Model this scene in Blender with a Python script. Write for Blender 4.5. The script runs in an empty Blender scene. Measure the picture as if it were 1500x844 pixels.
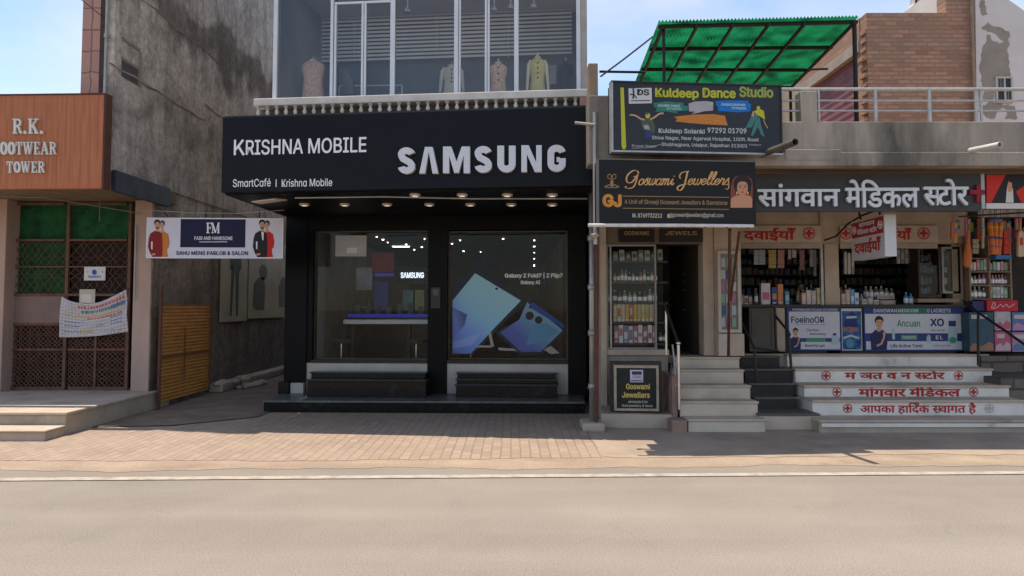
import bpy, bmesh, math, random, os
from mathutils import Vector, Matrix
random.seed(7)
R = math.radians
sc = bpy.context.scene
COL = sc.collection

# ---------------------------------------------------------------- camera, sky, sun, exposure
FPX, PITCH, CY, CAMH = 1083.0, R(3.0), 393.0, 1.72
cam = bpy.data.cameras.new("camera")
cam.sensor_fit = 'HORIZONTAL'; cam.sensor_width = 36.0
cam.lens = FPX / 1500.0 * 36.0
cam.shift_y = -(422.0 - CY) / 1500.0
cam.clip_start = 0.05; cam.clip_end = 3000
camo = bpy.data.objects.new("camera", cam); COL.objects.link(camo)
camo.location = (0, 0, CAMH); camo.rotation_euler = (R(90) + PITCH, 0, 0)
sc.camera = camo

SUN_EL, SUN_TAN_X, SUN_TAN_Y = 0, 0.20, 0.07     # shadow shift per metre of height, to +x and towards the camera
sdir = Vector((SUN_TAN_X, -SUN_TAN_Y, -1.0)).normalized()
SUN_EL = math.asin(-sdir.z)
sl = bpy.data.lights.new("sun", 'SUN'); sl.energy = 3.3; sl.angle = R(0.55); sl.color = (1.0, 0.89, 0.745)
so = bpy.data.objects.new("sun", sl); COL.objects.link(so)
so.rotation_euler = sdir.to_track_quat('-Z', 'Y').to_euler(); so.location = (0, 0, 30)

world = bpy.data.worlds.new("World"); sc.world = world; world.use_nodes = True
wn = world.node_tree; wn.nodes.clear()
wo = wn.nodes.new('ShaderNodeOutputWorld'); bg = wn.nodes.new('ShaderNodeBackground'); bg.inputs[1].default_value = 0.132
sky = wn.nodes.new('ShaderNodeTexSky'); sky.sky_type = 'NISHITA'; sky.sun_disc = False
sky.sun_elevation = SUN_EL; sky.sun_rotation = math.atan2(-sdir.x, -sdir.y)
sky.air_density = 1.0; sky.dust_density = 0.5; sky.ozone_density = 1.2; sky.altitude = 300
tc = wn.nodes.new('ShaderNodeTexCoord'); mp = wn.nodes.new('ShaderNodeMapping'); mp.inputs['Scale'].default_value = (1, 1, 2.2); mp.inputs['Location'].default_value = (0.35, 0, 0.1)
nz = wn.nodes.new('ShaderNodeTexNoise'); nz.inputs['Scale'].default_value = 2.6; nz.inputs['Detail'].default_value = 7; nz.inputs['Roughness'].default_value = 0.52
cr = wn.nodes.new('ShaderNodeValToRGB'); cr.color_ramp.elements[0].position = 0.40; cr.color_ramp.elements[1].position = 0.80
cr.color_ramp.elements[1].color = (0.85, 0.85, 0.85, 1)
mx = wn.nodes.new('ShaderNodeMix'); mx.data_type = 'RGBA'; mx.inputs[7].default_value = (4.5, 4.3, 4.05, 1)
L = wn.links.new
L(tc.outputs['Generated'], mp.inputs[0]); L(mp.outputs[0], nz.inputs['Vector']); L(nz.outputs[0], cr.inputs[0])
L(cr.outputs[0], mx.inputs[0]); L(sky.outputs[0], mx.inputs[6]); L(mx.outputs[2], bg.inputs[0]); L(bg.outputs[0], wo.inputs[0])

sc.view_settings.view_transform = 'Standard'; sc.view_settings.look = 'None'
sc.view_settings.exposure = 0.86; sc.view_settings.gamma = 1.0; sc.view_settings.use_curve_mapping = False
sc.cycles.use_denoising = True
sc.cycles.max_bounces = 8; sc.cycles.transparent_max_bounces = 16
sc.cycles.sample_clamp_indirect = 4.0
sc.cycles.caustics_reflective = False; sc.cycles.caustics_refractive = False

# ---------------------------------------------------------------- helpers: pixels of the survey photo to points on real planes
CP, SP = math.cos(PITCH), math.sin(PITCH)
def ray(x, y):
    dx, dy = (x - 750.0) / FPX, (CY - y) / FPX
    return Vector((dx, CP - dy * SP, SP + dy * CP))
def P(x, y, Y):
    r = ray(x, y); t = Y / r.y
    return Vector((r.x * t, Y, CAMH + r.z * t))
def PZ(x, y, z):
    r = ray(x, y); t = (z - CAMH) / r.z
    return Vector((r.x * t, r.y * t, z))
def PX(x, y, X):
    r = ray(x, y); t = X / r.x
    return Vector((X, r.y * t, CAMH + r.z * t))

def wloc(o):
    v = Vector((0, 0, 0))
    while o is not None:
        v += o.location; o = o.parent
    return v

class MB:
    def __init__(s): s.v = []; s.f = []; s.m = []
    def face(s, pts, m=0):
        n = len(s.v); s.v += [tuple(p) for p in pts]; s.f.append(tuple(range(n, n + len(pts)))); s.m.append(m)
    def mesh(s, verts, faces, m=0):
        n = len(s.v); s.v += [tuple(p) for p in verts]
        for f in faces: s.f.append(tuple(i + n for i in f)); s.m.append(m)
    def box(s, x0, x1, y0, y1, z0, z1, m=0):
        s.hexa([(x0,y0,z0),(x1,y0,z0),(x1,y1,z0),(x0,y1,z0)], [(x0,y0,z1),(x1,y0,z1),(x1,y1,z1),(x0,y1,z1)], m)
    def hexa(s, lo, hi, m=0):
        s.mesh(list(lo) + list(hi), [(3,2,1,0),(4,5,6,7),(0,1,5,4),(1,2,6,5),(2,3,7,6),(3,0,4,7)], m)
    def prism(s, pts, vec, m=0):
        vec = Vector(vec); a = [Vector(p) for p in pts]; b = [p + vec for p in a]; n = len(a)
        s.mesh(a + b, [tuple(range(n)), tuple(range(2*n-1, n-1, -1))] + [(i, i+n, (i+1) % n + n, (i+1) % n) for i in range(n)], m)
    def tube(s, pts, r, n=8, m=0, caps=True):
        pts = [Vector(p) for p in pts]; rings = []
        rr = r if isinstance(r, (list, tuple)) else [r] * len(pts)
        for i, p in enumerate(pts):
            d = (pts[min(i+1, len(pts)-1)] - pts[max(i-1, 0)]).normalized()
            u = d.cross(Vector((0, 0, 1)))
            if u.length < 1e-3: u = d.cross(Vector((0, 1, 0)))
            u.normalize(); w = d.cross(u)
            rings.append([p + u * (rr[i] * math.cos(2*math.pi*k/n)) + w * (rr[i] * math.sin(2*math.pi*k/n)) for k in range(n)])
        vs = [q for g in rings for q in g]; fs = []
        for i in range(len(pts) - 1):
            for k in range(n): fs.append((i*n+k, i*n+(k+1) % n, (i+1)*n+(k+1) % n, (i+1)*n+k))
        if caps: fs += [tuple(range(n-1, -1, -1)), tuple(range((len(pts)-1)*n, len(pts)*n))]
        s.mesh(vs, fs, m)
    def loft(s, secs, n=14, m=0):
        # secs: (cx, cy, z, rx, ry)
        vs = []; fs = []
        for cx, cy, z, rx, ry in secs:
            for k in range(n):
                a = 2*math.pi*k/n; vs.append((cx + rx*math.cos(a), cy + ry*math.sin(a), z))
        for i in range(len(secs) - 1):
            for k in range(n): fs.append((i*n+k, i*n+(k+1) % n, (i+1)*n+(k+1) % n, (i+1)*n+k))
        fs += [tuple(range(n-1, -1, -1)), tuple(range((len(secs)-1)*n, len(secs)*n))]
        s.mesh(vs, fs, m)
    def lathe(s, prof, c, n=12, m=0):
        s.loft([(c[0], c[1], c[2] + z, r, r) for r, z in prof], n, m)
    def ball(s, c, rx, ry, rz, n=12, k=7, m=0):
        s.loft([(c[0], c[1], c[2] - rz*math.cos(math.pi*i/k), max(rx*math.sin(math.pi*i/k), 1e-4), max(ry*math.sin(math.pi*i/k), 1e-4)) for i in range(k+1)], n, m)
    def build(s, name, mats, parent=None, smooth=False, bevel=0.0):
        me = bpy.data.meshes.new(name)
        base = wloc(parent) if parent is not None else Vector((0, 0, 0))
        me.from_pydata([tuple(Vector(v) - base) for v in s.v], [], s.f)
        if not isinstance(mats, (list, tuple)): mats = [mats]
        for m in mats: me.materials.append(m)
        for p, m in zip(me.polygons, s.m): p.material_index = m; p.use_smooth = smooth
        bm = bmesh.new(); bm.from_mesh(me); bmesh.ops.recalc_face_normals(bm, faces=bm.faces); bm.to_mesh(me); bm.free()
        o = bpy.data.objects.new(name, me); COL.objects.link(o)
        if parent is not None: o.parent = parent
        if bevel:
            b = o.modifiers.new('bevel', 'BEVEL'); b.width = bevel; b.segments = 2; b.limit_method = 'ANGLE'; b.angle_limit = R(40)
        if smooth:
            try: me.set_sharp_from_angle(angle=R(50))
            except Exception: pass
        return o

def tag(o, label, cat, group=None):
    o['label'] = label; o['category'] = cat
    if group: o['group'] = group
    return o
def thing(name, label, cat, loc=(0, 0, 0), group=None):
    o = bpy.data.objects.new(name, None); o.empty_display_size = 0.1; COL.objects.link(o); o.location = loc
    return tag(o, label, cat, group)
def struct(o): o['kind'] = 'structure'; return o
def dup(o, loc, label=None, rotz=None, parent=None):
    c = o.copy(); COL.objects.link(c)
    if parent is not None: c.parent = parent
    else:
        c.location = loc
        if rotz is not None: c.rotation_euler = (0, 0, rotz)
        if label: c['label'] = label
    for ch in list(o.children): dup(ch, None, parent=c)
    return c

class PL:
    """an upright plane through two surveyed columns; pixel shapes land on it as true rectangles and polygons"""
    def __init__(s, xl, Yl, xr, Yr, yref=450):
        a, b = P(xl, yref, Yl), P(xr, yref, Yr); a.z = b.z = 0
        s.a = a; s.d = (b - a).normalized(); s.n = Vector((s.d.y, -s.d.x, 0))
    def sz(s, x, y):
        r = ray(x, y); o = Vector((0, 0, CAMH)); t = (s.a - Vector((0, 0, 0))).dot(s.n) / Vector((r.x, r.y, 0)).dot(s.n)
        p = o + r * t
        return (p - s.a).xy.dot(s.d.xy), p.z
    def W(s, u, z, off=0.0): return Vector((s.a.x + s.d.x*u + s.n.x*off, s.a.y + s.d.y*u + s.n.y*off, z))
    def pt(s, x, y, off=0.0): return s.W(*s.sz(x, y), off)
    def rc(s, x0, y0, x1, y1):
        xm, ym = (x0 + x1) / 2, (y0 + y1) / 2
        return s.sz(x0, ym)[0], s.sz(x1, ym)[0], s.sz(xm, y1)[1], s.sz(xm, y0)[1]
    def rsz(s, mb, u0, u1, z0, z1, o0, o1, m=0):
        mb.hexa([s.W(u0,z0,o1), s.W(u1,z0,o1), s.W(u1,z0,o0), s.W(u0,z0,o0)], [s.W(u0,z1,o1), s.W(u1,z1,o1), s.W(u1,z1,o0), s.W(u0,z1,o0)], m)
    def rect(s, mb, x0, y0, x1, y1, o0, o1, m=0):
        u0, u1, z0, z1 = s.rc(x0, y0, x1, y1); s.rsz(mb, u0, u1, z0, z1, o0, o1, m)
    def poly(s, mb, pts, o0, o1, m=0):
        q = [s.sz(*p) for p in pts]
        mb.prism([s.W(u, z, o1) for u, z in q], s.n * (o0 - o1), m)
    def ell(s, mb, x, y, rx, ry, o0, o1, m=0, n=14):
        s.poly(mb, [(x + rx*math.cos(2*math.pi*k/n), y + ry*math.sin(2*math.pi*k/n)) for k in range(n)], o0, o1, m)
    def frame(s, mb, x0, y0, x1, y1, w, o0, o1, m=0):
        u0, u1, z0, z1 = s.rc(x0, y0, x1, y1)
        s.rsz(mb, u0, u0+w, z0, z1, o0, o1, m); s.rsz(mb, u1-w, u1, z0, z1, o0, o1, m)
        s.rsz(mb, u0+w, u1-w, z0, z0+w, o0, o1, m); s.rsz(mb, u0+w, u1-w, z1-w, z1, o0, o1, m)
    def ribbon(s, mb, pts, w, o0, o1, m=0, uz=False):
        """a stroke of lettering; pts in pixels, w in pixels (number, or function of unit direction)"""
        pts = [Vector(p) for p in pts]; n = len(pts); Lp = []; Rp = []
        for i, p in enumerate(pts):
            d1 = (p - pts[i-1]).normalized() if i > 0 else None
            d2 = (pts[i+1] - p).normalized() if i < n-1 else None
            d = ((d1 or d2) + (d2 or d1))
            if d.length < 1e-4: d = d1 or d2
            d.normalize(); nn = Vector((-d.y, d.x)); ww = w(d) if callable(w) else w
            k = 1.0
            if d1 is not None and d2 is not None: k = 1.0 / max(0.55, nn.dot(Vector((-d1.y, d1.x))))
            Lp.append(p + nn * (ww/2*k)); Rp.append(p - nn * (ww/2*k))
        for i in range(n-1):
            fr = [s.pt(*Lp[i], o1), s.pt(*Lp[i+1], o1), s.pt(*Rp[i+1], o1), s.pt(*Rp[i], o1)]
            mb.face(fr, m)
            if o1 - o0 > 0.004:
                bk = [v + s.n*(o0-o1) for v in fr]
                mb.face([fr[0], fr[1], bk[1], bk[0]], m); mb.face([fr[3], fr[2], bk[2], bk[3]], m)
                if i == 0: mb.face([fr[0], fr[3], bk[3], bk[0]], m)
                if i == n-2: mb.face([fr[1], fr[2], bk[2], bk[1]], m)
    def text(s, mb, body, x0, y0, x1, y1, off, m=0, ext=0.0, bold=0.0, font='inter'):
        vs, fs, bb = tmesh(body, font, bold)
        u0, u1, z0, z1 = s.rc(x0, y0, x1, y1)
        ku, kz = (u1-u0)/(bb[1]-bb[0]), (z1-z0)/(bb[3]-bb[2])
        mb.mesh([s.W(u0 + (v[0]-bb[0])*ku, z0 + (v[1]-bb[2])*kz, off + v[2]) for v in vs], fs, m)
        if ext:      # raised lettering: walls from the rim of every face back to the board
            for f in fs:
                pass
            edges = {}
            for f in fs:
                for i in range(len(f)):
                    a, b = f[i], f[(i+1) % len(f)]; k = (min(a, b), max(a, b)); edges[k] = edges.get(k, 0) + 1
            q = [s.W(u0 + (v[0]-bb[0])*ku, z0 + (v[1]-bb[2])*kz, off + v[2]) for v in vs]
            for (a, b), c in edges.items():
                if c == 1: mb.face([q[a], q[b], q[b] - s.n*ext, q[a] - s.n*ext], m)

FD = os.path.join(bpy.utils.system_resource('DATAFILES') or '', 'fonts')
def _font(fn):
    try: return bpy.data.fonts.load(os.path.join(FD, fn))
    except Exception: return None
FONTS = {'inter': _font('Inter.woff2'), 'gill': None, 'mono': _font('DejaVuSansMono.woff2'), 'deva': _font('NotoSansDevanagari-Regular.woff2')}
_tc = {}
def _raw(body, font):
    k = (body, font)
    if k not in _tc:
        c = bpy.data.curves.new('lettering', 'FONT'); c.body = body; c.size = 1; c.resolution_u = 3
        if FONTS.get(font): c.font = FONTS[font]
        o = bpy.data.objects.new('lettering', c); COL.objects.link(o)
        bpy.context.view_layer.update()
        me = bpy.data.meshes.new_from_object(o.evaluated_get(bpy.context.evaluated_depsgraph_get()))
        _tc[k] = ([tuple(v.co) for v in me.vertices], [tuple(p.vertices) for p in me.polygons])
        bpy.data.objects.remove(o); bpy.data.curves.remove(c); bpy.data.meshes.remove(me)
    return _tc[k]
def _clip(vs, fs, xc):
    keep = [f for f in fs if sum(vs[i][0] for i in f)/len(f) < xc]
    vs = [(min(v[0], xc), v[1], v[2]) for v in vs]
    used = sorted({i for f in keep for i in f}); mpx = {j: k for k, j in enumerate(used)}
    return [vs[i] for i in used], [tuple(mpx[i] for i in f) for f in keep]
def _bisect(vs, fs, xc):
    bm = bmesh.new(); bv = [bm.verts.new(v) for v in vs]
    for f in fs:
        try: bm.faces.new([bv[i] for i in f])
        except Exception: pass
    bmesh.ops.bisect_plane(bm, geom=bm.verts[:] + bm.edges[:] + bm.faces[:], plane_co=(xc, 0, 0), plane_no=(1, 0, 0), clear_outer=True)
    bm.verts.index_update()
    r = [tuple(v.co) for v in bm.verts], [tuple(v.index for v in f.verts) for f in bm.faces]
    bm.free(); return r
def tmesh(body, font, bold=0.0):
    vs, fs = [], []
    if font == 'deva':
        # '½' halves the letter before it, '^' puts a hook above the letter before it, '_' is a space
        x = 0.0; i = 0; run = ''
        toks = []
        for ch in body:
            if ch == '½': toks.append(('run', run[:-1])); toks.append(('half', run[-1])); run = ''
            elif ch == '^': toks.append(('run', run)); toks.append(('hook', '')); run = ''
            elif ch == '_': toks.append(('run', run)); toks.append(('gap', '')); run = ''
            else: run += ch
        toks.append(('run', run))
        for t, r in toks:
            if t == 'gap': x += 0.15; continue
            if t == 'hook':
                pts = [(x-0.085 + 0.07*math.cos(a), 0.44 + 0.06*math.sin(a)) for a in [R(-60 + 25*k) for k in range(10)]]
                n = len(vs)
                for j, (px, py) in enumerate(pts):
                    a = R(-60 + 25*j); w = 0.02
                    vs += [(px - w*math.cos(a), py - w*math.sin(a), 0), (px + w*math.cos(a), py + w*math.sin(a), 0)]
                fs += [(n+2*j, n+2*j+1, n+2*j+3, n+2*j+2) for j in range(len(pts)-1)]
                continue
            if not r: continue
            v, f = _raw(r, font); x0 = min(q[0] for q in v); x1 = max(q[0] for q in v)
            if t == 'half': xc = x1 - 0.088; v, f = _bisect(v, f, xc); x1 = xc
            n = len(vs); vs += [(q[0] - x0 + x, q[1], q[2]) for q in v]; fs += [tuple(k + n for k in g) for g in f]
            x += x1 - x0 - 0.004
    else: vs, fs = _raw(body, font)
    if bold:
        o, V, F = [(0,0), (bold,0), (-bold,0), (0,bold*.8), (0,-bold*.8), (bold*.7,bold*.6), (-bold*.7,-bold*.6), (bold*.7,-bold*.6), (-bold*.7,bold*.6)], [], []
        for k, (dx, dy) in enumerate(o):
            n = len(V); V += [(v[0]+dx, v[1]+dy, v[2] - 0.00005*k) for v in vs]; F += [tuple(i+n for i in f) for f in fs]
        vs, fs = V, F
    xs = [v[0] for v in vs]; ys = [v[1] for v in vs]
    return vs, fs, (min(xs), max(xs), min(ys), max(ys))

def cat(pts, k=5):
    """Catmull-Rom through control points"""
    p = [Vector(q) for q in pts]; p = [p[0]*2 - p[1]] + p + [p[-1]*2 - p[-2]]; out = []
    for i in range(1, len(p)-2):
        for j in range(k):
            t = j/k; a, b, c, d = p[i-1], p[i], p[i+1], p[i+2]
            out.append(0.5*((2*b) + (c-a)*t + (2*a-5*b+4*c-d)*t*t + (3*b-a-3*c+d)*t*t*t))
    out.append(p[-2]); return out

# ---------------------------------------------------------------- materials
_mats = {}
def mat(name, c1, c2=None, scale=3.0, rough=0.7, metal=0.0, bump=0.0, bscale=40.0, streak=0.0, detail=6, lo=0.35, hi=0.65, emit=0.0, spec=0.22, c3=None, s3=1.0, lo3=.55, hi3=.62, coat=0.0):
    if name in _mats: return _mats[name]
    m = bpy.data.materials.new(name); m.use_nodes = True; nt = m.node_tree; b = nt.nodes['Principled BSDF']; lk = nt.links.new
    b.inputs['Base Color'].default_value = (*c1, 1); b.inputs['Roughness'].default_value = rough; b.inputs['Metallic'].default_value = metal
    b.inputs['Specular IOR Level'].default_value = spec; b.inputs['Coat Weight'].default_value = coat
    if c2 is not None or bump:
        t = nt.nodes.new('ShaderNodeTexCoord'); mp = nt.nodes.new('ShaderNodeMapping'); lk(t.outputs['Object'], mp.inputs[0])
        if streak: mp.inputs['Scale'].default_value = (1, 1, streak)
    if c2 is not None:
        n = nt.nodes.new('ShaderNodeTexNoise'); n.inputs['Scale'].default_value = scale; n.inputs['Detail'].default_value = detail; n.inputs['Roughness'].default_value = .6
        lk(mp.outputs[0], n.inputs['Vector'])
        r = nt.nodes.new('ShaderNodeMapRange'); r.inputs[1].default_value = lo; r.inputs[2].default_value = hi; lk(n.outputs[0], r.inputs[0])
        x = nt.nodes.new('ShaderNodeMix'); x.data_type = 'RGBA'; x.inputs[6].default_value = (*c1, 1); x.inputs[7].default_value = (*c2, 1); lk(r.outputs[0], x.inputs[0])
        outc = x.outputs[2]
        if c3 is not None:
            n3 = nt.nodes.new('ShaderNodeTexNoise'); n3.inputs['Scale'].default_value = s3; n3.inputs['Detail'].default_value = 9; n3.inputs['Roughness'].default_value = .62; lk(mp.outputs[0], n3.inputs['Vector'])
            r3 = nt.nodes.new('ShaderNodeMapRange'); r3.inputs[1].default_value = lo3; r3.inputs[2].default_value = hi3; lk(n3.outputs[0], r3.inputs[0])
            x3 = nt.nodes.new('ShaderNodeMix'); x3.data_type = 'RGBA'; lk(r3.outputs[0], x3.inputs[0]); lk(outc, x3.inputs[6]); x3.inputs[7].default_value = (*c3, 1); outc = x3.outputs[2]
        lk(outc, b.inputs['Base Color'])
        if emit: lk(outc, b.inputs['Emission Color'])
        rr = nt.nodes.new('ShaderNodeMapRange'); rr.inputs[3].default_value = max(.05, rough-.12); rr.inputs[4].default_value = min(1, rough+.1); lk(n.outputs[0], rr.inputs[0]); lk(rr.outputs[0], b.inputs['Roughness'])
    if bump:
        n2 = nt.nodes.new('ShaderNodeTexNoise'); n2.inputs['Scale'].default_value = bscale; n2.inputs['Detail'].default_value = 5; lk(t.outputs['Object'], n2.inputs['Vector'])
        bp = nt.nodes.new('ShaderNodeBump'); bp.inputs['Strength'].default_value = bump; bp.inputs['Distance'].default_value = 0.02; lk(n2.outputs[0], bp.inputs['Height']); lk(bp.outputs[0], b.inputs['Normal'])
    if emit:
        b.inputs['Emission Strength'].default_value = emit
        if c2 is None: b.inputs['Emission Color'].default_value = (*c1, 1)
    _mats[name] = m; return m
def flat(name, c, rough=.5, **k): return mat(name, c, rough=rough, **k)
def glassm(name, tint=(.93, .95, .95), ior=1.5, rough=0.01, add=0.0):
    if name in _mats: return _mats[name]
    m = bpy.data.materials.new(name); m.use_nodes = True; nt = m.node_tree; nt.nodes.clear(); lk = nt.links.new
    o = nt.nodes.new('ShaderNodeOutputMaterial'); t = nt.nodes.new('ShaderNodeBsdfTransparent'); t.inputs[0].default_value = (*tint, 1)
    g = nt.nodes.new('ShaderNodeBsdfGlossy'); g.inputs['Roughness'].default_value = rough
    fr = nt.nodes.new('ShaderNodeFresnel'); fr.inputs[0].default_value = ior; mxx = nt.nodes.new('ShaderNodeMixShader')
    ad = nt.nodes.new('ShaderNodeMath'); ad.operation = 'ADD'; ad.inputs[1].default_value = add; lk(fr.outputs[0], ad.inputs[0])
    lk(ad.outputs[0], mxx.inputs[0]); lk(t.outputs[0], mxx.inputs[1]); lk(g.outputs[0], mxx.inputs[2]); lk(mxx.outputs[0], o.inputs[0])
    _mats[name] = m; return m
def gradm(name, stops, axis='X', rot=0.0, rough=.3):
    """a printed colour sweep across an object's own box"""
    m = bpy.data.materials.new(name); m.use_nodes = True; nt = m.node_tree; b = nt.nodes['Principled BSDF']; lk = nt.links.new
    t = nt.nodes.new('ShaderNodeTexCoord'); s = nt.nodes.new('ShaderNodeSeparateXYZ'); lk(t.outputs['Generated'], s.inputs[0])
    a = nt.nodes.new('ShaderNodeMath'); a.operation = 'MULTIPLY'; a.inputs[1].default_value = math.cos(rot); lk(s.outputs[0], a.inputs[0])
    c = nt.nodes.new('ShaderNodeMath'); c.operation = 'MULTIPLY_ADD'; c.inputs[1].default_value = math.sin(rot); lk(s.outputs[2], c.inputs[0]); lk(a.outputs[0], c.inputs[2])
    r = nt.nodes.new('ShaderNodeValToRGB'); e = r.color_ramp.elements
    e[0].position, e[0].color = stops[0][0], (*stops[0][1], 1); e[1].position, e[1].color = stops[-1][0], (*stops[-1][1], 1)
    for p, cc in stops[1:-1]: q = e.new(p); q.color = (*cc, 1)
    lk(c.outputs[0], r.inputs[0]); lk(r.outputs[0], b.inputs['Base Color']); b.inputs['Roughness'].default_value = rough
    return m
def brickm(name, c1, c2, mortar, bw, bh, ms, rough=.85, axes='XZ', bump=.5, dirt=None, off=.5, mixn=.35, rot=0.0):
    m = bpy.data.materials.new(name); m.use_nodes = True; nt = m.node_tree; b = nt.nodes['Principled BSDF']; lk = nt.links.new
    t = nt.nodes.new('ShaderNodeTexCoord'); s = nt.nodes.new('ShaderNodeSeparateXYZ'); cb = nt.nodes.new('ShaderNodeCombineXYZ')
    mp0 = nt.nodes.new('ShaderNodeMapping'); mp0.inputs['Rotation'].default_value = (0, 0, rot); lk(t.outputs['Object'], mp0.inputs[0])
    lk(mp0.outputs[0], s.inputs[0]); ix = {'X': 0, 'Y': 1, 'Z': 2}
    lk(s.outputs[ix[axes[0]]], cb.inputs[0]); lk(s.outputs[ix[axes[1]]], cb.inputs[1])
    # a little wobble so the courses are not ruled
    wz = nt.nodes.new('ShaderNodeTexNoise'); wz.inputs['Scale'].default_value = 5; lk(t.outputs['Object'], wz.inputs['Vector'])
    wm = nt.nodes.new('ShaderNodeVectorMath'); wm.operation = 'SCALE'; wm.inputs['Scale'].default_value = bh*.22; lk(wz.outputs['Color'], wm.inputs[0])
    wa = nt.nodes.new('ShaderNodeVectorMath'); lk(cb.outputs[0], wa.inputs[0]); lk(wm.outputs[0], wa.inputs[1])
    k = nt.nodes.new('ShaderNodeTexBrick'); k.offset = off; lk(wa.outputs[0], k.inputs['Vector'])
    k.inputs['Color1'].default_value = (*c1, 1); k.inputs['Color2'].default_value = (*c2, 1); k.inputs['Mortar'].default_value = (*mortar, 1)
    k.inputs['Scale'].default_value = 1.0; k.inputs['Brick Width'].default_value = bw; k.inputs['Row Height'].default_value = bh; k.inputs['Mortar Size'].default_value = ms; k.inputs['Mortar Smooth'].default_value = .4
    k.inputs['Bias'].default_value = 0.0
    n = nt.nodes.new('ShaderNodeTexNoise'); n.inputs['Scale'].default_value = 1.3; n.inputs['Detail'].default_value = 8; lk(t.outputs['Object'], n.inputs['Vector'])
    r = nt.nodes.new('ShaderNodeMapRange'); r.inputs[1].default_value = .35; r.inputs[2].default_value = .7; r.inputs[4].default_value = mixn; lk(n.outputs[0], r.inputs[0])
    x = nt.nodes.new('ShaderNodeMix'); x.data_type = 'RGBA'; lk(r.outputs[0], x.inputs[0]); lk(k.outputs[0], x.inputs[6]); x.inputs[7].default_value = (*(dirt or mortar), 1)
    lk(x.outputs[2], b.inputs['Base Color']); b.inputs['Roughness'].default_value = rough
    n2 = nt.nodes.new('ShaderNodeTexNoise'); n2.inputs['Scale'].default_value = 60; lk(t.outputs['Object'], n2.inputs['Vector'])
    ma = nt.nodes.new('ShaderNodeMath'); ma.operation = 'MULTIPLY_ADD'; ma.inputs[1].default_value = -1.2; lk(k.outputs['Fac'], ma.inputs[0]); lk(n2.outputs[0], ma.inputs[2])
    bp = nt.nodes.new('ShaderNodeBump'); bp.inputs['Strength'].default_value = bump; bp.inputs['Distance'].default_value = .02; lk(ma.outputs[0], bp.inputs['Height']); lk(bp.outputs[0], b.inputs['Normal'])
    _mats[name] = m; return m

asphalt = mat('asphalt', (.245,.213,.179), (.275,.238,.2), scale=.9, rough=.9, bump=.35, bscale=170, c3=(.215,.187,.158), s3=.35, lo3=.5, hi3=.75)
dirt = mat('dusty_dirt', (.36,.275,.2), (.28,.215,.16), scale=1.4, rough=.95, bump=.4, bscale=60, c3=(.22,.165,.12), s3=.9, lo3=.55, hi3=.75)
paver = brickm('clay_paver', (.36,.265,.2), (.28,.205,.155), (.215,.16,.12), .24, .115, .010, axes='YX', bump=.5, dirt=(.36,.275,.2), mixn=.55)
def road_grain(m):
    nt = m.node_tree; b = nt.nodes['Principled BSDF']; lk = nt.links.new; src = b.inputs['Base Color'].links[0].from_socket
    t = nt.nodes.new('ShaderNodeTexCoord')
    def mult(prev, fac_sock, lo, hi, c0, c1):
        r = nt.nodes.new('ShaderNodeMapRange'); r.inputs[1].default_value = lo; r.inputs[2].default_value = hi; r.inputs[3].default_value = c0; r.inputs[4].default_value = c1; lk(fac_sock, r.inputs[0])
        x = nt.nodes.new('ShaderNodeVectorMath'); x.operation = 'SCALE'; lk(prev, x.inputs[0]); lk(r.outputs[0], x.inputs['Scale']); return x.outputs[0]
    n1 = nt.nodes.new('ShaderNodeTexNoise'); n1.inputs['Scale'].default_value = 70; n1.inputs['Detail'].default_value = 4; n1.inputs['Roughness'].default_value = .8; lk(t.outputs['Object'], n1.inputs['Vector'])
    mp = nt.nodes.new('ShaderNodeMapping'); mp.inputs['Scale'].default_value = (.10, 1.5, 1); n2 = nt.nodes.new('ShaderNodeTexNoise'); n2.inputs['Scale'].default_value = 1.0; n2.inputs['Detail'].default_value = 6; lk(t.outputs['Object'], mp.inputs[0]); lk(mp.outputs[0], n2.inputs['Vector'])
    v = nt.nodes.new('ShaderNodeTexVoronoi'); v.feature = 'DISTANCE_TO_EDGE'; v.inputs['Scale'].default_value = .55; nw = nt.nodes.new('ShaderNodeTexNoise'); nw.inputs['Scale'].default_value = 2.2; nw.inputs['Detail'].default_value = 5; lk(t.outputs['Object'], nw.inputs['Vector'])
    ad = nt.nodes.new('ShaderNodeVectorMath'); ad.operation = 'MULTIPLY_ADD'; ad.inputs[1].default_value = (.9,.9,.9); lk(nw.outputs['Color'], ad.inputs[0]); lk(t.outputs['Object'], ad.inputs[2]); lk(ad.outputs[0], v.inputs['Vector'])
    n4 = nt.nodes.new('ShaderNodeTexNoise'); n4.inputs['Scale'].default_value = .5; lk(t.outputs['Object'], n4.inputs['Vector'])
    c = mult(src, n1.outputs[0], .28, .72, .62, 1.38); c = mult(c, n2.outputs[0], .35, .65, .93, 1.06)
    cm = nt.nodes.new('ShaderNodeMapRange'); cm.inputs[1].default_value = .0; cm.inputs[2].default_value = .012; cm.inputs[3].default_value = .92; lk(v.outputs['Distance'], cm.inputs[0])
    gm_ = nt.nodes.new('ShaderNodeMapRange'); gm_.inputs[1].default_value = .48; gm_.inputs[2].default_value = .58; lk(n4.outputs[0], gm_.inputs[0])
    mxf = nt.nodes.new('ShaderNodeMix'); lk(gm_.outputs[0], mxf.inputs[0]); mxf.inputs[2].default_value = 1.0; lk(cm.outputs[0], mxf.inputs[3])
    x = nt.nodes.new('ShaderNodeVectorMath'); x.operation = 'SCALE'; lk(c, x.inputs[0]); lk(mxf.outputs[0], x.inputs['Scale']); lk(x.outputs[0], b.inputs['Base Color'])
asphalt_plain = asphalt; road_grain(asphalt); road_grain(dirt)
linep = mat('worn_white_paint', (.44,.385,.32), (.29,.245,.2), scale=7, rough=.85, lo=.40, hi=.68, detail=9)
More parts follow.
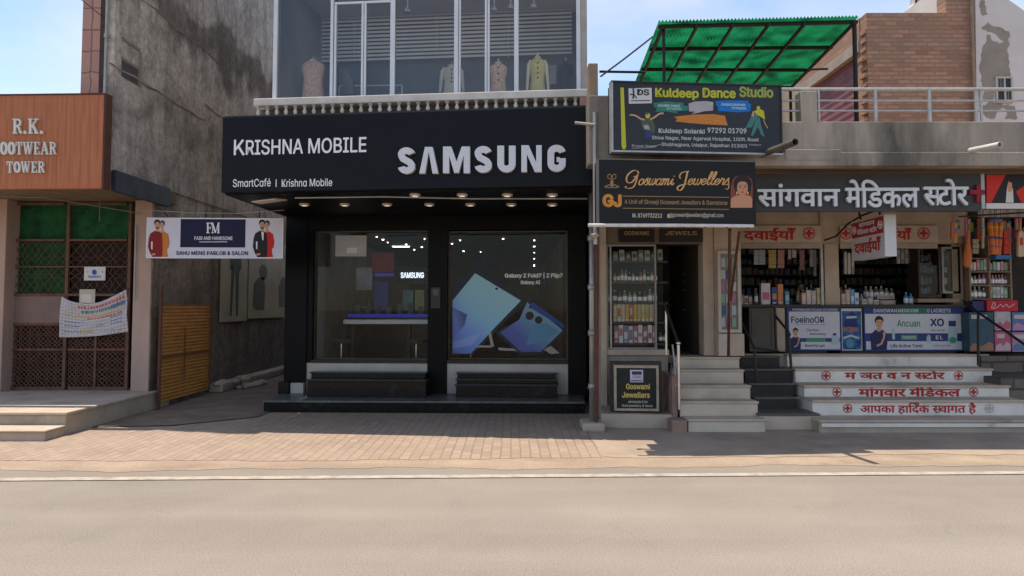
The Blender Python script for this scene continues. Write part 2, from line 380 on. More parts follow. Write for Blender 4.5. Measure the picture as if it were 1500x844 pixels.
concrete = mat('grey_concrete', (.45,.37,.29), (.34,.28,.22), scale=1.6, rough=.9, bump=.3, bscale=30, c3=(.2,.17,.14), s3=1.3, lo3=.55, hi3=.8)
parapm = mat('stained_parapet', (.36,.31,.255), (.24,.205,.17), scale=2.2, rough=.9, bump=.3, bscale=30, streak=.25, c3=(.095,.085,.07), s3=1.3, lo3=.44, hi3=.64)
plaster = mat('bare_plaster', (.40,.335,.28), (.23,.195,.165), scale=1.7, rough=.92, bump=.6, bscale=14, detail=10, streak=.55, c3=(.115,.1,.085), s3=.6, lo3=.5, hi3=.68)
beige = mat('beige_plaster', (.46,.37,.285), (.36,.285,.22), scale=1.8, rough=.85, bump=.15, c3=(.25,.19,.145), s3=1.5, lo3=.58, hi3=.85)
pinkp = mat('pinkish_cream_paint', (.44,.31,.255), (.36,.255,.21), scale=2.5, rough=.8, bump=.1, streak=.4)
steptop = mat('worn_step_stone', (.52,.425,.33), (.42,.34,.265), scale=2.4, rough=.8, bump=.15, c3=(.22,.185,.15), s3=2., lo3=.58, hi3=.8)
whitestep = mat('white_painted_step', (.74,.69,.625), (.62,.575,.52), scale=2.6, rough=.6, bump=.08, c3=(.32,.28,.24), s3=2.6, lo3=.6, hi3=.85)
blackclad = mat('black_cladding', (.003,.0033,.004), (.005,.0053,.006), scale=2.5, rough=.4, spec=.1, c3=(.013,.0125,.012), s3=1.6, lo3=.6, hi3=.95)
granite = mat('black_granite', (.005,.005,.0053), (.013,.0125,.0125), scale=22, rough=.22, spec=.2, bump=.04, bscale=9, c3=(.06,.056,.052), s3=2.4, lo3=.6, hi3=.9)
marble = mat('pale_marble', (.48,.44,.40), (.40,.36,.32), scale=2.2, rough=.35, c3=(.30,.26,.22), s3=2, lo3=.56, hi3=.75)
darkmetal = mat('dark_metal', (.035,.03,.027), (.06,.045,.038), scale=8, rough=.55, metal=.4)
rust = mat('rusty_red_metal', (.13,.05,.036), (.08,.04,.03), scale=6, rough=.75, metal=.1, bump=.2)
galv = mat('galvanised_pipe', (.36,.35,.33), (.28,.27,.25), scale=5, rough=.45, metal=.5)
alum = mat('white_aluminium', (.62,.63,.64), (.55,.56,.57), scale=3, rough=.35, metal=.15)
steel = mat('stainless_steel', (.55,.54,.52), (.45,.44,.42), scale=10, rough=.25, metal=.9)
def alley_stain_shade(m):
    # long sooty bands under the old floor lines of the wall, and deep alley shade painted in near the ground
    nt = m.node_tree; b = nt.nodes['Principled BSDF']; lk = nt.links.new; src = b.inputs['Base Color'].links[0].from_socket
    t = nt.nodes.new('ShaderNodeTexCoord'); sp = nt.nodes.new('ShaderNodeSeparateXYZ'); lk(t.outputs['Object'], sp.inputs[0])
    n = nt.nodes.new('ShaderNodeTexNoise'); n.inputs['Scale'].default_value = .9; n.inputs['Detail'].default_value = 8; lk(t.outputs['Object'], n.inputs['Vector'])
    a = nt.nodes.new('ShaderNodeMath'); a.operation = 'MULTIPLY_ADD'; a.inputs[1].default_value = 2.4; lk(n.outputs[0], a.inputs[0]); lk(sp.outputs[2], a.inputs[2])
    r = nt.nodes.new('ShaderNodeValToRGB'); mr = nt.nodes.new('ShaderNodeMapRange'); mr.inputs[2].default_value = 10.0; lk(a.outputs[0], mr.inputs[0]); lk(mr.outputs[0], r.inputs[0])
    e = r.color_ramp.elements; e[0].position = .12; e[0].color = (.42,.38,.34,1); e[1].position = 1; e[1].color = (1,1,1,1)
    for p, c in ((.34,(.5,.46,.43)),(.46,(.85,.85,.85)),(.57,(1,1,1)),(.62,(.62,.6,.58)),(.66,(1,1,1)),(.765,(1.06,1.05,1.03)),(.80,(.42,.4,.38)),(.86,(.5,.48,.46)),(.885,(1.15,1.12,1.08))):
        q = e.new(p); q.color = (*c, 1)
    x = nt.nodes.new('ShaderNodeMix'); x.data_type = 'RGBA'; x.blend_type = 'MULTIPLY'; x.inputs[0].default_value = 1; lk(src, x.inputs[6]); lk(r.outputs[0], x.inputs[7])
    n2 = nt.nodes.new('ShaderNodeTexNoise'); n2.inputs['Scale'].default_value = 9; n2.inputs['Detail'].default_value = 8; n2.inputs['Roughness'].default_value = .75; lk(t.outputs['Object'], n2.inputs['Vector'])
    r2 = nt.nodes.new('ShaderNodeMapRange'); r2.inputs[1].default_value = .3; r2.inputs[2].default_value = .7; r2.inputs[3].default_value = .6; r2.inputs[4].default_value = 1.3; lk(n2.outputs[0], r2.inputs[0])
    y = nt.nodes.new('ShaderNodeVectorMath'); y.operation = 'SCALE'; lk(x.outputs[2], y.inputs[0]); lk(r2.outputs[0], y.inputs['Scale']); 
    m3 = nt.nodes.new('ShaderNodeMapping'); m3.inputs['Scale'].default_value = (1, 1, .07); lk(t.outputs['Object'], m3.inputs[0])
    n3 = nt.nodes.new('ShaderNodeTexNoise'); n3.inputs['Scale'].default_value = 5; n3.inputs['Detail'].default_value = 9; n3.inputs['Roughness'].default_value = .7; lk(m3.outputs[0], n3.inputs['Vector'])
    r3 = nt.nodes.new('ShaderNodeMapRange'); r3.inputs[1].default_value = .36; r3.inputs[2].default_value = .56; r3.inputs[3].default_value = .80; r3.inputs[4].default_value = 1.04; lk(n3.outputs[0], r3.inputs[0])
    y3 = nt.nodes.new('ShaderNodeVectorMath'); y3.operation = 'SCALE'; lk(y.outputs[0], y3.inputs[0]); lk(r3.outputs[0], y3.inputs['Scale'])
    # formwork scars and hairline cracks
    v = nt.nodes.new('ShaderNodeTexVoronoi'); v.feature = 'DISTANCE_TO_EDGE'; v.inputs['Scale'].default_value = .8
    wn_ = nt.nodes.new('ShaderNodeVectorMath'); wn_.operation = 'MULTIPLY_ADD'; wn_.inputs[1].default_value = (.5,.5,.5); lk(n2.outputs['Color'], wn_.inputs[0]); lk(t.outputs['Object'], wn_.inputs[2]); lk(wn_.outputs[0], v.inputs['Vector'])
    r4 = nt.nodes.new('ShaderNodeMapRange'); r4.inputs[2].default_value = .014; r4.inputs[3].default_value = .6; lk(v.outputs['Distance'], r4.inputs[0])
    y4 = nt.nodes.new('ShaderNodeVectorMath'); y4.operation = 'SCALE'; lk(y3.outputs[0], y4.inputs[0]); lk(r4.outputs[0], y4.inputs['Scale']); lk(y4.outputs[0], b.inputs['Base Color'])
alley_wall = mat('alley_plaster', (.56,.50,.43), (.34,.30,.26), scale=2.3, rough=.92, bump=.9, bscale=16, detail=12, streak=.8)
alley_stain_shade(alley_wall)
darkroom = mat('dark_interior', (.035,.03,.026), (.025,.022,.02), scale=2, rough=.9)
white = mat('white_print', (.72,.72,.74), rough=.45)
blackp = flat('black_print', (.012,.012,.013), .4)
redp = mat('red_paint', (.42,.028,.022), (.36,.03,.024), scale=8, rough=.55)
skin = flat('printed_skin', (.5,.27,.17)); hair = flat('printed_hair', (.02,.014,.012))
glass = glassm('window_glass', ior=1.32)
# ================================================================ GROUND
ROADK = math.tan(R(1.75))
def rowY(x, y): return PZ(x, y, 0).y
mb = MB(); mb.face([(-400,-300,-.03),(400,-300,-.03),(400,500,-.03),(-400,500,-.03)]); struct(mb.build('ground', dirt))
def strip(name, m, pl, pr, z, xl=-60, xr=60, jit=0.0):
    # strip between two surveyed lines, given by pixel rows at the left and right picture edge
    def line(a, b, X):
        A, B = PZ(0, a, 0), PZ(1500, b, 0); return A.y + (B.y-A.y)*(X-A.x)/(B.x-A.x)
    y0 = (lambda X: line(*pl, X)) if isinstance(pl, tuple) else (lambda X: pl)
    y1 = (lambda X: line(*pr, X)) if isinstance(pr, tuple) else (lambda X: pr)
    mb = MB(); n = 12 if not jit else 260; rj = random.Random(len(name)); ph = [rj.uniform(0, 6.3) for _ in range(6)]; J_ = lambda X: jit*(math.sin(X*1.3+ph[0]) + .7*math.sin(X*3.1+ph[1]) + .5*math.sin(X*7.7+ph[2]) + .3*math.sin(X*17+ph[3]))
    for i in range(n):
        a, b = xl + (xr-xl)*i/n, xl + (xr-xl)*(i+1)/n
        mb.face([(a,y0(a)+J_(a),z),(b,y0(b)+J_(b),z),(b,y1(b),z),(a,y1(a),z)])
    return struct(mb.build(name, m))
strip('road', asphalt, -9.0, (672, 664), 0.0)
strip('road_line', linep, (705.5, 695.5), (701, 691.3), 0.008)
strip('verge', dirt, (690, 682), (660, 655), 0.003, -16, 16, .05)
strip('pavement', paver, (677, 669), 13.4, 0.006, -16, 1.05, .035)
strip('footpath', mat('dusty_concrete', (.38,.30,.23), (.30,.235,.18), scale=1.5, rough=.93, bump=.3, bscale=40, c3=(.19,.15,.12), s3=.8, lo3=.5, hi3=.75), (675, 667), 14, 0.0065, 1.05, 17, .05)
mb = MB(); mb.face([(-6.05,10.6,.02),(-4.9,10.75,.02),(-3.95,11.6,.02),(-3.95,40,.02),(-6.05,40,.02)])
struct(mb.build('alley_ground', mat('alley_dirt', (.24,.18,.135), (.16,.12,.09), scale=2.2, rough=.95, bump=.6, bscale=24)))

# ================================================================ LEFT: recessed shop with a gate, tall bare side wall
foot = thing('footwear_shop', 'pinkish cream shop front with a recessed metal gate and green transom at the far left', 'shop', (-7.5, 12.7, 0))
XW = -6.02
mb = MB(); mb.box(-10.5, P(10,560,12.5).x, 12.35, 13.1, .3, 3.55); mb.build('pillar', pinkp, foot, bevel=.01)
a, b = P(191,560,12.4).x, -6.06
mb = MB(); mb.box(a, b, 12.4, 13.1, .31, 3.52); mb.build('pillar', pinkp, foot, bevel=.01)
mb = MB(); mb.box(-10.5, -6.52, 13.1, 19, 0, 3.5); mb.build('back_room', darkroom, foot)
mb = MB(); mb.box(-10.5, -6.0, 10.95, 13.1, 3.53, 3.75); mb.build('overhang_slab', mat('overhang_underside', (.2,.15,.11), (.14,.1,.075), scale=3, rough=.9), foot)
mb = MB(); mb.box(-5.998, -5.93, 10.98, 12.75, 3.45, 3.77); mb.build('side_fascia', mat('navy_fascia', (.03,.034,.05), (.022,.024,.034), scale=4, rough=.5), foot, bevel=.006)
# transom of green netting behind the upper gate
G = PL(15, 12.62, 190, 12.62)
mb = MB(); G.rect(mb, 16, 296, 194, 352, -.10, -.07); G.rect(mb, 16, 352, 97, 432, -.10, -.072)
mb.build('green_netting', mat('green_netting', (.012,.10,.035), (.007,.04,.016), scale=5, rough=.8, bump=.3, bscale=60), foot)

gate = thing('metal_gate', 'brown scrolled metal gate closing the footwear shop entrance', 'gate', (-7.4, 12.6, .31))
gm = mat('gate_brown', (.17,.085,.06), (.11,.058,.042), scale=6, rough=.65, metal=.2)
x0, x1 = 13, 191
mb = MB()
for x in (14, 98, 189): G.rect(mb, x-2.2, 298, x+2.2, 571, -.02, .03)
G.rect(mb, 139, 476, 142, 570, -.02, .03)
for y, w in ((299,2),(352,1.6),(391,1),(432,1.8),(475,1.8),(512,1.5),(569,2.2)): G.rect(mb, 16.3, y-w, 95.7, y+w, -.017, .026); G.rect(mb, 100.3, y-w, 186.7, y+w, -.017, .026)
mb.build('gate_frame', gm, gate)
mb = MB(); G.rect(mb, 17, 434, 95, 474, -.012, .008); mb.build('kick_plate', mat('dusty_plate', (.24,.165,.145), (.19,.13,.11), scale=3, rough=.7), gate)
def lattice(xa, xb, ya, yb, cell, rr):
    mb = MB(); u0, u1, z0, z1 = G.rc(xa, ya, xb, yb); nx = max(2, round((u1-u0)/cell)); nz = max(2, round((z1-z0)/cell)); cu, cz = (u1-u0)/nx, (z1-z0)/nz
    for i in range(nx):
        for j in range(nz):
            cx, cy = u0 + (i+.5)*cu, z0 + (j+.5)*cz
            q = [G.W(cx + .47*cu*math.cos(t), cy + .47*cz*math.sin(t), 0) for t in [2*math.pi*k/8 for k in range(9)]]
            mb.tube(q, rr, 4, caps=False)
            mb.tube([G.W(cx-.5*cu, cy-.5*cz, 0), G.W(cx+.5*cu, cy+.5*cz, 0)], rr, 4, caps=False)
            mb.tube([G.W(cx+.5*cu, cy-.5*cz, 0), G.W(cx-.5*cu, cy+.5*cz, 0)], rr, 4, caps=False)
    return mb
lattice(16, 96, 477, 568, .15, .0095).build('scroll_grille', gm, gate)
lattice(100, 138, 477, 568, .15, .0095).build('scroll_grille', gm, gate)
lattice(143, 187, 477, 568, .15, .0095).build('scroll_grille', gm, gate)
lattice(100, 187, 354, 430, .26, .006).build('scroll_grille', gm, gate)
lattice(16, 96, 354, 430, .26, .006).build('scroll_grille', gm, gate)
mb = MB(); G.rect(mb, 100, 354, 187, 474, -.10, -.085); G.rect(mb, 16, 476, 187, 569, -.10, -.085); mb.build('back_sheet', mat('dull_back_sheet', (.026,.019,.016), (.018,.014,.012), scale=3, rough=.8), gate)

plat = thing('entrance_platform', 'grey stone platform with one lower step before the metal gate', 'steps', (-7.5, 10.8, 0))
mb = MB(); mb.box(-12, -5.98, 10.0, 13.0, 0, .275); mb.build('platform_base', concrete, plat, bevel=.012)
mb = MB(); mb.box(-12, -5.955, 9.975, 13.0, .277, .312); mb.build('platform_slab', steptop, plat, bevel=.008)
mb = MB(); mb.box(-12, -5.98, 9.56, 9.995, 0, .115); mb.build('lower_step', concrete, plat, bevel=.012)
mb = MB(); mb.box(-12, -5.965, 9.54, 9.972, .117, .142); mb.build('step_slab', steptop, plat, bevel=.008)

tall = thing('bare_building', 'tall unpainted building whose rough grey side wall lines the alley', 'building', (-7, 16, 0))
mb = MB(); mb.box(-6.42, XW, 11.0, 26, 3.76, 13.0); mb.box(-8.2, -6.421, 15.0, 26, 3.5, 13.0); mb.box(-6.5, -6.05, 13.0, 26, 0, 3.77)
mb.build('side_wall', alley_wall, tall)
mb = MB(); mb.box(-6.06, -6.045, 12.42, 12.99, .02, 3.5); mb.build('return_wall', alley_wall, tall)
tile = brickm('pink_tile', (.42,.235,.19), (.36,.2,.165), (.17,.1,.085), .23, .33, .012, bump=.3, off=0.0, mixn=.3)
mb = MB(); mb.box(P(121,60,10.98).x, P(147,60,10.98).x, 10.965, 10.997, 4.3, 10.2); mb.build('tiled_edge', tile, tall)
mb = MB(); mb.box(P(148,60,10.98).x, P(153.5,60,10.98).x, 10.972, 10.998, 4.3, 10.2); mb.build('dark_joint', mat('dark_joint', (.08,.055,.045), (.05,.035,.03), scale=6), tall)
mb = MB(); x = P(155.5,60,10.95).x; mb.tube([(x,10.95,4.3),(x,10.95,10.2)], .022, 8)
for z in (4.9,5.8,6.7,7.9): mb.tube([(x,10.95,z-.03),(x,10.95,z+.03)], .034, 8)
mb.build('wall_pipe', galv, tall)
# blocked window in the side wall and its trim
def onwall(x, y, d=0): p = PX(x, y, XW); return p
A = PX(178, 58, XW); B = PX(204, 73, XW); C2 = PX(201, 122, XW); D = PX(178, 112, XW)
mb = MB(); ya, yb, za, zb = A.y, B.y, D.z, A.z
mb.box(XW+.001, XW+.02, ya, yb, zb, zb+.05); mb.box(XW+.001, XW+.015, yb, yb+.06, za, zb-.002); mb.box(XW+.001, XW+.012, ya, yb, (za+zb)/2-.02, (za+zb)/2+.02)
mb.build('window_surround', mat('surround_cement', (.3,.25,.2), (.2,.17,.13), scale=5, rough=.9), tall)
mb = MB(); mb.box(XW+.0005, XW+.004, ya+.02, yb-.02, za, (za+zb)/2-.03); mb.build('window_recess', mat('recess_dark', (.09,.08,.07), (.06,.05,.045), scale=5), tall)
# floor band scars left in the plaster
mb = MB()
for (xa, ya_, xb, yb_, t) in ((160,101,300,168,.03),(300,170,420,222,.03),(190,2,320,78,.02)):
    p, q = PX(xa, ya_, XW), PX(xb, yb_, XW); z = (p.z+q.z)/2
    n = 9; ys = [p.y + (q.y-p.y)*k/n for k in range(n+1)]
    mb.tube([(XW+.001, y, z + random.uniform(-.03,.03)) for y in ys], [t*random.uniform(.4,1) for _ in ys], 5)
mb.build('plaster_ridge', plaster, tall)
mb = MB(); rg = random.Random(3)
for k in range(16):
    r = rg.uniform(.05,.14); X = -5.62 + rg.uniform(-.28,.16); Y = 14.85 + rg.uniform(0, 1.6); mb.ball((X, Y, .03 + r*.3 + (.12 if X < -5.7 else 0)), r, r*rg.uniform(.8,1.5), r*.6, 7, 4)
rub = mb.build('rubble', concrete); tag(rub, 'broken stones lying against the alley wall behind the yellow sheet', 'rubble'); rub['kind'] = 'stuff'
curb = MB(); curb.box(-6.04, -5.75, 14.8, 26, .02, .19); o = curb.build('wall_footing', concrete, bevel=.03); tag(o, 'low rough footing running along the base of the alley wall', 'kerb')

# leaning corrugated yellow sheet and its rusty post
def corrug(mb, p0, p1, z0, z1, n, amp, vertical=False):
    p0, p1 = Vector(p0), Vector(p1); d = (p1-p0); nn = Vector((d.y, -d.x, 0)).normalized()
    vs = []; fs = []
    for i in range(n+1):
        z = z0 + (z1-z0)*i/n; o = nn*(amp*math.cos(math.pi*i))
        for q in (p0, p1): vs.append((q.x+o.x, q.y+o.y, z))
    for i in range(n): fs.append((2*i, 2*i+1, 2*i+3, 2*i+2))
    mb.mesh(vs, fs)
ys_ = thing('yellow_sheet', 'ribbed yellow wooden sheet standing against the alley wall', 'panel', (-5.9, 13.5, 0))
mb = MB(); A = PX(236, 446, -5.92); B = PX(308, 446, -5.92)
corrug(mb, (-5.92, PX(236,500,-5.92).y, 0), (-5.92, PX(308,500,-5.92).y, 0), .12, PX(236,446,-5.92).z, 54, .006)
o = mb.build('ribbed_panel', mat('yellow_ochre_slats', (.52,.24,.055), (.40,.17,.04), scale=3, rough=.7, streak=3, c3=(.25,.11,.035), s3=1.8, lo3=.58, hi3=.8), ys_)
mb = MB(); yA, yB = PX(236,500,-5.9).y, PX(308,500,-5.9).y; zt = PX(236,446,-5.92).z
mb.box(-5.935,-5.895, yA-.03, yA+.01, .1, zt+.02); mb.box(-5.935,-5.895, yB-.01, yB+.03, .1, zt-.01); mb.box(-5.93,-5.90, yA+.012, yB-.012, .85, .89); mb.box(-5.932,-5.898, (yA+yB)/2-.1, (yA+yB)/2-.07, .42, 1.35)
mb.build('batten', mat('weathered_batten', (.2,.1,.04), (.13,.07,.03), scale=6), ys_)
p = PX(231, 585, -5.88); q = PX(233, 418, -5.88)
mb = MB(); mb.tube([(-5.86, p.y, .02), (-5.87, p.y+.02, q.z)], .025, 8); tag(mb.build('rusty_post', rust), 'thin rusty red post standing beside the ribbed yellow sheet', 'post')

# posters on the alley wall
for (xa, xb, yb, lab, kind) in ((322,361,472,'cream wall poster of a standing figure in a dark suit','stand'),(363,416,467,'cream wall poster of a dark seated figure under the salon sign','sit')):
    ya_, yb_ = PX(xa, 460, XW+.01).y, PX(xb, 460, XW+.01).y; z0 = PX(xa, yb, XW+.01).z; z1 = 3.35
    t = thing('wall_poster', lab, 'poster', (XW+.01, ya_, z0))
    mb = MB(); mb.box(XW+.002, XW+.02, ya_, yb_, z0, z1); mb.build('poster_sheet', mat('cream_poster', (.40,.35,.235), (.33,.285,.19), scale=2, rough=.5), t)
    def PW(u, v): return (XW+.0215, ya_ + (yb_-ya_)*u, z0 + (z1-z0)*v)
    mb = MB()
    if kind == 'stand':
        mb.face([PW(*q) for q in ((.3,.58),(.3,.95),(.42,1.0),(.6,1.0),(.72,.95),(.74,.6),(.66,.56),(.62,.62),(.42,.62),(.38,.56))]); mb.face([PW(*q) for q in ((.36,.62),(.5,.62),(.44,.3),(.4,.06),(.33,.06))]); mb.face([PW(*q) for q in ((.5,.62),(.66,.62),(.64,.06),(.57,.06),(.54,.3))])
    else:
        mb.face([PW(*q) for q in ((.1,.14),(.12,.42),(.22,.5),(.38,.52),(.42,.36),(.4,.1),(.2,.1))]); mb.build('printed_figure', mat('poster_ink', (.025,.022,.02), rough=.5), t); mb = MB(); mb.face([PW(.36+.11*math.cos(a), .58+.1*math.sin(a)) for a in [2*math.pi*k/12 for k in range(12)]]); mb.build('printed_figure', mat('poster_ink', (.025,.022,.02), rough=.5), t); mb = MB(); mb.face([PW(*q) for q in ((.82,.14),(.8,.4),(.9,.55),(1,.55),(1,.14))])
    mb.build('printed_figure', mat('poster_ink', (.025,.022,.02), rough=.5), t)

# a motorcycle parked deep in the alley, mostly behind the shop
mo = thing('motorcycle', 'grey and black motorcycle parked deep in the alley by the wall', 'motorcycle', (-5.1, 19.2, 0.02))
for yy in (18.6, 19.85):
    mb = MB(); mb.tube([(-5.1, yy + .27*math.cos(a), .31 + .27*math.sin(a)) for a in [2*math.pi*k/18 for k in range(19)]], .05, 8, caps=False); w_ = mb.build('wheel', flat('tyre_rubber', (.015,.015,.015), .8), mo, smooth=True)
    mb = MB(); mb.tube([(-5.1, yy + .21*math.cos(a), .31 + .21*math.sin(a)) for a in [2*math.pi*k/18 for k in range(19)]], .018, 6, caps=False)
    for k in range(5): a = 2*math.pi*k/5; mb.tube([(-5.1, yy, .31), (-5.1, yy+.2*math.cos(a), .31+.2*math.sin(a))], .014, 5)
    mb.build('rim', galv, w_)
mb = MB(); mb.ball((-5.1, 19.05, .82), .14, .3, .14); mb.build('fuel_tank', flat('tank_paint', (.2,.2,.22), .25), mo, smooth=True)
mb = MB(); mb.ball((-5.1, 19.6, .78), .13, .42, .07); mb.build('seat', blackp, mo, smooth=True)
mb = MB(); mb.tube([(-5.1,18.6,.31),(-5.1,18.85,1.0)], .03); mb.tube([(-5.42,18.95,1.05),(-5.2,18.85,1.02),(-5.0,18.85,1.02),(-4.78,18.95,1.05)], .018); mb.box(-5.2,-5.0,18.95,19.5,.25,.6); mb.build('frame_and_bars', darkmetal, mo)
mb = MB(); mb.ball((-5.1,18.7,.92), .09, .08, .1); mb.build('headlight', steel, mo, smooth=True)

# ================================================================ PHONE SHOP
F = PL(418, 13.25, 858, 12.92)
S = PL(325, 10.5, 867, 9.9, 220)
ZS = S.sz(600, 279)[1]
shop = thing('phone_shop', 'black clad phone shop with two large show windows', 'shop', (-1.3, 13.1, 0))
uL, uR = F.sz(418, 450)[0], F.sz(858, 450)[0]; zP = .2
def fz(y, x=600): return F.sz(x, y)[1]
zt, zb1 = fz(337), fz(528); zc = F.sz(433,575)[1]
mb = MB()
F.rsz(mb, F.sz(418,450)[0], F.sz(450,450)[0], zP, ZS, -.25, .03)
mb.build('side_column', blackclad, shop); mb = MB()
F.rsz(mb, F.sz(450,450)[0]+.001, F.sz(457.5,450)[0], zb1-.05, ZS, -.25, 0.0); mb.build('window_jamb', blackclad, shop); mb = MB()
F.rsz(mb, F.sz(832,450)[0], F.sz(858.5,450)[0], zP, ZS, -.25, .03)
mb.build('side_column', blackclad, shop)
mb = MB(); F.rsz(mb, F.sz(627,450)[0], F.sz(655,450)[0], zP, zt-.002, -.25, .03); mb.build('centre_column', blackclad, shop)
mb = MB(); F.rsz(mb, F.sz(450,450)[0]+.002, F.sz(832,450)[0]-.002, zt, ZS, -.25, .015); mb.build('lintel_band', blackclad, shop)
mb = MB(); F.rsz(mb, F.sz(450,450)[0]+.002, F.sz(627,450)[0]-.002, zP, zb1-.05, -.25, .0); F.rsz(mb, F.sz(655,450)[0]+.002, F.sz(832,450)[0]-.002, zP, zb1-.05, -.25, 0.0); mb.build('marble_base', marble, shop, bevel=.006)
mb = MB(); F.rsz(mb, F.sz(415,450)[0], F.sz(430,450)[0], zP, F.sz(420,558)[1], .035, .2); F.rsz(mb, F.sz(431,450)[0], F.sz(450,450)[0], zP, F.sz(420,560)[1], .035, .14, 1); mb.build('corner_block', [granite, marble], shop, bevel=.006)
# side and back shell of the ground floor
lw = F.W(uL, 0, 0); rw = F.W(uR, 0, 0)
mb = MB(); mb.box(lw.x, lw.x+.2, lw.y+.27, 30, 0, ZS); mb.box(rw.x-.12, rw.x, rw.y+.27, 30, 0, ZS); mb.box(lw.x, rw.x, 29.6, 29.8, 0, ZS); mb.build('outer_wall', concrete, shop)
# soffit slab out to the sign
a, b, c, d = S.W(0,0,-.12), S.W(S.sz(867,220)[0],0,-.12), F.W(uR,0,.02), F.W(uL,0,.02)
mb = MB(); mb.hexa([(p.x,p.y,ZS+.002) for p in (a,b,c,d)], [(p.x,p.y,ZS+.22) for p in (a,b,c,d)]); mb.build('soffit', mat('black_soffit', (.004,.004,.0045), (.008,.0075,.0075), scale=2, rough=.5, spec=.12), shop)
mb = MB(); mb.hexa([(lw.x,lw.y+.28,ZS+.001),(rw.x,rw.y+.28,ZS+.001),(rw.x,30,ZS+.001),(lw.x,30,ZS+.001)], [(lw.x,lw.y,ZS+.2),(rw.x,rw.y,ZS+.2),(rw.x,30,ZS+.2),(lw.x,30,ZS+.2)]); mb.build('ceiling', mat('shop_ceiling', (.20,.18,.155), (.16,.14,.12), scale=2), shop)
# windows: pane + frame each
for (xa, xb) in ((457.5, 627), (655, 832)):
    mb = MB(); F.frame(mb, xa+.3, 337.5, xb-.3, 527.5, .022, -.16, -.12); w_ = mb.build('show_window', mat('bronze_trim', (.10,.075,.055), (.07,.055,.04), scale=6, rough=.4, metal=.5), shop)
    mb = MB(); u0, u1, z0, z1 = F.rc(xa+.3, 337.5, xb-.3, 527.5); mb.face([F.W(u0+.02,z0+.02,-.14), F.W(u1-.02,z0+.02,-.14), F.W(u1-.02,z1-.02,-.14), F.W(u0+.02,z1-.02,-.14)]); mb.build('pane', glass, w_)
    mb = MB(); F.rsz(mb, u0, u1, zb1-.048, z0-.001, -.24, .03); mb.build('sill', flat('dark_sill', (.03,.024,.02), .4), w_)
# plinth
pf = PL(385, 12.15, 857, 11.98, 605)
pl = thing('shop_plinth', 'long low black stone plinth under the phone shop front', 'plinth', (-1.3, 12.5, 0))
mb = MB(); A, B = pf.W(pf.sz(386,600)[0],0,0), pf.W(pf.sz(857,600)[0],0,0); C3 = F.W(uR,0,.0); D3 = F.W(uL,0,0); A2 = Vector((A.x, 12.95, 0))
def pz(z, off=0): return [(A.x-off,A.y-off,z),(B.x,B.y-off,z),(B.x,C3.y,z),(A.x-off,13.2,z)]
mb.hexa(pz(0), pz(.165)); mb.build('plinth_body', granite, pl, bevel=.01)
mb = MB(); mb.hexa(pz(.167,.02), pz(.2,.02)); mb.build('plinth_slab', mat('plinth_top_stone', (.14,.135,.13), (.09,.085,.08), scale=6, rough=.35, c3=(.22,.2,.18), s3=2.5, lo3=.55, hi3=.8), pl, bevel=.006)
# granite steps under both windows
for lab, rows in (('two black granite steps with worn edges under the left show window', ((450,624,556,579,.50),(456,623,545,557.5,.26))), ('three stacked black granite treads under the right show window', ((668,816,563,580,.52),(669,815,555,563.5,.36),(670,814,546,555.5,.24)))):
    st = thing('granite_steps', lab, 'steps', tuple(F.W(F.sz((rows[0][0]+rows[0][1])/2,560)[0], zP, .3)))
    zlo = zP
    for xa, xb, ya_, yb_, off in rows:
        Q = PL(xa, P(xa,500,13.1).y - off, xb, P(xa,500,13.1).y - off - .12)
        z1_ = Q.sz((xa+xb)/2, ya_)[1]; u0, u1 = Q.sz(xa, ya_)[0], Q.sz(xb, ya_)[0]
        mb = MB(); Q.rsz(mb, u0, u1, zlo+.001, z1_-.03, -off+.01, 0); s_ = mb.build('riser', granite, st, bevel=.004)
        mb = MB(); Q.rsz(mb, u0-.02, u1+.02, z1_-.029, z1_, -off+.012, .025); mb.build('tread', mat('tread_granite', (.03,.029,.028), (.05,.048,.045), scale=18, rough=.18, c3=(.14,.13,.12), s3=3, lo3=.6, hi3=.85), st, bevel=.006)
        zlo = z1_
# downlights under the sign
dl_m = flat('lamp_rim', (.5,.45,.4), .4); dl_e = flat('lamp_lens', (1.0,.86,.7), .4, emit=.4)
row2 = [446,505,567,629,689,749,809]; row1 = [608,677,743,809]
for k, (x, y) in enumerate([(x, 301.5) for x in row2] + [(x, 287.5) for x in row1]):
    p = PZ(x, y, ZS-.03)
    mb = MB(); mb.lathe([(.045,.0),(.075,.0),(.08,.012),(.08,.03)], (p.x,p.y,ZS-.03), 14); l_ = mb.build('downlight', dl_m, shop, smooth=True)
    mb = MB(); mb.face([(p.x+.045*math.cos(2*math.pi*j/12), p.y+.045*math.sin(2*math.pi*j/12), ZS-.032) for j in range(12)]); mb.build('lens', dl_e, l_)
# loose tube and torn lining under the left end of the sign
mb = MB(); a, b = PZ(432,290,ZS-.06), PZ(860,291,ZS-.06); mb.tube([a, a.lerp(b,.3)+Vector((0,0,.02)), a.lerp(b,.6)+Vector((0,0,-.005)), b], .012, 6); tag(mb.build('conduit', galv), 'thin pale conduit strung under the black sign', 'conduit')
mb = MB(); a = PZ(372,284,ZS-.02); b = PZ(470,292,ZS-.02); mb.hexa([(-3.8,10.72,ZS-.09),(-3.45,10.7,ZS-.05),(-3.35,10.95,ZS-.03),(-3.75,11.0,ZS-.08)], [(-3.8,10.72,ZS-.075),(-3.45,10.7,ZS-.035),(-3.35,10.95,ZS-.015),(-3.75,11.0,ZS-.065)])
tag(mb.build('loose_panel', mat('torn_lining', (.6,.55,.5), (.45,.4,.36), scale=6, rough=.8)), 'torn pale lining board hanging under the left end of the black sign', 'board')

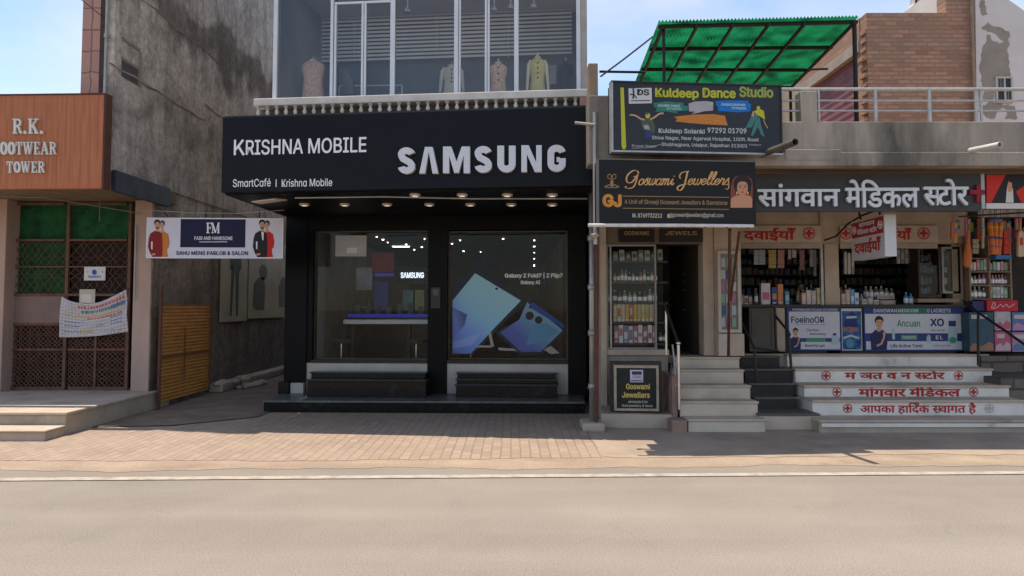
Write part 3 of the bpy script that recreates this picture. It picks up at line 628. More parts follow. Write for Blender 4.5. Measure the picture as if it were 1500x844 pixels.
# ---- the black sign
sg = thing('shop_signboard', 'long black signboard with big raised silver letters over the phone shop', 'sign', tuple(S.W(2.5, ZS, 0)))
u1 = S.sz(867.5, 220)[0]; zlo = S.sz(325,282)[1]; zhi = S.sz(325,172)[1]
mb = MB(); S.rsz(mb, 0, u1, zlo, zhi, -.12, 0); mb.build('board', mat('black_sign_panel', (.0055,.0068,.0095), (.0075,.009,.012), scale=.7, rough=.4, spec=.12), sg, bevel=.008)
mb = MB(); S.rsz(mb, .02, u1-.02, zhi+.001, zhi+.02, -.3, -.02); mb.build('top_trim', flat('sign_trim', (.03,.03,.032)), sg)
mb = MB(); S.text(mb, 'RISHNA MOBILE', 360.5, 203, 537, 225.5, .008, bold=.012); S.ribbon(mb, [(344.8,205.0),(344.3,227.6)], 3.1, .004, .008); S.ribbon(mb, [(345.6,219.2),(356.6,205.1)], 3.1, .004, .0081); S.ribbon(mb, [(349.2,214.0),(357.4,227.4)], 3.3, .004, .0082); mb.build('lettering', flat('white_acrylic', (.72,.72,.73), .35), sg)
mb = MB(); S.text(mb, 'Smɑrtcɑfé'.replace('c','C'), 341.5, 262, 397, 274, .008, bold=.006); mb.build('lettering', flat('white_acrylic', (.72,.72,.73), .35), sg); mb = MB(); S.rect(mb, 404.2, 263, 405.4, 274, .004, .007); mb.build('divider', flat('white_acrylic', (.72,.72,.73), .35), sg); mb = MB(); S.text(mb, 'Krishnɑ Mobile', 413, 262, 487, 273.5, .008, bold=.006); mb.build('lettering', flat('white_acrylic', (.72,.72,.73), .35), sg)
silver = mat('brushed_silver', (.60,.60,.62), (.5,.5,.52), scale=14, rough=.42, metal=.25, streak=12)
def block(mb, ch, x0, y0, x1, y1):
    W, H = x1-x0, y1-y0; t = H*.25
    X = lambda u: x0 + W*u; Y_ = lambda v: y1 - H*v
    def rb(pts, w=t): S.ribbon(mb, pts, w, .0, .075)
    if ch == 'S':
        h = t/2; q = []
        cx, r = W/2, W/2 - h
        top = [(x0+cx + r*math.cos(a), y0 + H*.27 - (H*.27-h)*math.sin(a)) for a in [R(12 + k*14) for k in range(13)]]
        bot = [(x0+cx + r*math.cos(a), y1 - H*.27 - (H*.27-h)*math.sin(a)) for a in [R(-8 - k*14) for k in range(13)]]
        top += [(x0+h*1.1, y0+H*.33), (x0+W*.3, y0+H*.43), (x0+W*.7, y0+H*.57)]
        bot = [(x1-h*1.05, y1-H*.34)] + bot
        rb(top + bot)
    elif ch == 'A':
        for s_ in (0, 1):
            f = (lambda u: u) if s_ == 0 else (lambda u: 1-u)
            S.poly(mb, [(X(f(0)), y1), (X(f(.30)), y0), (X(f(.5)), y0), (X(f(.5)), Y_(.83)), (X(f(.30)), y1)], 0, .075)
    elif ch == 'M':
        S.poly(mb, [(X(0),y1),(X(0),y0),(X(.3),y0),(X(.5),Y_(.42)),(X(.5),Y_(0.02)),(X(.42),Y_(.0)),(X(.23),Y_(.66)),(X(.23),y1)], 0, .075)
        S.poly(mb, [(X(1),y1),(X(.77),y1),(X(.77),Y_(.66)),(X(.58),Y_(0)),(X(.5),Y_(.02)),(X(.5),Y_(.42)),(X(.7),y0),(X(1),y0)], 0, .0752)
    elif ch == 'U':
        h = t/2; cx, r = W/2, W/2-h
        rb([(x0+h, y0), (x0+h, y1-H*.32)] + [(x0+cx - r*math.cos(a), y1-H*.32 + (H*.32-h)*math.sin(a)) for a in [R(k*15) for k in range(1, 12)]] + [(x1-h, y1-H*.32), (x1-h, y0)])
    elif ch == 'N':
        S.poly(mb, [(X(0),y1),(X(0),y0),(X(.36),y0),(X(.73),Y_(.36)),(X(.73),y0),(X(1),y0),(X(1),y1),(X(.66),y1),(X(.27),Y_(.66)),(X(.27),y1)], 0, .075)
    elif ch == 'G':
        h = t/2; cx, r = W/2, W/2-h; q = [(x0+cx + r*math.cos(a), y0+H*.3 - (H*.3-h)*math.sin(a)) for a in [R(8 + k*14.3) for k in range(13)]]
        q += [(x0+cx - r*math.cos(a), y1-H*.3 + (H*.3-h)*math.sin(a)) for a in [R(k*15) for k in range(13)]]
        q += [(x1-h, Y_(.5))]
        rb(q); S.rect(mb, X(.5), Y_(.54), X(1)-t*.9, Y_(.36), 0, .0745)
mb = MB()
for i, (ch, xa, xb) in enumerate((('S',585,609.5),('A',616,643.5),('M',650.5,689.5),('S',696.5,721.5),('U',729.5,756),('N',764.5,794),('G',802.5,829))):
    k = (xa-585)/244; block(mb, ch, xa, 217.5-4*k, xb, 256-3.5*k)
mb.build('raised_lettering', silver, sg)

# ---- interior of the phone shop, seen through the panes
zf = .5
mb = MB(); mb.box(lw.x+.2, rw.x-.12, 13.3, 29.5, .3, zf); mb.build('shop_floor', mat('shop_tiles', (.16,.13,.10), (.13,.105,.085), scale=3, rough=.3), shop)
mb = MB(); mb.box(lw.x+.2, rw.x-.12, 29.3, 29.5, zf, ZS); mb.build('back_wall', mat('shop_back_wall', (.16,.14,.13), (.11,.1,.095), scale=3), shop)
mb = MB(); mb.face([F.W(F.sz(459,450)[0], zf, -.2), Vector((P(476,450,14.4).x,14.4,zf)), Vector((P(476,450,14.4).x,14.4,ZS)), F.W(F.sz(459,450)[0], ZS, -.2)]); mb.build('reveal_wall', mat('pale_reveal', (.36,.36,.36), (.3,.3,.3), scale=2), shop)
it = thing('display_table', 'white topped display table seen through the left show window', 'table', (P(570,470,15).x, 15, zf))
T0, T1 = P(506,470,14.9).x, P(640,470,14.9).x; tz = P(560,468,14.9).z
mb = MB(); mb.box(T0, T1, 14.7, 15.5, tz-.09, tz); mb.build('tabletop', white, it, bevel=.01)
for x in (T0+.12, T1-.6): mb = MB(); mb.box(x, x+.06, 14.9, 15.2, zf, tz-.092); mb.build('leg', darkmetal, it)
E0 = PL(470, 18.9, 640, 18.9)
co_ = thing('blue_counter', 'low counter with a glowing blue edge at the back of the phone shop', 'counter', (P(560,470,17.5).x, 17.5, zf))
mb = MB(); mb.box(P(470,460,17.5).x, P(650,460,17.5).x, 17.4, 18.0, zf, P(550,462,17.5).z); mb.build('counter_body', flat('counter_black', (.02,.02,.022), .3), co_)
mb = MB(); mb.box(P(470,460,17.4).x, P(650,460,17.4).x, 17.38, 17.398, P(550,465,17.4).z, P(550,460,17.4).z); mb.build('blue_strip', flat('blue_light', (.06,.1,.9), .4, emit=.07), co_)
sc_ = thing('lit_wall_sign', 'small glowing white wordmark on a dark panel inside the phone shop', 'sign', (P(604,403,18.5).x, 18.5, P(604,403,18.5).z))
K = PL(470, 18.5, 640, 18.5)
mb = MB(); K.rect(mb, 580, 392, 640, 416, -.05, 0); mb.build('panel', flat('panel_black', (.015,.015,.02), .3), sc_)
mb = MB(); K.text(mb, 'SΛMSUNG', 587, 399, 621, 407.5, .006, bold=.03); mb.build('glowing_letters', flat('white_glow', (.8,.9,1), emit=.75), sc_)
for (xa, ya_, xb, yb_, c, nm, lab) in ((545,370,577,398,(.16,.03,.035),'lit_display','red lit display panel on the back wall of the phone shop'),(549,400,577,405,(.12,.1,.6),'lit_display','thin violet light strip on the back wall of the phone shop'),(484,392,545,425,(.2,.2,.24),'wall_screen','pale wall screen behind the left show window'),(548,412,568,455,(.03,.05,.2),'lit_display','tall blue display panel beside the wall screen'),(590,425,605,455,(.04,.12,.14),'product_poster','small teal product poster right of the display table'),(608,425,621,455,(.14,.16,.07),'product_poster','small olive product poster right of the teal one')):
    Q = PL(470, 18.3, 640, 18.3); mb = MB(); Q.rect(mb, xa, ya_, xb, yb_, -.04, 0); o = mb.build(nm, mat('lit_'+lab[:14].replace(' ','_')+str(xa), c, tuple(q*.5 for q in c), scale=3, rough=.3, emit=.12)); tag(o, lab, 'display panel')
# partition walls, stools and a stocked shelf deeper in the shop
mb = MB(); mb.box(P(545,450,18.6).x, P(600,450,18.6).x, 18.6, 18.8, zf, 2.75); mb.build('partition', mat('shop_partition', (.12,.10,.10), (.08,.07,.075), scale=2, rough=.5), shop)
for k, (x, Y) in enumerate(((500,14.3),(520,16.2),(610,14.2),(690,15.0))):
    p = P(x, 500, Y); t = thing('shop_stool', ('dark round stool at the left end of the display table','dark round stool behind the display table','dark round stool at the right end of the display table','dark round stool behind the phone print')[k], 'stool', (p.x, Y, zf))
    mb = MB(); mb.lathe([(.17,.52),(.19,.54),(.19,.6),(.02,.61)], (p.x,Y,zf), 14); mb.build('seat', flat('stool_seat', (.05,.045,.045), .5), t, smooth=True)
    mb = MB(); mb.lathe([(.18,0),(.18,.02),(.025,.04),(.025,.518)], (p.x,Y,zf), 12); mb.build('pedestal', steel, t, smooth=True)
wsh = thing('wall_shelf', 'long pale shelf with small boxes on the back left of the phone shop', 'shelf', (P(505,440,18.9).x, 18.9, 1.8)); WSQ = PL(470, 18.9, 640, 18.9)
mb = MB(); WSQ.rect(mb, 478, 449, 545, 451.5, -.3, 0); mb.build('shelf_board', white, wsh)
rw_ = random.Random(8)
for k in range(11): mb = MB(); x = 480 + k*5.8; WSQ.rect(mb, x, 449 - rw_.uniform(5,13), x+rw_.uniform(2.5,4.5), 448.9, -.2, -.05); o = mb.build('phone_carton', mat('carton_tone%d' % (k % 4), ((.4,.25,.15),(.12,.14,.3),(.4,.38,.36),(.3,.08,.08))[k % 4], rough=.4)); tag(o, 'small phone carton on the long pale shelf at the back of the phone shop', 'carton', 'phone cartons on the pale shelf')
# handset stands on the counters
for k in range(9):
    x = 492 + k*15.5; Y = 17.7; p = P(x, 458, Y); mb = MB(); zc_ = P(550,462,17.5).z+.002; h_ = random.uniform(.14,.3)
    mb.box(p.x-.05, p.x+.05, Y-.03, Y+.03, zc_, zc_+.05); mb.hexa([(p.x-.06,Y-.02,zc_+.051),(p.x+.06,Y-.02,zc_+.051),(p.x+.06,Y,zc_+.051),(p.x-.06,Y,zc_+.051)], [(p.x-.06,Y+.03,zc_+h_),(p.x+.06,Y+.03,zc_+h_),(p.x+.06,Y+.05,zc_+h_),(p.x-.06,Y+.05,zc_+h_)])
    o = mb.build('phone_stand', mat('stand_tone%d' % (k % 3), ((.3,.25,.2),(.2,.22,.28),(.35,.3,.22))[k % 3], rough=.3)); tag(o, 'small phone on a stand along the blue edged counter', 'phone stand', 'phones standing on the blue edged counter')
lampw = flat('shop_lamp_glint', (1,.9,.72), emit=7.0)
lz = ZS-.01
for k, (x, y) in enumerate([(552,347),(561,351),(568,355),(595,358),(607,366),(618,362),(622,350),(662,357),(674,352),(679,368),(704,369),(737,350)] + [(782.5, 352+9*j) for j in range(6)]):  # last column stands in for dots reflected in the pane, added as lamps
    p = PZ(x, y, lz)
    if p.y > 29: p = Vector((p.x*(28.9/p.y), 28.9, lz))
    r = (.015,.021,.011,.018)[k % 4]; mb = MB(); mb.lathe([(r,-.012),(r*1.15,-.008),(r*1.15,0)], (p.x,p.y,lz), 10); o = mb.build('ceiling_lamp_glint', lampw); tag(o, 'tiny warm ceiling lamp or reflected lamp dot glowing inside the phone shop', 'lamp', 'small lamps on the phone shop ceiling')
for k, (xa, xb, Y) in enumerate(((575,600,19.5),)):
    a, b = P(xa,350,Y).x, P(xb,350,Y).x; mb = MB(); mb.box(a, b, Y-.012, Y+.012, lz-.02, lz-.005); tag(mb.build('tube_lamp', flat('tube_glow', (1,.95,.86), emit=5.0)), ('slim tube lamp deeper in the phone shop beyond the table','slim tube lamp behind the phone print')[k], 'lamp')
# paper notice and switch box
mb = MB(); F.rect(mb, 488, 344, 534, 375, -.137, -.134); F.rect(mb, 505, 362, 520, 370, -.134, -.1335, 1); o = mb.build('paper_notice', [mat('grey_paper', (.42,.43,.45), (.36,.37,.39), scale=5, rough=.6), flat('paper_light', (.6,.6,.6))]); tag(o, 'grey paper notice stuck inside the left show window', 'notice')
sb = thing('switch_box', 'small grey access box fixed on the black centre column', 'switch box', tuple(F.W(F.sz(639,437)[0], fz(453), .03)))
mb = MB(); F.rect(mb, 632, 421, 646, 452, .031, .07); mb.build('box_body', flat('box_grey', (.035,.037,.042), .35), sb, bevel=.006)
mb = MB(); F.rect(mb, 635, 424, 643, 433, .0705, .074); mb.build('box_display', flat('box_display', (.09,.09,.1), .2), sb)

# ---- printed phones on the right pane
st = thing('window_sticker', 'large blue cut out print of folding phones on the right show window', 'window print', tuple(F.W(F.sz(745,525)[0], zb1, -.137)))
zx = lambda X: 640 + X/3.836
zy = lambda Y: 320 + Y/3.836
def zp(*pts): return [(zx(a), zy(b)) for a, b in pts]
framed = flat('phone_frame_print', (.012,.02,.035), .3)
def ppoly(name, m, off, *polys):
    for q in polys:
        mb = MB(); F.poly(mb, zp(*q), -.139, off); mb.build(name, m, st)
ppoly('phone_edge', framed, -.1340, ((76,392),(205,268),(492,458),(478,482),(196,768),(78,768)), ((190,252),(392,150),(404,166),(250,296)), ((455,575),(512,458),(540,460),(724,600),(722,636),(588,768),(460,768),(322,640)))
ppoly('phone_screen', gradm('phone_screen_print', [(0,(.04,.08,.34)),(.35,(.12,.25,.66)),(.6,(.2,.44,.62)),(1,(.27,.52,.62))], rot=.9), -.1335, ((82,462),(210,306),(470,462),(330,606),(186,762),(82,762)))
ppoly('screen_petal', gradm('petal_print', [(0,(.05,.09,.4)),(.5,(.08,.16,.5)),(1,(.02,.05,.2))], rot=.6), -.1331, ((82,500),(165,540),(150,600),(82,690)),)
ppoly('screen_petal', gradm('petal_print_b', [(0,(.12,.2,.6)),(1,(.22,.36,.62))], rot=.3), -.1328, ((82,700),(250,640),(190,715),(82,735)))
ppoly('camera_hole', framed, -.1325, [(332+9*math.cos(a), 394+7*math.sin(a)) for a in [2*math.pi*k/10 for k in range(10)]])
ppoly('phone_back', gradm('phone_back_print', [(0,(.02,.035,.18)),(.45,(.035,.07,.34)),(.8,(.1,.24,.4)),(1,(.12,.28,.4))], rot=.7), -.1335, ((352,642),(460,570),(505,470),(690,615),(706,632),(582,752),(468,752)))
ppoly('back_facet', flat('facet_print', (.1,.25,.40), .3), -.1331, ((530,600),(612,590),(690,640),(600,690),(500,716)), ((462,575),(497,545),(520,610)))
ppoly('back_edge', flat('edge_print', (.03,.06,.28), .3), -.1329, ((516,468),(545,474),(716,600),(712,618),(520,500)))
ppoly('camera_lens', flat('lens_print', (.012,.012,.016), .2), -.1325, *[[(cx+r*math.cos(a), cy+r*math.sin(a)) for a in [2*math.pi*k/16 for k in range(16)]] for cx, cy, r in ((520,548,24),(570,572,22),(522,474,7),(522,500,7))])
ppoly('print_base', flat('pale_base_print', (.33,.31,.28), .4), -.1337, ((222,716),(310,716),(308,728),(215,728)), ((340,728),(430,735),(450,748),(345,744)), ((600,740),(640,718),(690,760),(640,766)), ((286,652),(300,640),(318,722),(300,724)))
mb = MB(); F.text(mb, 'Gɑlɑxy Z Fold7 | Z Flip7', 738.5, 398.5, 824.5, 408, -.13, bold=.035); mb.build('printed_words', flat('white_vinyl', (.85,.85,.85), .5), st); mb = MB(); F.text(mb, 'Gɑlɑxy AI', 762, 410.5, 791, 417.5, -.13, bold=.03); mb.build('printed_words', flat('white_vinyl', (.85,.85,.85), .5), st)
ppoly('blue_star', flat('blue_star_print', (.03,.07,.3)), -.1325, ((584,360),(596,349),(612,358),(600,372)))
# ================================================================ UPSTAIRS SHOWROOM
U = PL(370, 10.75, 862, 10.25, 140)
up = thing('glazed_showroom', 'glazed upper floor showroom in white aluminium frames above the black signboard', 'showroom', tuple(U.W(2.3, ZS+1, -1)))
GO = -.22; DEP = -2.15
zsill = U.sz(620,138)[1]; zledge = U.sz(620,149)[1]; ztop = U.sz(620,-62)[1]
uA, uB = U.sz(391,80)[0], U.sz(858,80)[0]
# balcony front with turned balusters
ba = thing('balustrade', 'low white balcony ledge with a row of small turned balusters', 'balustrade', tuple(U.W(2.3, ZS+1, 0)))
la, lb = U.sz(371,143)[0], U.sz(862,138)[0]
zt0 = U.sz(371,139)[1]; zt1 = U.sz(862,133)[1]
zz = (U.sz(620,137)[1]); zy0 = U.sz(620,148)[1]; zb0 = U.sz(620,163)[1]
ivory = mat('ivory_paint', (.60,.57,.52), (.48,.44,.39), scale=3.5, rough=.6, c3=(.3,.26,.22), s3=3, lo3=.6, hi3=.85)
mb = MB(); U.rsz(mb, la, lb, zy0, zz, -.45, 0); mb.build('ledge', ivory, ba, bevel=.012)
mb = MB(); U.rsz(mb, la, lb, zb0-.1, zb0, -.45, .0); mb.build('base_rail', ivory, ba, bevel=.01)
mb = MB(); U.rsz(mb, la+.02, lb-.02, zb0+.001, zy0-.001, -.45, -.22); mb.build('recess_wall', mat('recess_brown', (.17,.14,.115), (.12,.095,.08), scale=6), ba)
u_0, u_1 = U.sz(376,155)[0], U.sz(843,152)[0]; H = zy0 - zb0
for k in range(34):
    c = U.W(u_0 + (u_1-u_0)*k/33, zb0, -.06); mb = MB()
    mb.lathe([(.034,0),(.034,H*.1),(.02,H*.16),(.03,H*.34),(.031,H*.42),(.02,H*.6),(.016,H*.74),(.028,H*.8),(.02,H*.85),(.034,H*.9),(.034,H)], tuple(c), 10)
    mb.build('baluster', ivory, ba, smooth=True)
mb = MB(); U.rsz(mb, U.sz(849,150)[0], lb-.01, zb0+.001, zy0-.002, -.2, -.01); mb.build('end_block', mat('reddish_stone', (.4,.2,.17), (.3,.17,.14), scale=6), ba)
mb = MB(); U.rsz(mb, U.sz(327,165)[0]+.05, U.sz(400,165)[0], zhi+.022, zhi+.085, -.35, -.01); o = mb.build('white_board', mat('white_lining', (.62,.6,.57), (.5,.48,.45), scale=4), None, bevel=.01); tag(o, 'white lining board lying on top of the left end of the black sign', 'board')
# slab and back structure
W_ = lambda u, off: U.W(u, 0, off)
def uhex(mb, u0, u1, o0, o1, z0, z1): U.rsz(mb, u0, u1, z0, z1, o0, o1)
mb = MB(); uhex(mb, uA, uB, -3.0, GO-.3, zb0-.4, zsill-.02); mb.build('floor_slab', concrete, up)
mb = MB(); uhex(mb, uA, uB, -12, GO, ztop, ztop+2.2); mb.build('upper_wall', plaster, up); mb = MB(); uhex(mb, uA+.081, uB-.081, DEP, GO-.06, ztop-.03, ztop-.003); mb.build('ceiling', white, up)

inwall = mat('showroom_wall', (.16,.18,.22), (.13,.145,.18), scale=2, rough=.8)
mb = MB(); uhex(mb, uA, uB, DEP-.2, DEP, zsill-.3, ztop); mb.build('back_wall', inwall, up)
mb = MB(); uhex(mb, uA, uA+.08, DEP, GO-.06, zsill, ztop-.002); mb.build('side_wall', mat('showroom_side', (.45,.45,.45), (.38,.38,.39), scale=1.5), up)
mb = MB(); uhex(mb, uB-.08, uB, DEP, GO-.06, zsill, ztop-.002); mb.build('side_wall', ivory, up)
mb = MB(); uhex(mb, uA+.081, uB-.081, DEP, GO-.05, zsill-.3, zsill-.03); mb.build('inner_floor', mat('showroom_floor', (.12,.11,.11), (.1,.09,.09), scale=3), up)
# the rest of the building behind
mb = MB(); uhex(mb, uA, uB, -11.9, DEP-.21, ZS+.25, ztop-.01); mb.build('rear_block', plaster, up)
# frames
fr = [(391.5,397.5,0),(476.5,480.8,0),(481.6,485,1),(522.3,525.6,1),(526.4,529.8,1),(566,573,0),(661.3,667.5,0),(668,671,1),(707,710.2,1),(711,714.4,1),(751,757.6,0),(844,850.5,0)]
for xa, xb, k in fr:
    mb = MB(); a, b = U.sz(xa,70)[0], U.sz(xb,70)[0]; uhex(mb, a, b, GO-.05, GO+(.02 if k == 0 else .005), zsill+.001, ztop-.001 if k == 0 else U.sz(620,-8)[1]); mb.build('mullion', alum, up, bevel=.004)
for xa, xb in ((481.6,566),(668,751)):
    mb = MB(); a, b = U.sz(xa,70)[0], U.sz(xb,70)[0]; z = U.sz(620,-8)[1]; uhex(mb, a, b, GO-.05, GO+.004, z+.001, z+.035); mb.build('head_rail', alum, up); mb = MB(); uhex(mb, a+.03, b-.03, GO-.045, GO, zsill+.002, zsill+.035); mb.build('bottom_rail', alum, up)
mb = MB(); uhex(mb, U.sz(850.7,70)[0], uB+.02, GO-.05, GO+.03, zsill+.001, ztop); mb.build('corner_trim', mat('corner_cement', (.4,.37,.33), (.3,.28,.25), scale=4), up)
xs = [397.5,476.5,522.5,566,661.3,707.5,751,844]
gl2 = glassm('showroom_glass', tint=(.95,.96,.96), add=.025)
for xa, xb in ((397.5,476.5),(485,522.3),(529.8,566),(573,661.3),(671,707),(714.4,751),(757.6,844)):
    a, b = U.sz(xa,70)[0], U.sz(xb,70)[0]; mb = MB(); mb.face([U.W(a,zsill,GO-.03),U.W(b,zsill,GO-.03),U.W(b,ztop,GO-.03),U.W(a,ztop,GO-.03)]); mb.build('pane', gl2, up)
# roller blinds on the back wall
bl = thing('slatted_blind', 'wide grey slatted blind across the back of the upstairs showroom', 'blind', tuple(U.W(2.3, zsill, DEP+.1)))
BK = PL(430, U.W(0,0,DEP+.12).y, 850, U.W(uB,0,DEP+.12).y, 80)
slat = mat('pale_slat', (.75,.75,.76), (.68,.68,.69), scale=3, rough=.5)
mb = MB(); a, b = BK.sz(437,60)[0], BK.sz(838,60)[0]
for k in range(13):
    y = 86 - 5.7*k; z = BK.sz(620, y)[1]
    mb.hexa([BK.W(a,z,.0),BK.W(b,z,.0),BK.W(b,z+.002,-.004),BK.W(a,z+.002,-.004)], [BK.W(a,z+.034,.016),BK.W(b,z+.034,.016),BK.W(b,z+.036,.012),BK.W(a,z+.036,.012)])
mb.build('slats', slat, bl)
mb = MB(); BK.rsz(mb, a-.01, b+.01, BK.sz(620,10)[1], BK.sz(620,5)[1]+.02, -.02, .06); mb.build('head_box', slat, bl)
mb = MB()
for x in (520, 640, 745): p0, p1 = BK.pt(x, 86, .03), BK.pt(x, 10, .03); mb.tube([p0, p1], .004, 5)
mb.build('cords', slat, bl)
# spot lamps under the showroom ceiling
for x, y in ((597,14),(724,12),(782,8),(748,9)):
    q = PL(400, U.W(1,0,-1.0).y, 860, U.W(4,0,-1.0).y, 20); p = q.pt(x, y, 0)
    t = thing('spot_lamp', 'small white spot lamp under the upstairs showroom ceiling', 'lamp', tuple(p), 'spot lamps upstairs')
    mb = MB(); mb.tube([p+Vector((0,0,.02)), (p.x,p.y,ztop-.003)], .008, 6); mb.build('stem', white, t); mb = MB(); mb.lathe([(.03,-.05),(.055,-.05),(.045,.0),(.015,.03)], tuple(p), 12); mb.build('lamp_head', alum, t, smooth=True)

# garments on dress forms
def form(x, ytop, ybot, half, off, body_c, lab, vest=True, sleeve=None, knob=None, buttons=0, pattern=None, open_front=False, cat_='mannequin'):
    Q = PL(400, U.W(0,0,off).y, 860, U.W(uB,0,off).y, 100)
    c = Q.pt(x, ybot, 0); zt_ = Q.sz(x, ytop)[1]; zb_ = zsill - .25; hw = (Q.sz(x+half,100)[0]-Q.sz(x-half,100)[0])/2
    H = zt_ - c.z; t = thing('mannequin', lab, cat_, (c.x, c.y, zb_))
    bm_ = mat('cloth_' + lab[:18].replace(' ','_'), body_c, pattern or tuple(q*.8 for q in body_c), scale=26 if pattern else 5, rough=.85, bump=.15, bscale=30)
    z = lambda v: c.z + H*v
    mb = MB(); d = .58
    secs = [(c.x,c.y,zb_,hw*.98,hw*d),(c.x,c.y,z(.0),hw*.93,hw*d),(c.x,c.y,z(.25),hw*.84,hw*.56),(c.x,c.y,z(.42),hw*.80,hw*.55),(c.x,c.y,z(.62),hw*.93,hw*.62),(c.x,c.y,z(.76),hw*1.0,hw*.6),(c.x,c.y,z(.85),hw*.97,hw*.5),(c.x,c.y,z(.92),hw*.68,hw*.4),(c.x,c.y,z(.965),hw*.36,hw*.32),(c.x,c.y,z(1.0),hw*.30,hw*.30)]
    mb.loft(secs, 20); mb.build('garment', bm_, t, smooth=True)
    mb = MB(); kk = knob or (.5,.47,.42); km = mat('knob_%d' % int(kk[0]*1000), kk, rough=.4)
    mb.lathe([(hw*.22,0),(hw*.2,H*.05),(hw*.1,H*.065),(hw*.07,H*.09),(hw*.13,H*.11),(hw*.1,H*.14),(.004,H*.15)], (c.x,c.y,z(1.0)-.005), 12); mb.build('neck_knob', km, t, smooth=True)
    if sleeve:
        sm = mat('sleeve_' + lab[:18].replace(' ','_'), sleeve, tuple(q*.8 for q in sleeve), scale=5, rough=.85)
        for s_ in (-1, 1):
            mb = MB(); mb.tube([(c.x+s_*hw*.78,c.y,z(.9)),(c.x+s_*hw*1.02,c.y,z(.78)),(c.x+s_*hw*1.14,c.y-.02,z(.45)),(c.x+s_*hw*1.22,c.y-.04,z(.12)),(c.x+s_*hw*1.24,c.y-.05,z(.0))], [hw*.2,hw*.24,hw*.2,hw*.17,hw*.15], 10)
            mb.build('sleeve', sm, t, smooth=True)
    if buttons:
        for k in range(buttons):
            v = .78 - .42*k/max(1, buttons-1); mb = MB(); yy = c.y - hw*(.63 if v > .5 else .575); mb.ball((c.x, yy, z(v)), .014, .006, .014, 8, 5); mb.build('button', flat('dark_button', (.06,.04,.03), .3), t)
    mb = MB(); mb.tube([(c.x-hw*.3,c.y-hw*.2,z(1.0)),(c.x-.02,c.y-hw*.52,z(.84)),(c.x,c.y-hw*.6,z(.76))], .012, 5); mb.tube([(c.x+hw*.3,c.y-hw*.2,z(1.0)),(c.x+.02,c.y-hw*.52,z(.84)),(c.x,c.y-hw*.6,z(.76))], .012, 5); mb.build('collar', bm_, t)
    return t
form(458.5, 88, 138, 16.5, -.75, (.52,.33,.26), 'dress form in a sleeveless pink floral garment near the left pane', pattern=(.66,.5,.41), knob=(.3,.25,.22))
form(436, 101, 138, 12, -1.3, (.055,.07,.10), 'dress form in a dark navy waistcoat behind the pink floral one', knob=(.55,.5,.42))
form(662, 96, 137, 13.5, -.75, (.62,.59,.5), 'dress form in an off white buttoned coat behind a window mullion', sleeve=(.62,.59,.5), buttons=4, knob=(.35,.33,.3))
form(730, 92, 135, 13, -.7, (.5,.25,.16), 'dress form in a sleeveless rust brown waistcoat', buttons=3, knob=(.6,.57,.5))
form(787.5, 84, 134, 12.5, -.7, (.64,.54,.24), 'dress form in a yellow waistcoat over a cream sleeved kurta', sleeve=(.66,.62,.48), buttons=4, knob=(.6,.57,.5))
form(829, 90, 134, 9.5, -1.4, (.06,.075,.11), 'dress form in a dark blue coat near the right end of the showroom', sleeve=(.06,.075,.11), knob=(.5,.47,.42))
# rack with clothes
rk = thing('clothes_rack', 'thin metal clothes rack with grey garments in the upstairs showroom', 'clothes rack', tuple(U.W(U.sz(540,130)[0], zsill-.3, -1.5)))
Q = PL(400, U.W(0,0,-1.5).y, 860, U.W(uB,0,-1.5).y, 100)
mb = MB(); a, b = Q.pt(497,126,0), Q.pt(589,125,0); mb.tube([a,b], .012, 6); mb.tube([a,(a.x,a.y,zsill-.29)], .012, 6); mb.tube([b,(b.x,b.y,zsill-.29)], .012, 6); mb.build('rail', alum, rk)
mb = MB(); Q.poly(mb, [(505,102),(511,106),(519,120),(519,139),(503,139)], -.03, .05); mb.build('garment', mat('grey_garment', (.2,.2,.21), (.15,.15,.16), scale=5), rk)
mb = MB(); Q.poly(mb, [(487,96),(495,97),(496,139),(485,139)], -.03, .05); mb.build('garment', mat('brown_garment', (.13,.1,.09), (.1,.08,.075), scale=5), rk)
gb = MB(); Q2 = PL(400, U.W(0,0,-1.9).y, 860, U.W(uB,0,-1.9).y, 100); Q2.rect(gb, 805, 96, 815, 124, -.02, .02); tag(gb.build('shirt_box', mat('pale_shirt', (.4,.42,.42), (.33,.35,.35), scale=4)), 'folded pale shirt hung behind the yellow waistcoat', 'shirt')

# ================================================================ LEFT SIGNS
WS = PL(-60, 10.8, 152, 10.72, 200)
ws = thing('wooden_signboard', 'orange brown wood plank signboard with raised white letters over the metal gate', 'sign', tuple(WS.W(1, 3.5, 0)))
wood = bpy.data.materials.new('sign_planks'); wood.use_nodes = True
nt = wood.node_tree; bb = nt.nodes['Principled BSDF']; lk = nt.links.new
t_ = nt.nodes.new('ShaderNodeTexCoord'); m1 = nt.nodes.new('ShaderNodeMapping'); m1.inputs['Scale'].default_value = (9, 1, .5); n1 = nt.nodes.new('ShaderNodeTexNoise'); n1.inputs['Scale'].default_value = 3; n1.inputs['Detail'].default_value = 8
w1 = nt.nodes.new('ShaderNodeTexWave'); w1.wave_type = 'BANDS'; w1.bands_direction = 'X'; w1.wave_profile = 'SAW'; w1.inputs['Scale'].default_value = 2.6; w1.inputs['Distortion'].default_value = 0
r1 = nt.nodes.new('ShaderNodeValToRGB'); r1.color_ramp.elements[0].color = (.42,.128,.036,1); r1.color_ramp.elements[1].color = (.29,.08,.024,1); r1.color_ramp.elements[0].position = .35; r1.color_ramp.elements[1].position = .7
r2 = nt.nodes.new('ShaderNodeValToRGB'); r2.color_ramp.elements[0].color = (.25,.25,.25,1); r2.color_ramp.elements[0].position = .0; r2.color_ramp.elements[1].position = .07
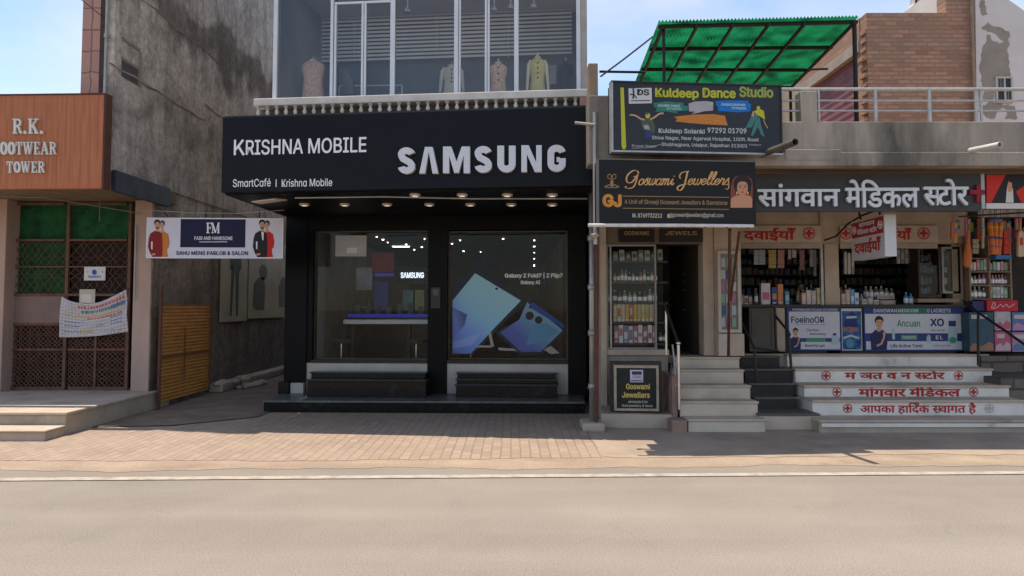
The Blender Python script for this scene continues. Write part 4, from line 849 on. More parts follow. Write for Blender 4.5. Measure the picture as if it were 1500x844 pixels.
x1_ = nt.nodes.new('ShaderNodeMix'); x1_.data_type = 'RGBA'; x1_.blend_type = 'MULTIPLY'; x1_.inputs[0].default_value = .75
lk(t_.outputs['Object'], m1.inputs[0]); lk(m1.outputs[0], n1.inputs['Vector']); lk(n1.outputs[0], r1.inputs[0]); lk(t_.outputs['Object'], w1.inputs['Vector']); lk(w1.outputs[0], r2.inputs[0]); lk(r1.outputs[0], x1_.inputs[6]); lk(r2.outputs[0], x1_.inputs[7]); lk(x1_.outputs[2], bb.inputs['Base Color']); bb.inputs['Roughness'].default_value = .5
ue = WS.sz(151,200)[0]; zb_, zt_ = WS.sz(75,276.5)[1], WS.sz(75,139.5)[1]
mb = MB(); WS.rsz(mb, -1.5, ue, zb_, zt_, -.10, 0); mb.build('plank_board', wood, ws)
mb = MB(); WS.rsz(mb, ue+.001, ue+.03, zb_-.01, zt_+.02, -.16, .006); WS.rsz(mb, -1.5, ue, zt_+.001, zt_+.022, -.16, .012); mb.build('edge_trim', mat('dark_wood_trim', (.09,.03,.018), (.07,.025,.015), scale=5, rough=.5), ws)
SL = {  # slab letters: strokes of (points, weight), y up
 'R': (.86, [([(.22,.02),(.22,.98)],.2), ([(.2,.93),(.5,.93),(.64,.86),(.68,.74),(.64,.6),(.5,.52),(.2,.52)],.15), ([(.42,.5),(.56,.4),(.68,.1),(.84,.07)],.17), ([(.03,.05),(.42,.05)],.1), ([(.03,.95),(.3,.95)],.1)]),
 'K': (.92, [([(.2,.02),(.2,.98)],.2), ([(.26,.42),(.72,.92)],.11), ([(.4,.58),(.74,.06)],.2), ([(.02,.05),(.4,.05)],.1), ([(.02,.95),(.4,.95)],.1), ([(.54,.95),(.9,.95)],.1), ([(.56,.05),(.92,.05)],.1)]),
 'F': (.76, [([(.22,.02),(.22,.98)],.2), ([(.04,.94),(.72,.94)],.11), ([(.68,.98),(.68,.72)],.09), ([(.24,.5),(.52,.5)],.1), ([(.52,.62),(.52,.38)],.09), ([(.04,.05),(.44,.05)],.1)]),
 'O': (.86, [([(.43+.31*math.cos(R(a)), .5+.43*math.sin(R(a))) for a in range(0,361,24)], lambda d: .19 if abs(d.y) > .6 else .13)]),
 'T': (.84, [([(.42,.02),(.42,.98)],.2), ([(.04,.94),(.8,.94)],.11), ([(.08,.98),(.08,.68)],.09), ([(.76,.98),(.76,.68)],.09), ([(.22,.05),(.62,.05)],.1)]),
 'W': (1.2, [([(.14,.95),(.37,.04)],.19), ([(.37,.06),(.59,.92)],.1), ([(.56,.92),(.8,.04)],.19), ([(.8,.06),(1.04,.95)],.1), ([(0,.95),(.32,.95)],.1), ([(.44,.95),(.74,.95)],.1), ([(.9,.95),(1.2,.95)],.1)]),
 'E': (.78, [([(.22,.02),(.22,.98)],.2), ([(.04,.94),(.7,.94)],.11), ([(.66,.98),(.66,.74)],.09), ([(.24,.5),(.5,.5)],.1), ([(.5,.61),(.5,.39)],.09), ([(.04,.06),(.72,.06)],.11), ([(.7,.02),(.7,.28)],.09)]),
 'A': (.96, [([(.14,.04),(.48,.98)],.1), ([(.44,.98),(.8,.04)],.21), ([(.24,.33),(.66,.33)],.1), ([(0,.05),(.32,.05)],.1), ([(.6,.05),(.96,.05)],.1)]),
 'M': (1.1, [([(.17,.04),(.17,.96)],.09), ([(.15,.96),(.53,.05)],.2), ([(.53,.05),(.88,.96)],.09), ([(.9,.04),(.9,.96)],.2), ([(.02,.04),(.32,.04)],.08), ([(.74,.04),(1.06,.04)],.08), ([(.02,.96),(.22,.96)],.08), ([(.84,.96),(1.06,.96)],.08)]),
 '.': (.34, [([(.15,.0),(.15,.2)],.2)]),
}
def slab(pl_, mb, word, x0, y0, x1, y1, o0, o1, gap=.08):
    tot = sum(SL[c][0] for c in word) + gap*(len(word)-1); kx = (x1-x0)/tot; H = y1-y0; x = x0
    for c in word:
        w, strokes = SL[c]
        for j, (pts, wt) in enumerate(strokes):
            f = (lambda d, wt=wt: wt(d)*H) if callable(wt) else wt*min(H, kx)
            pl_.ribbon(mb, [(x + p[0]*kx, y1 - p[1]*H) for p in pts], f, o0, o1 + .0004*j)
        x += (w+gap)*kx
sw = mat('sign_letter_cream', (.66,.63,.58), (.58,.55,.5), scale=6, rough=.5)
mb = MB(); slab(WS, mb, 'R.K.', 20.5, 174.5, 66, 197, .004, .04); mb.build('raised_letters', sw, ws)
mb = MB(); slab(WS, mb, 'FOOTWEAR', -7, 208.5, 84.5, 227.5, .004, .04); mb.build('raised_letters', sw, ws)
mb = MB(); slab(WS, mb, 'TOWER', 12, 237, 67.5, 254, .004, .04); mb.build('raised_letters', sw, ws)

# salon sign across the alley
FM = PL(215, 12.0, 414, 12.1, 350)
fm = thing('salon_signboard', 'white salon signboard with a navy panel and two printed couples across the alley', 'sign', tuple(FM.W(1, 2.4, 0)))
uz = FM.rc(215, 320, 414.5, 378)
mb = MB(); FM.rsz(mb, uz[0], uz[1], uz[2], uz[3], -.09, 0); mb.build('panel', mat('sign_lilac_white', (.58,.58,.66), (.53,.53,.61), scale=2, rough=.4), fm, bevel=.004)
mb = MB(); FM.frame(mb, 214.5, 319.4, 415, 378.6, .02, -.1, .006); mb.build('frame', alum, fm)
mb = MB(); FM.rect(mb, 264.5, 320.8, 359.5, 362.5, .001, .004); mb.build('navy_panel', flat('navy_print', (.007,.008,.04), .5), fm)
wl = flat('white_lettering', (.7,.7,.74), .45)
mb = MB(); slab(FM, mb, 'FM', 302, 326, 322.5, 342, .004, .0065, gap=-.12); mb.build('monogram', wl, fm)
mb = MB(); FM.text(mb, 'FAIR AND HANDSOME', 285, 346.5, 341, 351.8, .0075, bold=.015); FM.ribbon(mb, [(292,354.6),(333,354.4)], .9, .004, .0065); mb.build('lettering', wl, fm)
mb = MB(); FM.text(mb, 'SAHU MENS PARLOR & SALON', 258, 368, 363.5, 373.8, .005, bold=.03); mb.build('lettering', flat('navy_lettering', (.03,.035,.11)), fm)
def couple(pl_, par, x0, mir, c_man, c_wom, sc=1.0):
    f = lambda pts: [(x0 + (p[0] if not mir else p[0]), p[1]) for p in pts]
    e = lambda mb, x, y, rx, ry, o, m: pl_.ell(mb, x0+x, y, rx, ry, .001, o, m, 14)
    mb = MB(); M_ = [flat('man_cloth_%d' % x0, c_man), flat('woman_cloth_%d' % x0, c_wom), skin, hair, flat('white_lettering', (.7,.7,.74)), flat('lip_print', (.3,.05,.05))]
    wx = 14
    pl_.poly(mb, f([(wx,342),(wx+8,339),(wx+14,343),(wx+16,354),(wx+15,362),(wx+12,366),(wx+14,377.4),(wx-2,377.4),(wx-1,364),(wx-3,352)]), .001, .004, 1)
    e(mb, wx+5.5, 327.5, 3.6, 4.6, .0042, 3); e(mb, wx+4.8, 329.8, 2.8, 4.2, .005, 2); pl_.poly(mb, f([(wx+3.5,333),(wx+6.5,333),(wx+7.5,340),(wx+3,340)]), .001, .0046, 2)
    pl_.poly(mb, f([(2,342),(-0.5,350),(-1.5,362),(1.5,371),(4.5,376),(5,377.4),(19,377.4),(20,366),(19.5,350),(19,342),(13.5,338),(9,338)]), .001, .0055, 0)
    pl_.poly(mb, f([(3.2,354),(5.2,354),(5,366),(3.2,364)]), .001, .0058, 4)
    e(mb, 12, 326.5, 4.6, 4.9, .006, 3); e(mb, 12.2, 330.2, 3.7, 5.2, .0068, 2); pl_.poly(mb, f([(10,334),(14.6,334),(14.6,339.5),(10,339)]), .001, .0064, 2)
    pl_.poly(mb, f([(8.7,331.6),(10,334.2),(12.4,335.8),(14.8,334.2),(15.9,331.6),(14.4,333),(12.3,333.2),(10.2,333)]), .001, .0072, 3)
    for sx in (10.7, 13.8): e(mb, sx, 329.2, .55, .4, .0073, 3)
    e(mb, wx+3.6, 329.5, .4, .35, .0055, 3); e(mb, wx+6, 329.5, .4, .35, .0055, 3); e(mb, wx+4.9, 332, .9, .4, .0055, 5)
    pl_.poly(mb, f([(3.5,372),(9,371),(9.5,373.4),(4,374.6)]), .001, .0062, 2)
    if c_man[0] < .05: pl_.poly(mb, f([(11,340),(14.5,340),(14,352),(12.4,352)]), .001, .006, 4)
    mb.build('printed_couple', M_, par)
couple(FM, fm, 218.5, False, (.2,.012,.014), (.5,.17,.035))
couple(FM, fm, 372, False, (.012,.012,.014), (.5,.015,.018))
mb = MB()
for x in (300, 325, 379): p = FM.pt(x, 319, -.04); mb.tube([p, p + Vector((0,0,.12))], .012, 6)
p = FM.pt(245,318,-.04); mb.tube([p, p+Vector((-.05,-.05,.09)), p+Vector((-.16,.02,.13))], .01, 6); mb.build('hanger', darkmetal, fm)
mb = MB(); p0 = FM.pt(-30+232, 312, 0); mb.tube([FM.pt(213,308,.02), FM.pt(280,312,.02), FM.pt(350,313,.02), FM.pt(417,308,.02)], .006, 6); tag(mb.build('overhead_wire', galv), 'thin pale wire strung across the alley above the salon sign', 'wire')

# banner, papers on the gate
bn = thing('cloth_banner', 'sagging white cloth banner with coloured print lines tied across the gate', 'banner', tuple(G.pt(140, 494, .06)))
import bisect
nx, ny = 22, 12
def bpt(u, v, off=0.0):
    top = (94 + 94*u, 434 + (424-434)*u + 17*(4*u*(1-u))**1.0*(1-.25*u)); bot = (90 + 100*u, 494 - 8*u + 2.5*math.sin(math.pi*u))
    x, y = top[0] + (bot[0]-top[0])*v, top[1] + (bot[1]-top[1])*v
    return G.pt(x, y, .07 + .02*math.sin(3.2*math.pi*u + 2*v) * (1-.4*v) + .014*math.sin(9*u*(1+.4*v)+5*v) + off)
def bpatch(mb, u0, u1, v0, v1, off, m=0, n=10, k=2):
    for i in range(n):
        for j in range(k):
            a, b = u0+(u1-u0)*i/n, u0+(u1-u0)*(i+1)/n; c, d = v0+(v1-v0)*j/k, v0+(v1-v0)*(j+1)/k
            mb.face([bpt(a,c,off),bpt(b,c,off),bpt(b,d,off),bpt(a,d,off)], m)
mb = MB()
for i in range(nx):
    for j in range(ny):
        a, b, c, d = i/nx, (i+1)/nx, j/ny, (j+1)/ny; mb.face([bpt(a,c),bpt(b,c),bpt(b,d),bpt(a,d)])
o = mb.build('cloth', mat('banner_cloth', (.60,.565,.57), (.52,.49,.5), scale=5, rough=.85), bn, smooth=True)
sm = o.modifiers.new('thickness', 'SOLIDIFY'); sm.thickness = .002; sm.offset = -1
cols = [(.5,.12,.1),(.10,.2,.2),(.55,.33,.08),(.12,.16,.36),(.35,.33,.42),(.5,.35,.1)]
BM_ = [flat('banner_ink_%d' % i, c, .8) for i, c in enumerate(cols)]
mb = MB(); rr = random.Random(4)
def words_(u0, u1, v0, v1, m):
    u = u0
    while u < u1 - .02:
        w = rr.uniform(.018, .05)
        bpatch(mb, u, min(u+w, u1), v0 + rr.uniform(0,.01), v1 - rr.uniform(0,.01), .003, m, 2, 1); u += w + rr.uniform(.008,.016)
words_(.26,.97,.09,.18,0); words_(.3,.97,.22,.31,1); words_(.78,.97,.2,.3,3)
bpatch(mb, .05,.95,.39,.425,.003,2,14,1); words_(.4,.95,.45,.5,0)
for u0_, u1_, v in ((.07,.30,.57),(.07,.30,.68),(.07,.30,.84),(.74,.93,.52),(.74,.93,.62),(.74,.93,.70)): ml = MB(); bpatch(ml, u0_, u1_, v, v+.022, .003, 0, 8, 1); ml.build('printed_line', BM_[3], bn)
words_(.3,.48,.8,.88,2); words_(.55,.66,.66,.74,4); words_(.66,.8,.85,.89,4)
mb.build('printed_lines', BM_, bn)
mb = MB()
for u in (0, 1): p = bpt(u, .02); mb.tube([p, p + Vector((.05*(1 if u else -1), .04, .03))], .004, 5)
mb.build('tie_cord', darkmetal, bn)
for (xa, ya_, xb, yb_, nm, lab, cs) in ((125,391,156,411,'paper_notice','small white printed notice on the gate above the banner',((.62,.62,.62),(.04,.09,.35))),(118,424,141,444,'paper_notice','small cream paper tucked behind the cloth banner',((.5,.45,.37),(.6,.55,.5)))):
    t = thing(nm, lab, 'notice', tuple(G.pt((xa+xb)/2, yb_, .035)))
    mb = MB(); G.rect(mb, xa, ya_, xb, yb_, .033, .036); mb.build('sheet', mat('sheet_'+str(xa), cs[0], tuple(q*.9 for q in cs[0]), scale=6), t)
    mb = MB()
    if xa == 125: G.ell(mb, 140, 399, 3.6, 4, .036, .0368); G.text(mb, 'मतदान', 130.5, 404, 150, 408, .0368, bold=.02, font='deva'); G.ell(mb, 129.5, 398.5, 1.3, 1.4, .036, .0367, 1); G.ell(mb, 152, 398.5, .8, 1.4, .036, .0367)
    else: G.rect(mb, 120, 431, 135, 443.5, .036, .0368)
    mb.build('print', [flat('p1_'+str(xa), cs[1]), flat('p2', (.6,.4,.08))], t)

# loose cables on the left
mb = MB(); mb.tube([(-9.5,10.9,3.42),(-7.2,11.3,3.40),(-6.2,12.3,3.28)], .008, 6); mb.tube([(-6.9,12.3,3.5),(-6.9,12.31,3.15)], .006, 5); tag(mb.build('hanging_cable', flat('cable_grey', (.2,.18,.16), .6)), 'pale cable looping under the wood sign overhang', 'cable')
mb = MB(); a, b = P(95,-20,10.6), P(152,26,10.9); mb.tube([a,b], .007, 6); tag(mb.build('overhead_wire', darkmetal), 'dark overhead wire meeting the top of the pink tiled edge', 'wire')
mb = MB(); x = P(198,400,12.36).x; mb.tube([(x,12.36,P(198,440,12.36).z),(x,12.36,P(199,330,12.36).z)], .012, 6); tag(mb.build('conduit', galv), 'thin pale conduit on the right gate pillar', 'conduit')
# ================================================================ RIGHT: two storey block with jeweller, dance studio sign and chemist
YS = 9.3
blk = thing('market_block', 'old concrete shop block with a stained parapet, a slab canopy and open shop bays', 'building', (4.5, 12, 0))
R0 = PL(862, YS, 1500, YS)
XL, XR = P(878,300,YS).x, 9.5
zpar = P(1300,178,YS).z; zgro = P(1300,223,YS).z; zbot = P(1300,244,YS).z
mb = MB(); mb.box(XL, XR, YS, YS+.14, zgro-.004, zpar); mb.build('parapet', parapm, blk, bevel=.01)
mb = MB(); mb.box(XL-.02, XR, YS-.05, YS+.15, zbot, zgro-.006); mb.build('edge_beam', parapm, blk, bevel=.012)
mb = MB(); mb.box(XL, XR, YS+.152, 16, zbot+.05, zbot+.25); mb.build('canopy_slab', mat('tan_soffit', (.34,.215,.13), (.27,.17,.105), scale=2.5, rough=.85, c3=(.2,.13,.085), s3=1.5), blk)
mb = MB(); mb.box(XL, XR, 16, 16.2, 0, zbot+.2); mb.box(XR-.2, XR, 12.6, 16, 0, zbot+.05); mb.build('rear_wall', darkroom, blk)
a = P(862,200,YS-.02); mb = MB(); mb.box(a.x, P(899,200,YS).x, YS-.04, YS+.3, zbot+.02, P(880,141,YS).z); mb.build('end_pier', parapm, blk, bevel=.012)
mb = MB(); mb.box(P(862,100,YS+.3).x, P(876,100,YS+.3).x, YS+.31, YS+.55, P(870,165,YS).z, P(870,92,YS+.3).z); mb.build('brick_stub', mat('tan_brick', (.3,.22,.15), (.22,.16,.11), scale=6, rough=.9, bump=.4), blk, bevel=.012)
mb = MB(); mb.box(P(1174,150,YS).x, P(1197,150,YS).x, YS-.005, YS+.22, zgro, P(1185,133,YS).z); mb.build('terrace_pier', parapm, blk, bevel=.012)
mb = MB(); mb.box(P(1188,230,YS).x-.35, P(1188,230,YS).x+.35, YS-.06, YS-.01, P(1180,236,YS).z, P(1180,220,YS).z); mb.build('cement_patch', parapm, blk, bevel=.01)
# steel terrace railing
rl = thing('terrace_railing', 'pale painted pipe railing along the terrace parapet', 'railing', (4.5, YS+.07, zpar))
rm = mat('railing_paint', (.46,.44,.42), (.36,.34,.32), scale=8, rough=.4, metal=.3)
zr = [P(1300,y,YS+.07).z for y in (131,147.5,162.5)]
mb = MB()
for z, r in zip(zr, (.024,.014,.014)): mb.tube([(P(1108,140,YS).x, YS+.07, z), (XR, YS+.07, z)], r, 8)
mb.build('rails', rm, rl, smooth=True)
for x in (1128, 1199, 1282, 1361, 1429, 1437, 1520, 1600): mb = MB(); X = P(x,150,YS+.07).x; mb.tube([(X,YS+.07,zpar-.02),(X,YS+.07,zr[0])], .026 if x in (1282,1361) else .018, 8); mb.build('post', rm, rl, smooth=True)
# drain spouts
def hollow(mb, p, q, r):
    p, q = Vector(p), Vector(q); d = (q-p).normalized(); mb.tube([p, q], r, 14, caps=False); mb.tube([q, p], r*.86, 14, caps=False)
    u = d.cross(Vector((0,0,1))).normalized(); w = d.cross(u); n = 14
    c = lambda pt, rr: [pt + u*rr*math.cos(2*math.pi*k/n) + w*rr*math.sin(2*math.pi*k/n) for k in range(n)]
    A, B = c(q, r), c(q, r*.86)
    for k in range(n): mb.face([A[k], A[(k+1) % n], B[(k+1) % n], B[k]])
mb = MB(); hollow(mb, P(1420,221,YS), P(1465,212,8.75), .035); tag(mb.build('drain_spout', mat('white_pipe', (.6,.57,.53), (.5,.47,.43), scale=6, rough=.5)), 'white drain spout sticking out of the parapet on the right', 'drain pipe')
mb = MB(); hollow(mb, P(1114,227,YS-.03), P(1165,208,8.45), .042); tag(mb.build('drain_spout', mat('dark_pipe', (.12,.1,.085), (.08,.07,.06), scale=6, rough=.6)), 'dark brown drain spout below the right end of the dance studio sign', 'drain pipe')

# ---- dance studio sign
K = PL(898, 8.93, 1143, 9.12, 175)
kd = thing('dance_studio_sign', 'charcoal dance studio signboard with lime letters and brush strokes on the parapet', 'sign', tuple(K.W(1, 3.6, 0)))
ku0, ku1, kz0, kz1 = K.sz(898,175)[0], K.sz(1143,170)[0], K.sz(1020,222.5)[1], K.sz(1020,124)[1]
mb = MB(); K.rsz(mb, ku0, ku1, kz0, kz1, -.27, 0); mb.build('panel', mat('charcoal_print', (.028,.031,.038), (.023,.026,.032), scale=2, rough=.4), kd)
mb = MB(); K.rsz(mb, ku0-.02, ku1+.02, kz0-.022, kz0-.001, -.12, .015); K.rsz(mb, ku0-.02, ku0-.001, kz0, kz1, -.12, .015); mb.build('frame', mat('pale_frame', (.42,.42,.42), (.3,.3,.3), scale=6, rough=.4, metal=.3), kd)
mb = MB(); K.rsz(mb, ku1+.001, ku1+.02, kz0, kz1, -.12, .012); K.rsz(mb, ku0-.02, ku1+.02, kz1+.001, kz1+.02, -.12, .015); mb.build('frame', flat('dark_frame', (.03,.03,.032)), kd)
qx = lambda X: 890 + X/5.556
qy = lambda Y: 100 + Y/5.556
def kp(*pts): return [(qx(a), qy(b)) for a, b in pts]
lime = flat('lime_print', (.42,.42,.035)); lime2 = flat('olive_print', (.27,.32,.07))
def one(name, m, par, fn):
    mb = MB(); fn(mb); return mb.build(name, m, par)
one('lime_bar', lime, kd, lambda mb: K.poly(mb, kp((104,158),(131,158),(151,640),(140,662),(124,660),(114,640)), 0, .003))
one('logo_tile', flat('logo_grey', (.5,.5,.5)), kd, lambda mb: K.poly(mb, kp((170,165),(358,160),(360,285),(173,290)), 0, .003))
def logo(mb):
    K.text(mb, 'DS', qx(240), qy(172), qx(338), qy(222), .006, bold=.03); K.ribbon(mb, kp((207,165),(212,200),(206,250)), 2.2, .003, .006); K.ribbon(mb, kp((180,215),(210,212),(236,246)), 1.6, .003, .0062); K.ribbon(mb, kp((190,266),(345,264)), 1.2, .003, .006)
one('logo_print', flat('logo_ink', (.03,.03,.035)), kd, logo)
kt = MB(); K.text(kt, 'Kuldeep', qx(386), qy(165), qx(742), qy(258), .004, bold=.035); kt.build('lettering', lime, kd)
kt = MB(); K.text(kt, 'Dance', qx(772), qy(163), qx(1042), qy(244), .004, bold=.035); kt.build('lettering', lime, kd)
kt = MB(); K.text(kt, 'Studio', qx(1070), qy(150), qx(1348), qy(240), .004, bold=.035); kt.build('lettering', lime2, kd)
one('teal_stroke', mat('teal_brush', (.035,.2,.15), (.03,.15,.115), scale=20, streak=4), kd, lambda mb: K.poly(mb, kp((368,285),(480,272),(620,282),(612,300),(655,312),(650,345),(560,352),(572,368),(470,352),(392,355),(400,325),(380,318)), 0, .003))
one('grey_stroke', mat('grey_brush', (.38,.36,.38), (.33,.31,.33), scale=9), kd, lambda mb: K.poly(mb, kp((658,288),(710,272),(800,268),(860,276),(858,345),(790,350),(740,362),(680,374),(712,354),(662,352)), 0, .003))
one('blue_stroke', mat('blue_brush', (.015,.16,.5), (.013,.13,.42), scale=20, streak=4), kd, lambda mb: K.poly(mb, kp((876,268),(1000,262),(1150,266),(1140,284),(1168,292),(1160,352),(1060,360),(960,352),(900,350),(896,318),(884,300)), 0, .003))
one('orange_stroke', mat('orange_brush', (.52,.2,.045), (.45,.16,.035), scale=14, streak=6), kd, lambda mb: K.poly(mb, kp((540,395),(700,378),(860,374),(955,388),(962,420),(978,466),(900,462),(780,456),(660,446),(552,434),(566,414)), 0, .003))
def tiny(mb): K.text(mb, 'KULDEEP DANCE', qx(410), qy(296), qx(590), qy(316), .0045, bold=.03); mb.build('stroke_words', flat('pale_words', (.4,.5,.52)), kd); mb.__init__(); K.text(mb, 'STUDIO', qx(480), qy(322), qx(600), qy(340), .0045, bold=.02); mb.build('stroke_words', flat('pale_words', (.4,.5,.52)), kd); mb.__init__(); K.text(mb, 'CHOREOGRAPHER', qx(924), qy(288), qx(1120), qy(308), .0045, bold=.03); mb.build('stroke_words', flat('pale_words', (.4,.5,.52)), kd); mb.__init__(); K.text(mb, 'FITNESS', qx(1010), qy(318), qx(1126), qy(336), .0045, bold=.03)
one('stroke_words', flat('pale_words', (.4,.5,.52)), kd, tiny)
def addr(mb):
    K.text(mb, 'Kuldeep Solanki', qx(414), qy(492), qx(790), qy(540), .004, bold=.02); mb.build('address', flat('pale_address', (.46,.46,.47)), kd); mb.__init__(); K.text(mb, '97292 01709', qx(812), qy(487), qx(1130), qy(530), .004, bold=.02)
    mb.build('address', flat('pale_address', (.46,.46,.47)), kd); mb.__init__(); K.text(mb, 'Shiva Nagar, Near Agarwal Hospital, 100ft. Road', qx(360), qy(558), qx(1226), qy(596), .004, bold=.012); mb.build('address', flat('pale_address', (.46,.46,.47)), kd); mb.__init__(); K.text(mb, 'Shobhagpura, Udaipur, Rajasthan 313001', qx(440), qy(612), qx(1136), qy(648), .004, bold=.012)
    mb.build('address', flat('pale_address', (.46,.46,.47)), kd); mb.__init__(); K.text(mb, 'Proper Nagar', qx(198), qy(624), qx(400), qy(648), .004); mb.build('address', flat('pale_address', (.46,.46,.47)), kd); mb.__init__(); K.text(mb, 'Udaipur', qx(1150), qy(616), qx(1250), qy(634), .004); K.ribbon(mb, kp((196,652),(330,648),(440,618)), .5, .002, .004)
one('address', flat('pale_address', (.46,.46,.47)), kd, addr)
def dancer_l(mb):
    K.ribbon(mb, kp(*cat([(180,380),(225,386),(268,412),(300,420)],3)), 2.4, .001, .004, 0); K.ribbon(mb, kp(*cat([(455,368),(420,372),(382,400),(345,418)],3)), 2.6, .001, .004, 0)
    K.ell(mb, qx(326), qy(386), 3.6, 4.2, .001, .0045, 1); K.ell(mb, qx(318), qy(368), 3, 2, .001, .005, 3)
    K.poly(mb, kp((268,412),(300,408),(350,410),(372,430),(388,480),(380,535),(340,520),(290,500),(276,470)), .001, .0035, 3); K.poly(mb, kp((292,464),(330,462),(345,500),(300,496)), .001, .004, 4)
    K.poly(mb, kp((300,505),(376,520),(345,580),(330,560),(308,588)), .001, .0038, 2)
one('printed_dancer', [skin, lime, flat('navy_cloth_print', (.03,.045,.14)), flat('olive_cloth_print', (.07,.085,.06)), flat('grey_cloth_print', (.3,.3,.31))], kd, dancer_l)
def dancer_r(mb):
    K.ell(mb, qx(1226), qy(325), 2.6, 3.2, .001, .005, 1); K.poly(mb, kp((1190,352),(1235,330),(1272,350),(1280,420),(1250,400),(1215,380)), .001, .004, 1)
    K.poly(mb, kp((1168,395),(1210,360),(1230,400),(1196,430),(1175,480),(1120,490),(1150,430)), .001, .0035, 2); K.poly(mb, kp((1200,430),(1235,400),(1252,480),(1278,560),(1250,545),(1222,480),(1180,555),(1165,548)), .001, .0038, 2)
    K.poly(mb, kp((1168,388),(1182,350),(1196,352),(1186,396)), .001, .0042, 0); K.ribbon(mb, kp((1268,420),(1284,460),(1304,490)), 1.2, .001, .004, 0)
one('printed_dancer', [skin, lime, flat('teal_cloth_print', (.05,.17,.16))], kd, dancer_r)

# ---- jeweller sign
J = PL(877, 8.86, 1107, 9.02, 285)
gj = thing('jeweller_sign', 'black jeweller signboard with gold script lettering and a printed portrait', 'sign', tuple(J.W(1, 2.7, 0)))
ju0, ju1, jz0, jz1 = J.sz(877.5,285)[0], J.sz(1107,285)[0], J.sz(990,328)[1], J.sz(990,236)[1]
mb = MB(); J.rsz(mb, ju0, ju1, jz0, jz1, -.27, 0); mb.build('panel', mat('black_flex', (.006,.006,.0065), (.009,.009,.0095), scale=3, rough=.45), gj)
mb = MB(); J.rsz(mb, ju0-.018, ju0-.001, jz0, jz1+.01, -.1, .01); J.rsz(mb, ju0-.018, ju1, jz1+.001, jz1+.016, -.1, .008); mb.build('frame', flat('dull_frame', (.12,.12,.12)), gj)
mb = MB(); mb.tube([J.W(ju0-.14, jz0-.03, .03), J.W((ju0+ju1)/2, jz0-.022, .03), J.W(ju1-.05, jz0-.022, .03)], .022, 8)
mb.build('bottom_tube', mat('white_tube', (.62,.60,.56), (.5,.48,.44), scale=9, rough=.4), gj, smooth=True)
mb = MB(); r2_ = random.Random(2)
for k in range(7): u = ju0 + .2 + k*.27; mb.tube([J.W(u, jz0-.002, .0), J.W(u+.02, jz0-.045, .035)], .012, 6)
mb.build('tube_clip', darkmetal, gj)
gx = lambda X: 870 + X/6
gy = lambda Y: 225 + Y/6
def gp(*p): return [(gx(a), gy(b)) for a, b in p]
gold = mat('gold_print', (.56,.29,.09), (.62,.36,.16), scale=9, rough=.4); gold_d = mat('dim_gold_print', (.34,.20,.08), (.28,.17,.08), scale=9); orange = mat('orange_gold', (.6,.26,.05), (.5,.2,.04), scale=6)
nib = lambda w: (lambda d: w*(.38 + .75*abs(d.y*.94 - d.x*.2)))
GL = {'o': (.82, [[(.4,1),(.08,.6),(.15,.08),(.45,0),(.7,.4),(.6,.9),(.4,1),(.55,.82),(.9,.88)]]),
 's': (.66, [[(0,.2),(.4,1.1),(.45,.7),(.6,.25),(.4,0),(.08,.1)]]),
 'w': (1.12, [[(.0,.9),(.15,1),(.1,.3),(.3,0),(.55,.4),(.6,1),(.55,.3),(.75,0),(1.03,.5),(.98,1),(1.12,.88)]]),
 'a': (.98, [[(.75,.85),(.45,1),(.1,.6),(.15,.1),(.5,.05),(.75,.5),(.8,1)], [(.8,1),(.72,.3),(.85,0),(1.05,.3)]]),
 'm': (1.3, [[(.0,.85),(.15,1),(.13,.0)], [(.15,.45),(.42,1),(.55,.8),(.5,0)], [(.52,.45),(.82,1),(.95,.8),(.9,.2),(1.02,0),(1.3,.3)]]),
 'i': (.58, [[(0,.3),(.25,1),(.2,.3),(.35,0),(.6,.3)], [(.3,1.35),(.36,1.46)]]),
 'e': (.78, [[(0,.35),(.5,.55),(.65,.85),(.4,1),(.12,.7),(.1,.25),(.35,0),(.8,.35)]]),
 'l': (.55, [[(0,.25),(.42,1.3),(.5,2.0),(.34,2.1),(.18,1.3),(.18,.3),(.35,0),(.6,.3)]]),
 'r': (.72, [[(0,.3),(.2,1.1),(.3,.88),(.55,.95),(.5,.2),(.6,0),(.76,.25)]])}
def script(mb, word, x0, x1, yb, xh, w, slant=.28):
    tot = sum(GL[c][0] for c in word); k = (x1-x0-slant*xh*.5)/tot; x = x0
    for c in word:
        for st_ in GL[c][1]:
            J.ribbon(mb, [(x + p[0]*k + slant*p[1]*xh, yb - p[1]*xh) for p in cat(st_, 4)], nib(w), .001, .0042)
        x += GL[c][0]*k
def capG(mb):
    J.ribbon(mb, cat(gp((392,178),(382,156),(345,150),(300,185),(284,228),(302,258),(338,248),(372,205),(388,184)), 5), nib(2.1), .001, .004)
    J.ribbon(mb, cat(gp((345,205),(372,200),(380,205),(368,250),(348,292),(310,308),(276,298),(284,288)), 5), nib(1.8), .001, .0043)
one('gold_initial', gold, gj, capG)
mb = MB(); script(mb, 'oswami', gx(386), gx(706), gy(277), 9.2, 1.75); mb.build('gold_script', gold, gj)
one('gold_initial', gold, gj, lambda mb: (J.ribbon(mb, cat(gp((760,222),(752,200),(768,172),(800,160),(826,158),(832,152)), 5), nib(1.7), .001, .004), J.ribbon(mb, cat(gp((822,156),(810,215),(790,285),(762,322),(735,318),(738,292),(775,276),(815,268)), 5), nib(2.2), .001, .0043)))
mb = MB(); script(mb, 'ewellers', gx(818), gx(1190), gy(276), 9.0, 1.7); mb.build('gold_script', gold, gj)
mb = MB(); J.ribbon(mb, cat(gp((1180,255),(1186,290),(1172,314),(1150,308)), 4), nib(1.3), .001, .0042); mb.build('script_tail', gold, gj)
mb = MB(); J.text(mb, 'GJ', gx(74), gy(357), gx(244), gy(472), .004, bold=.055); mb.build('gold_monogram', orange, gj)
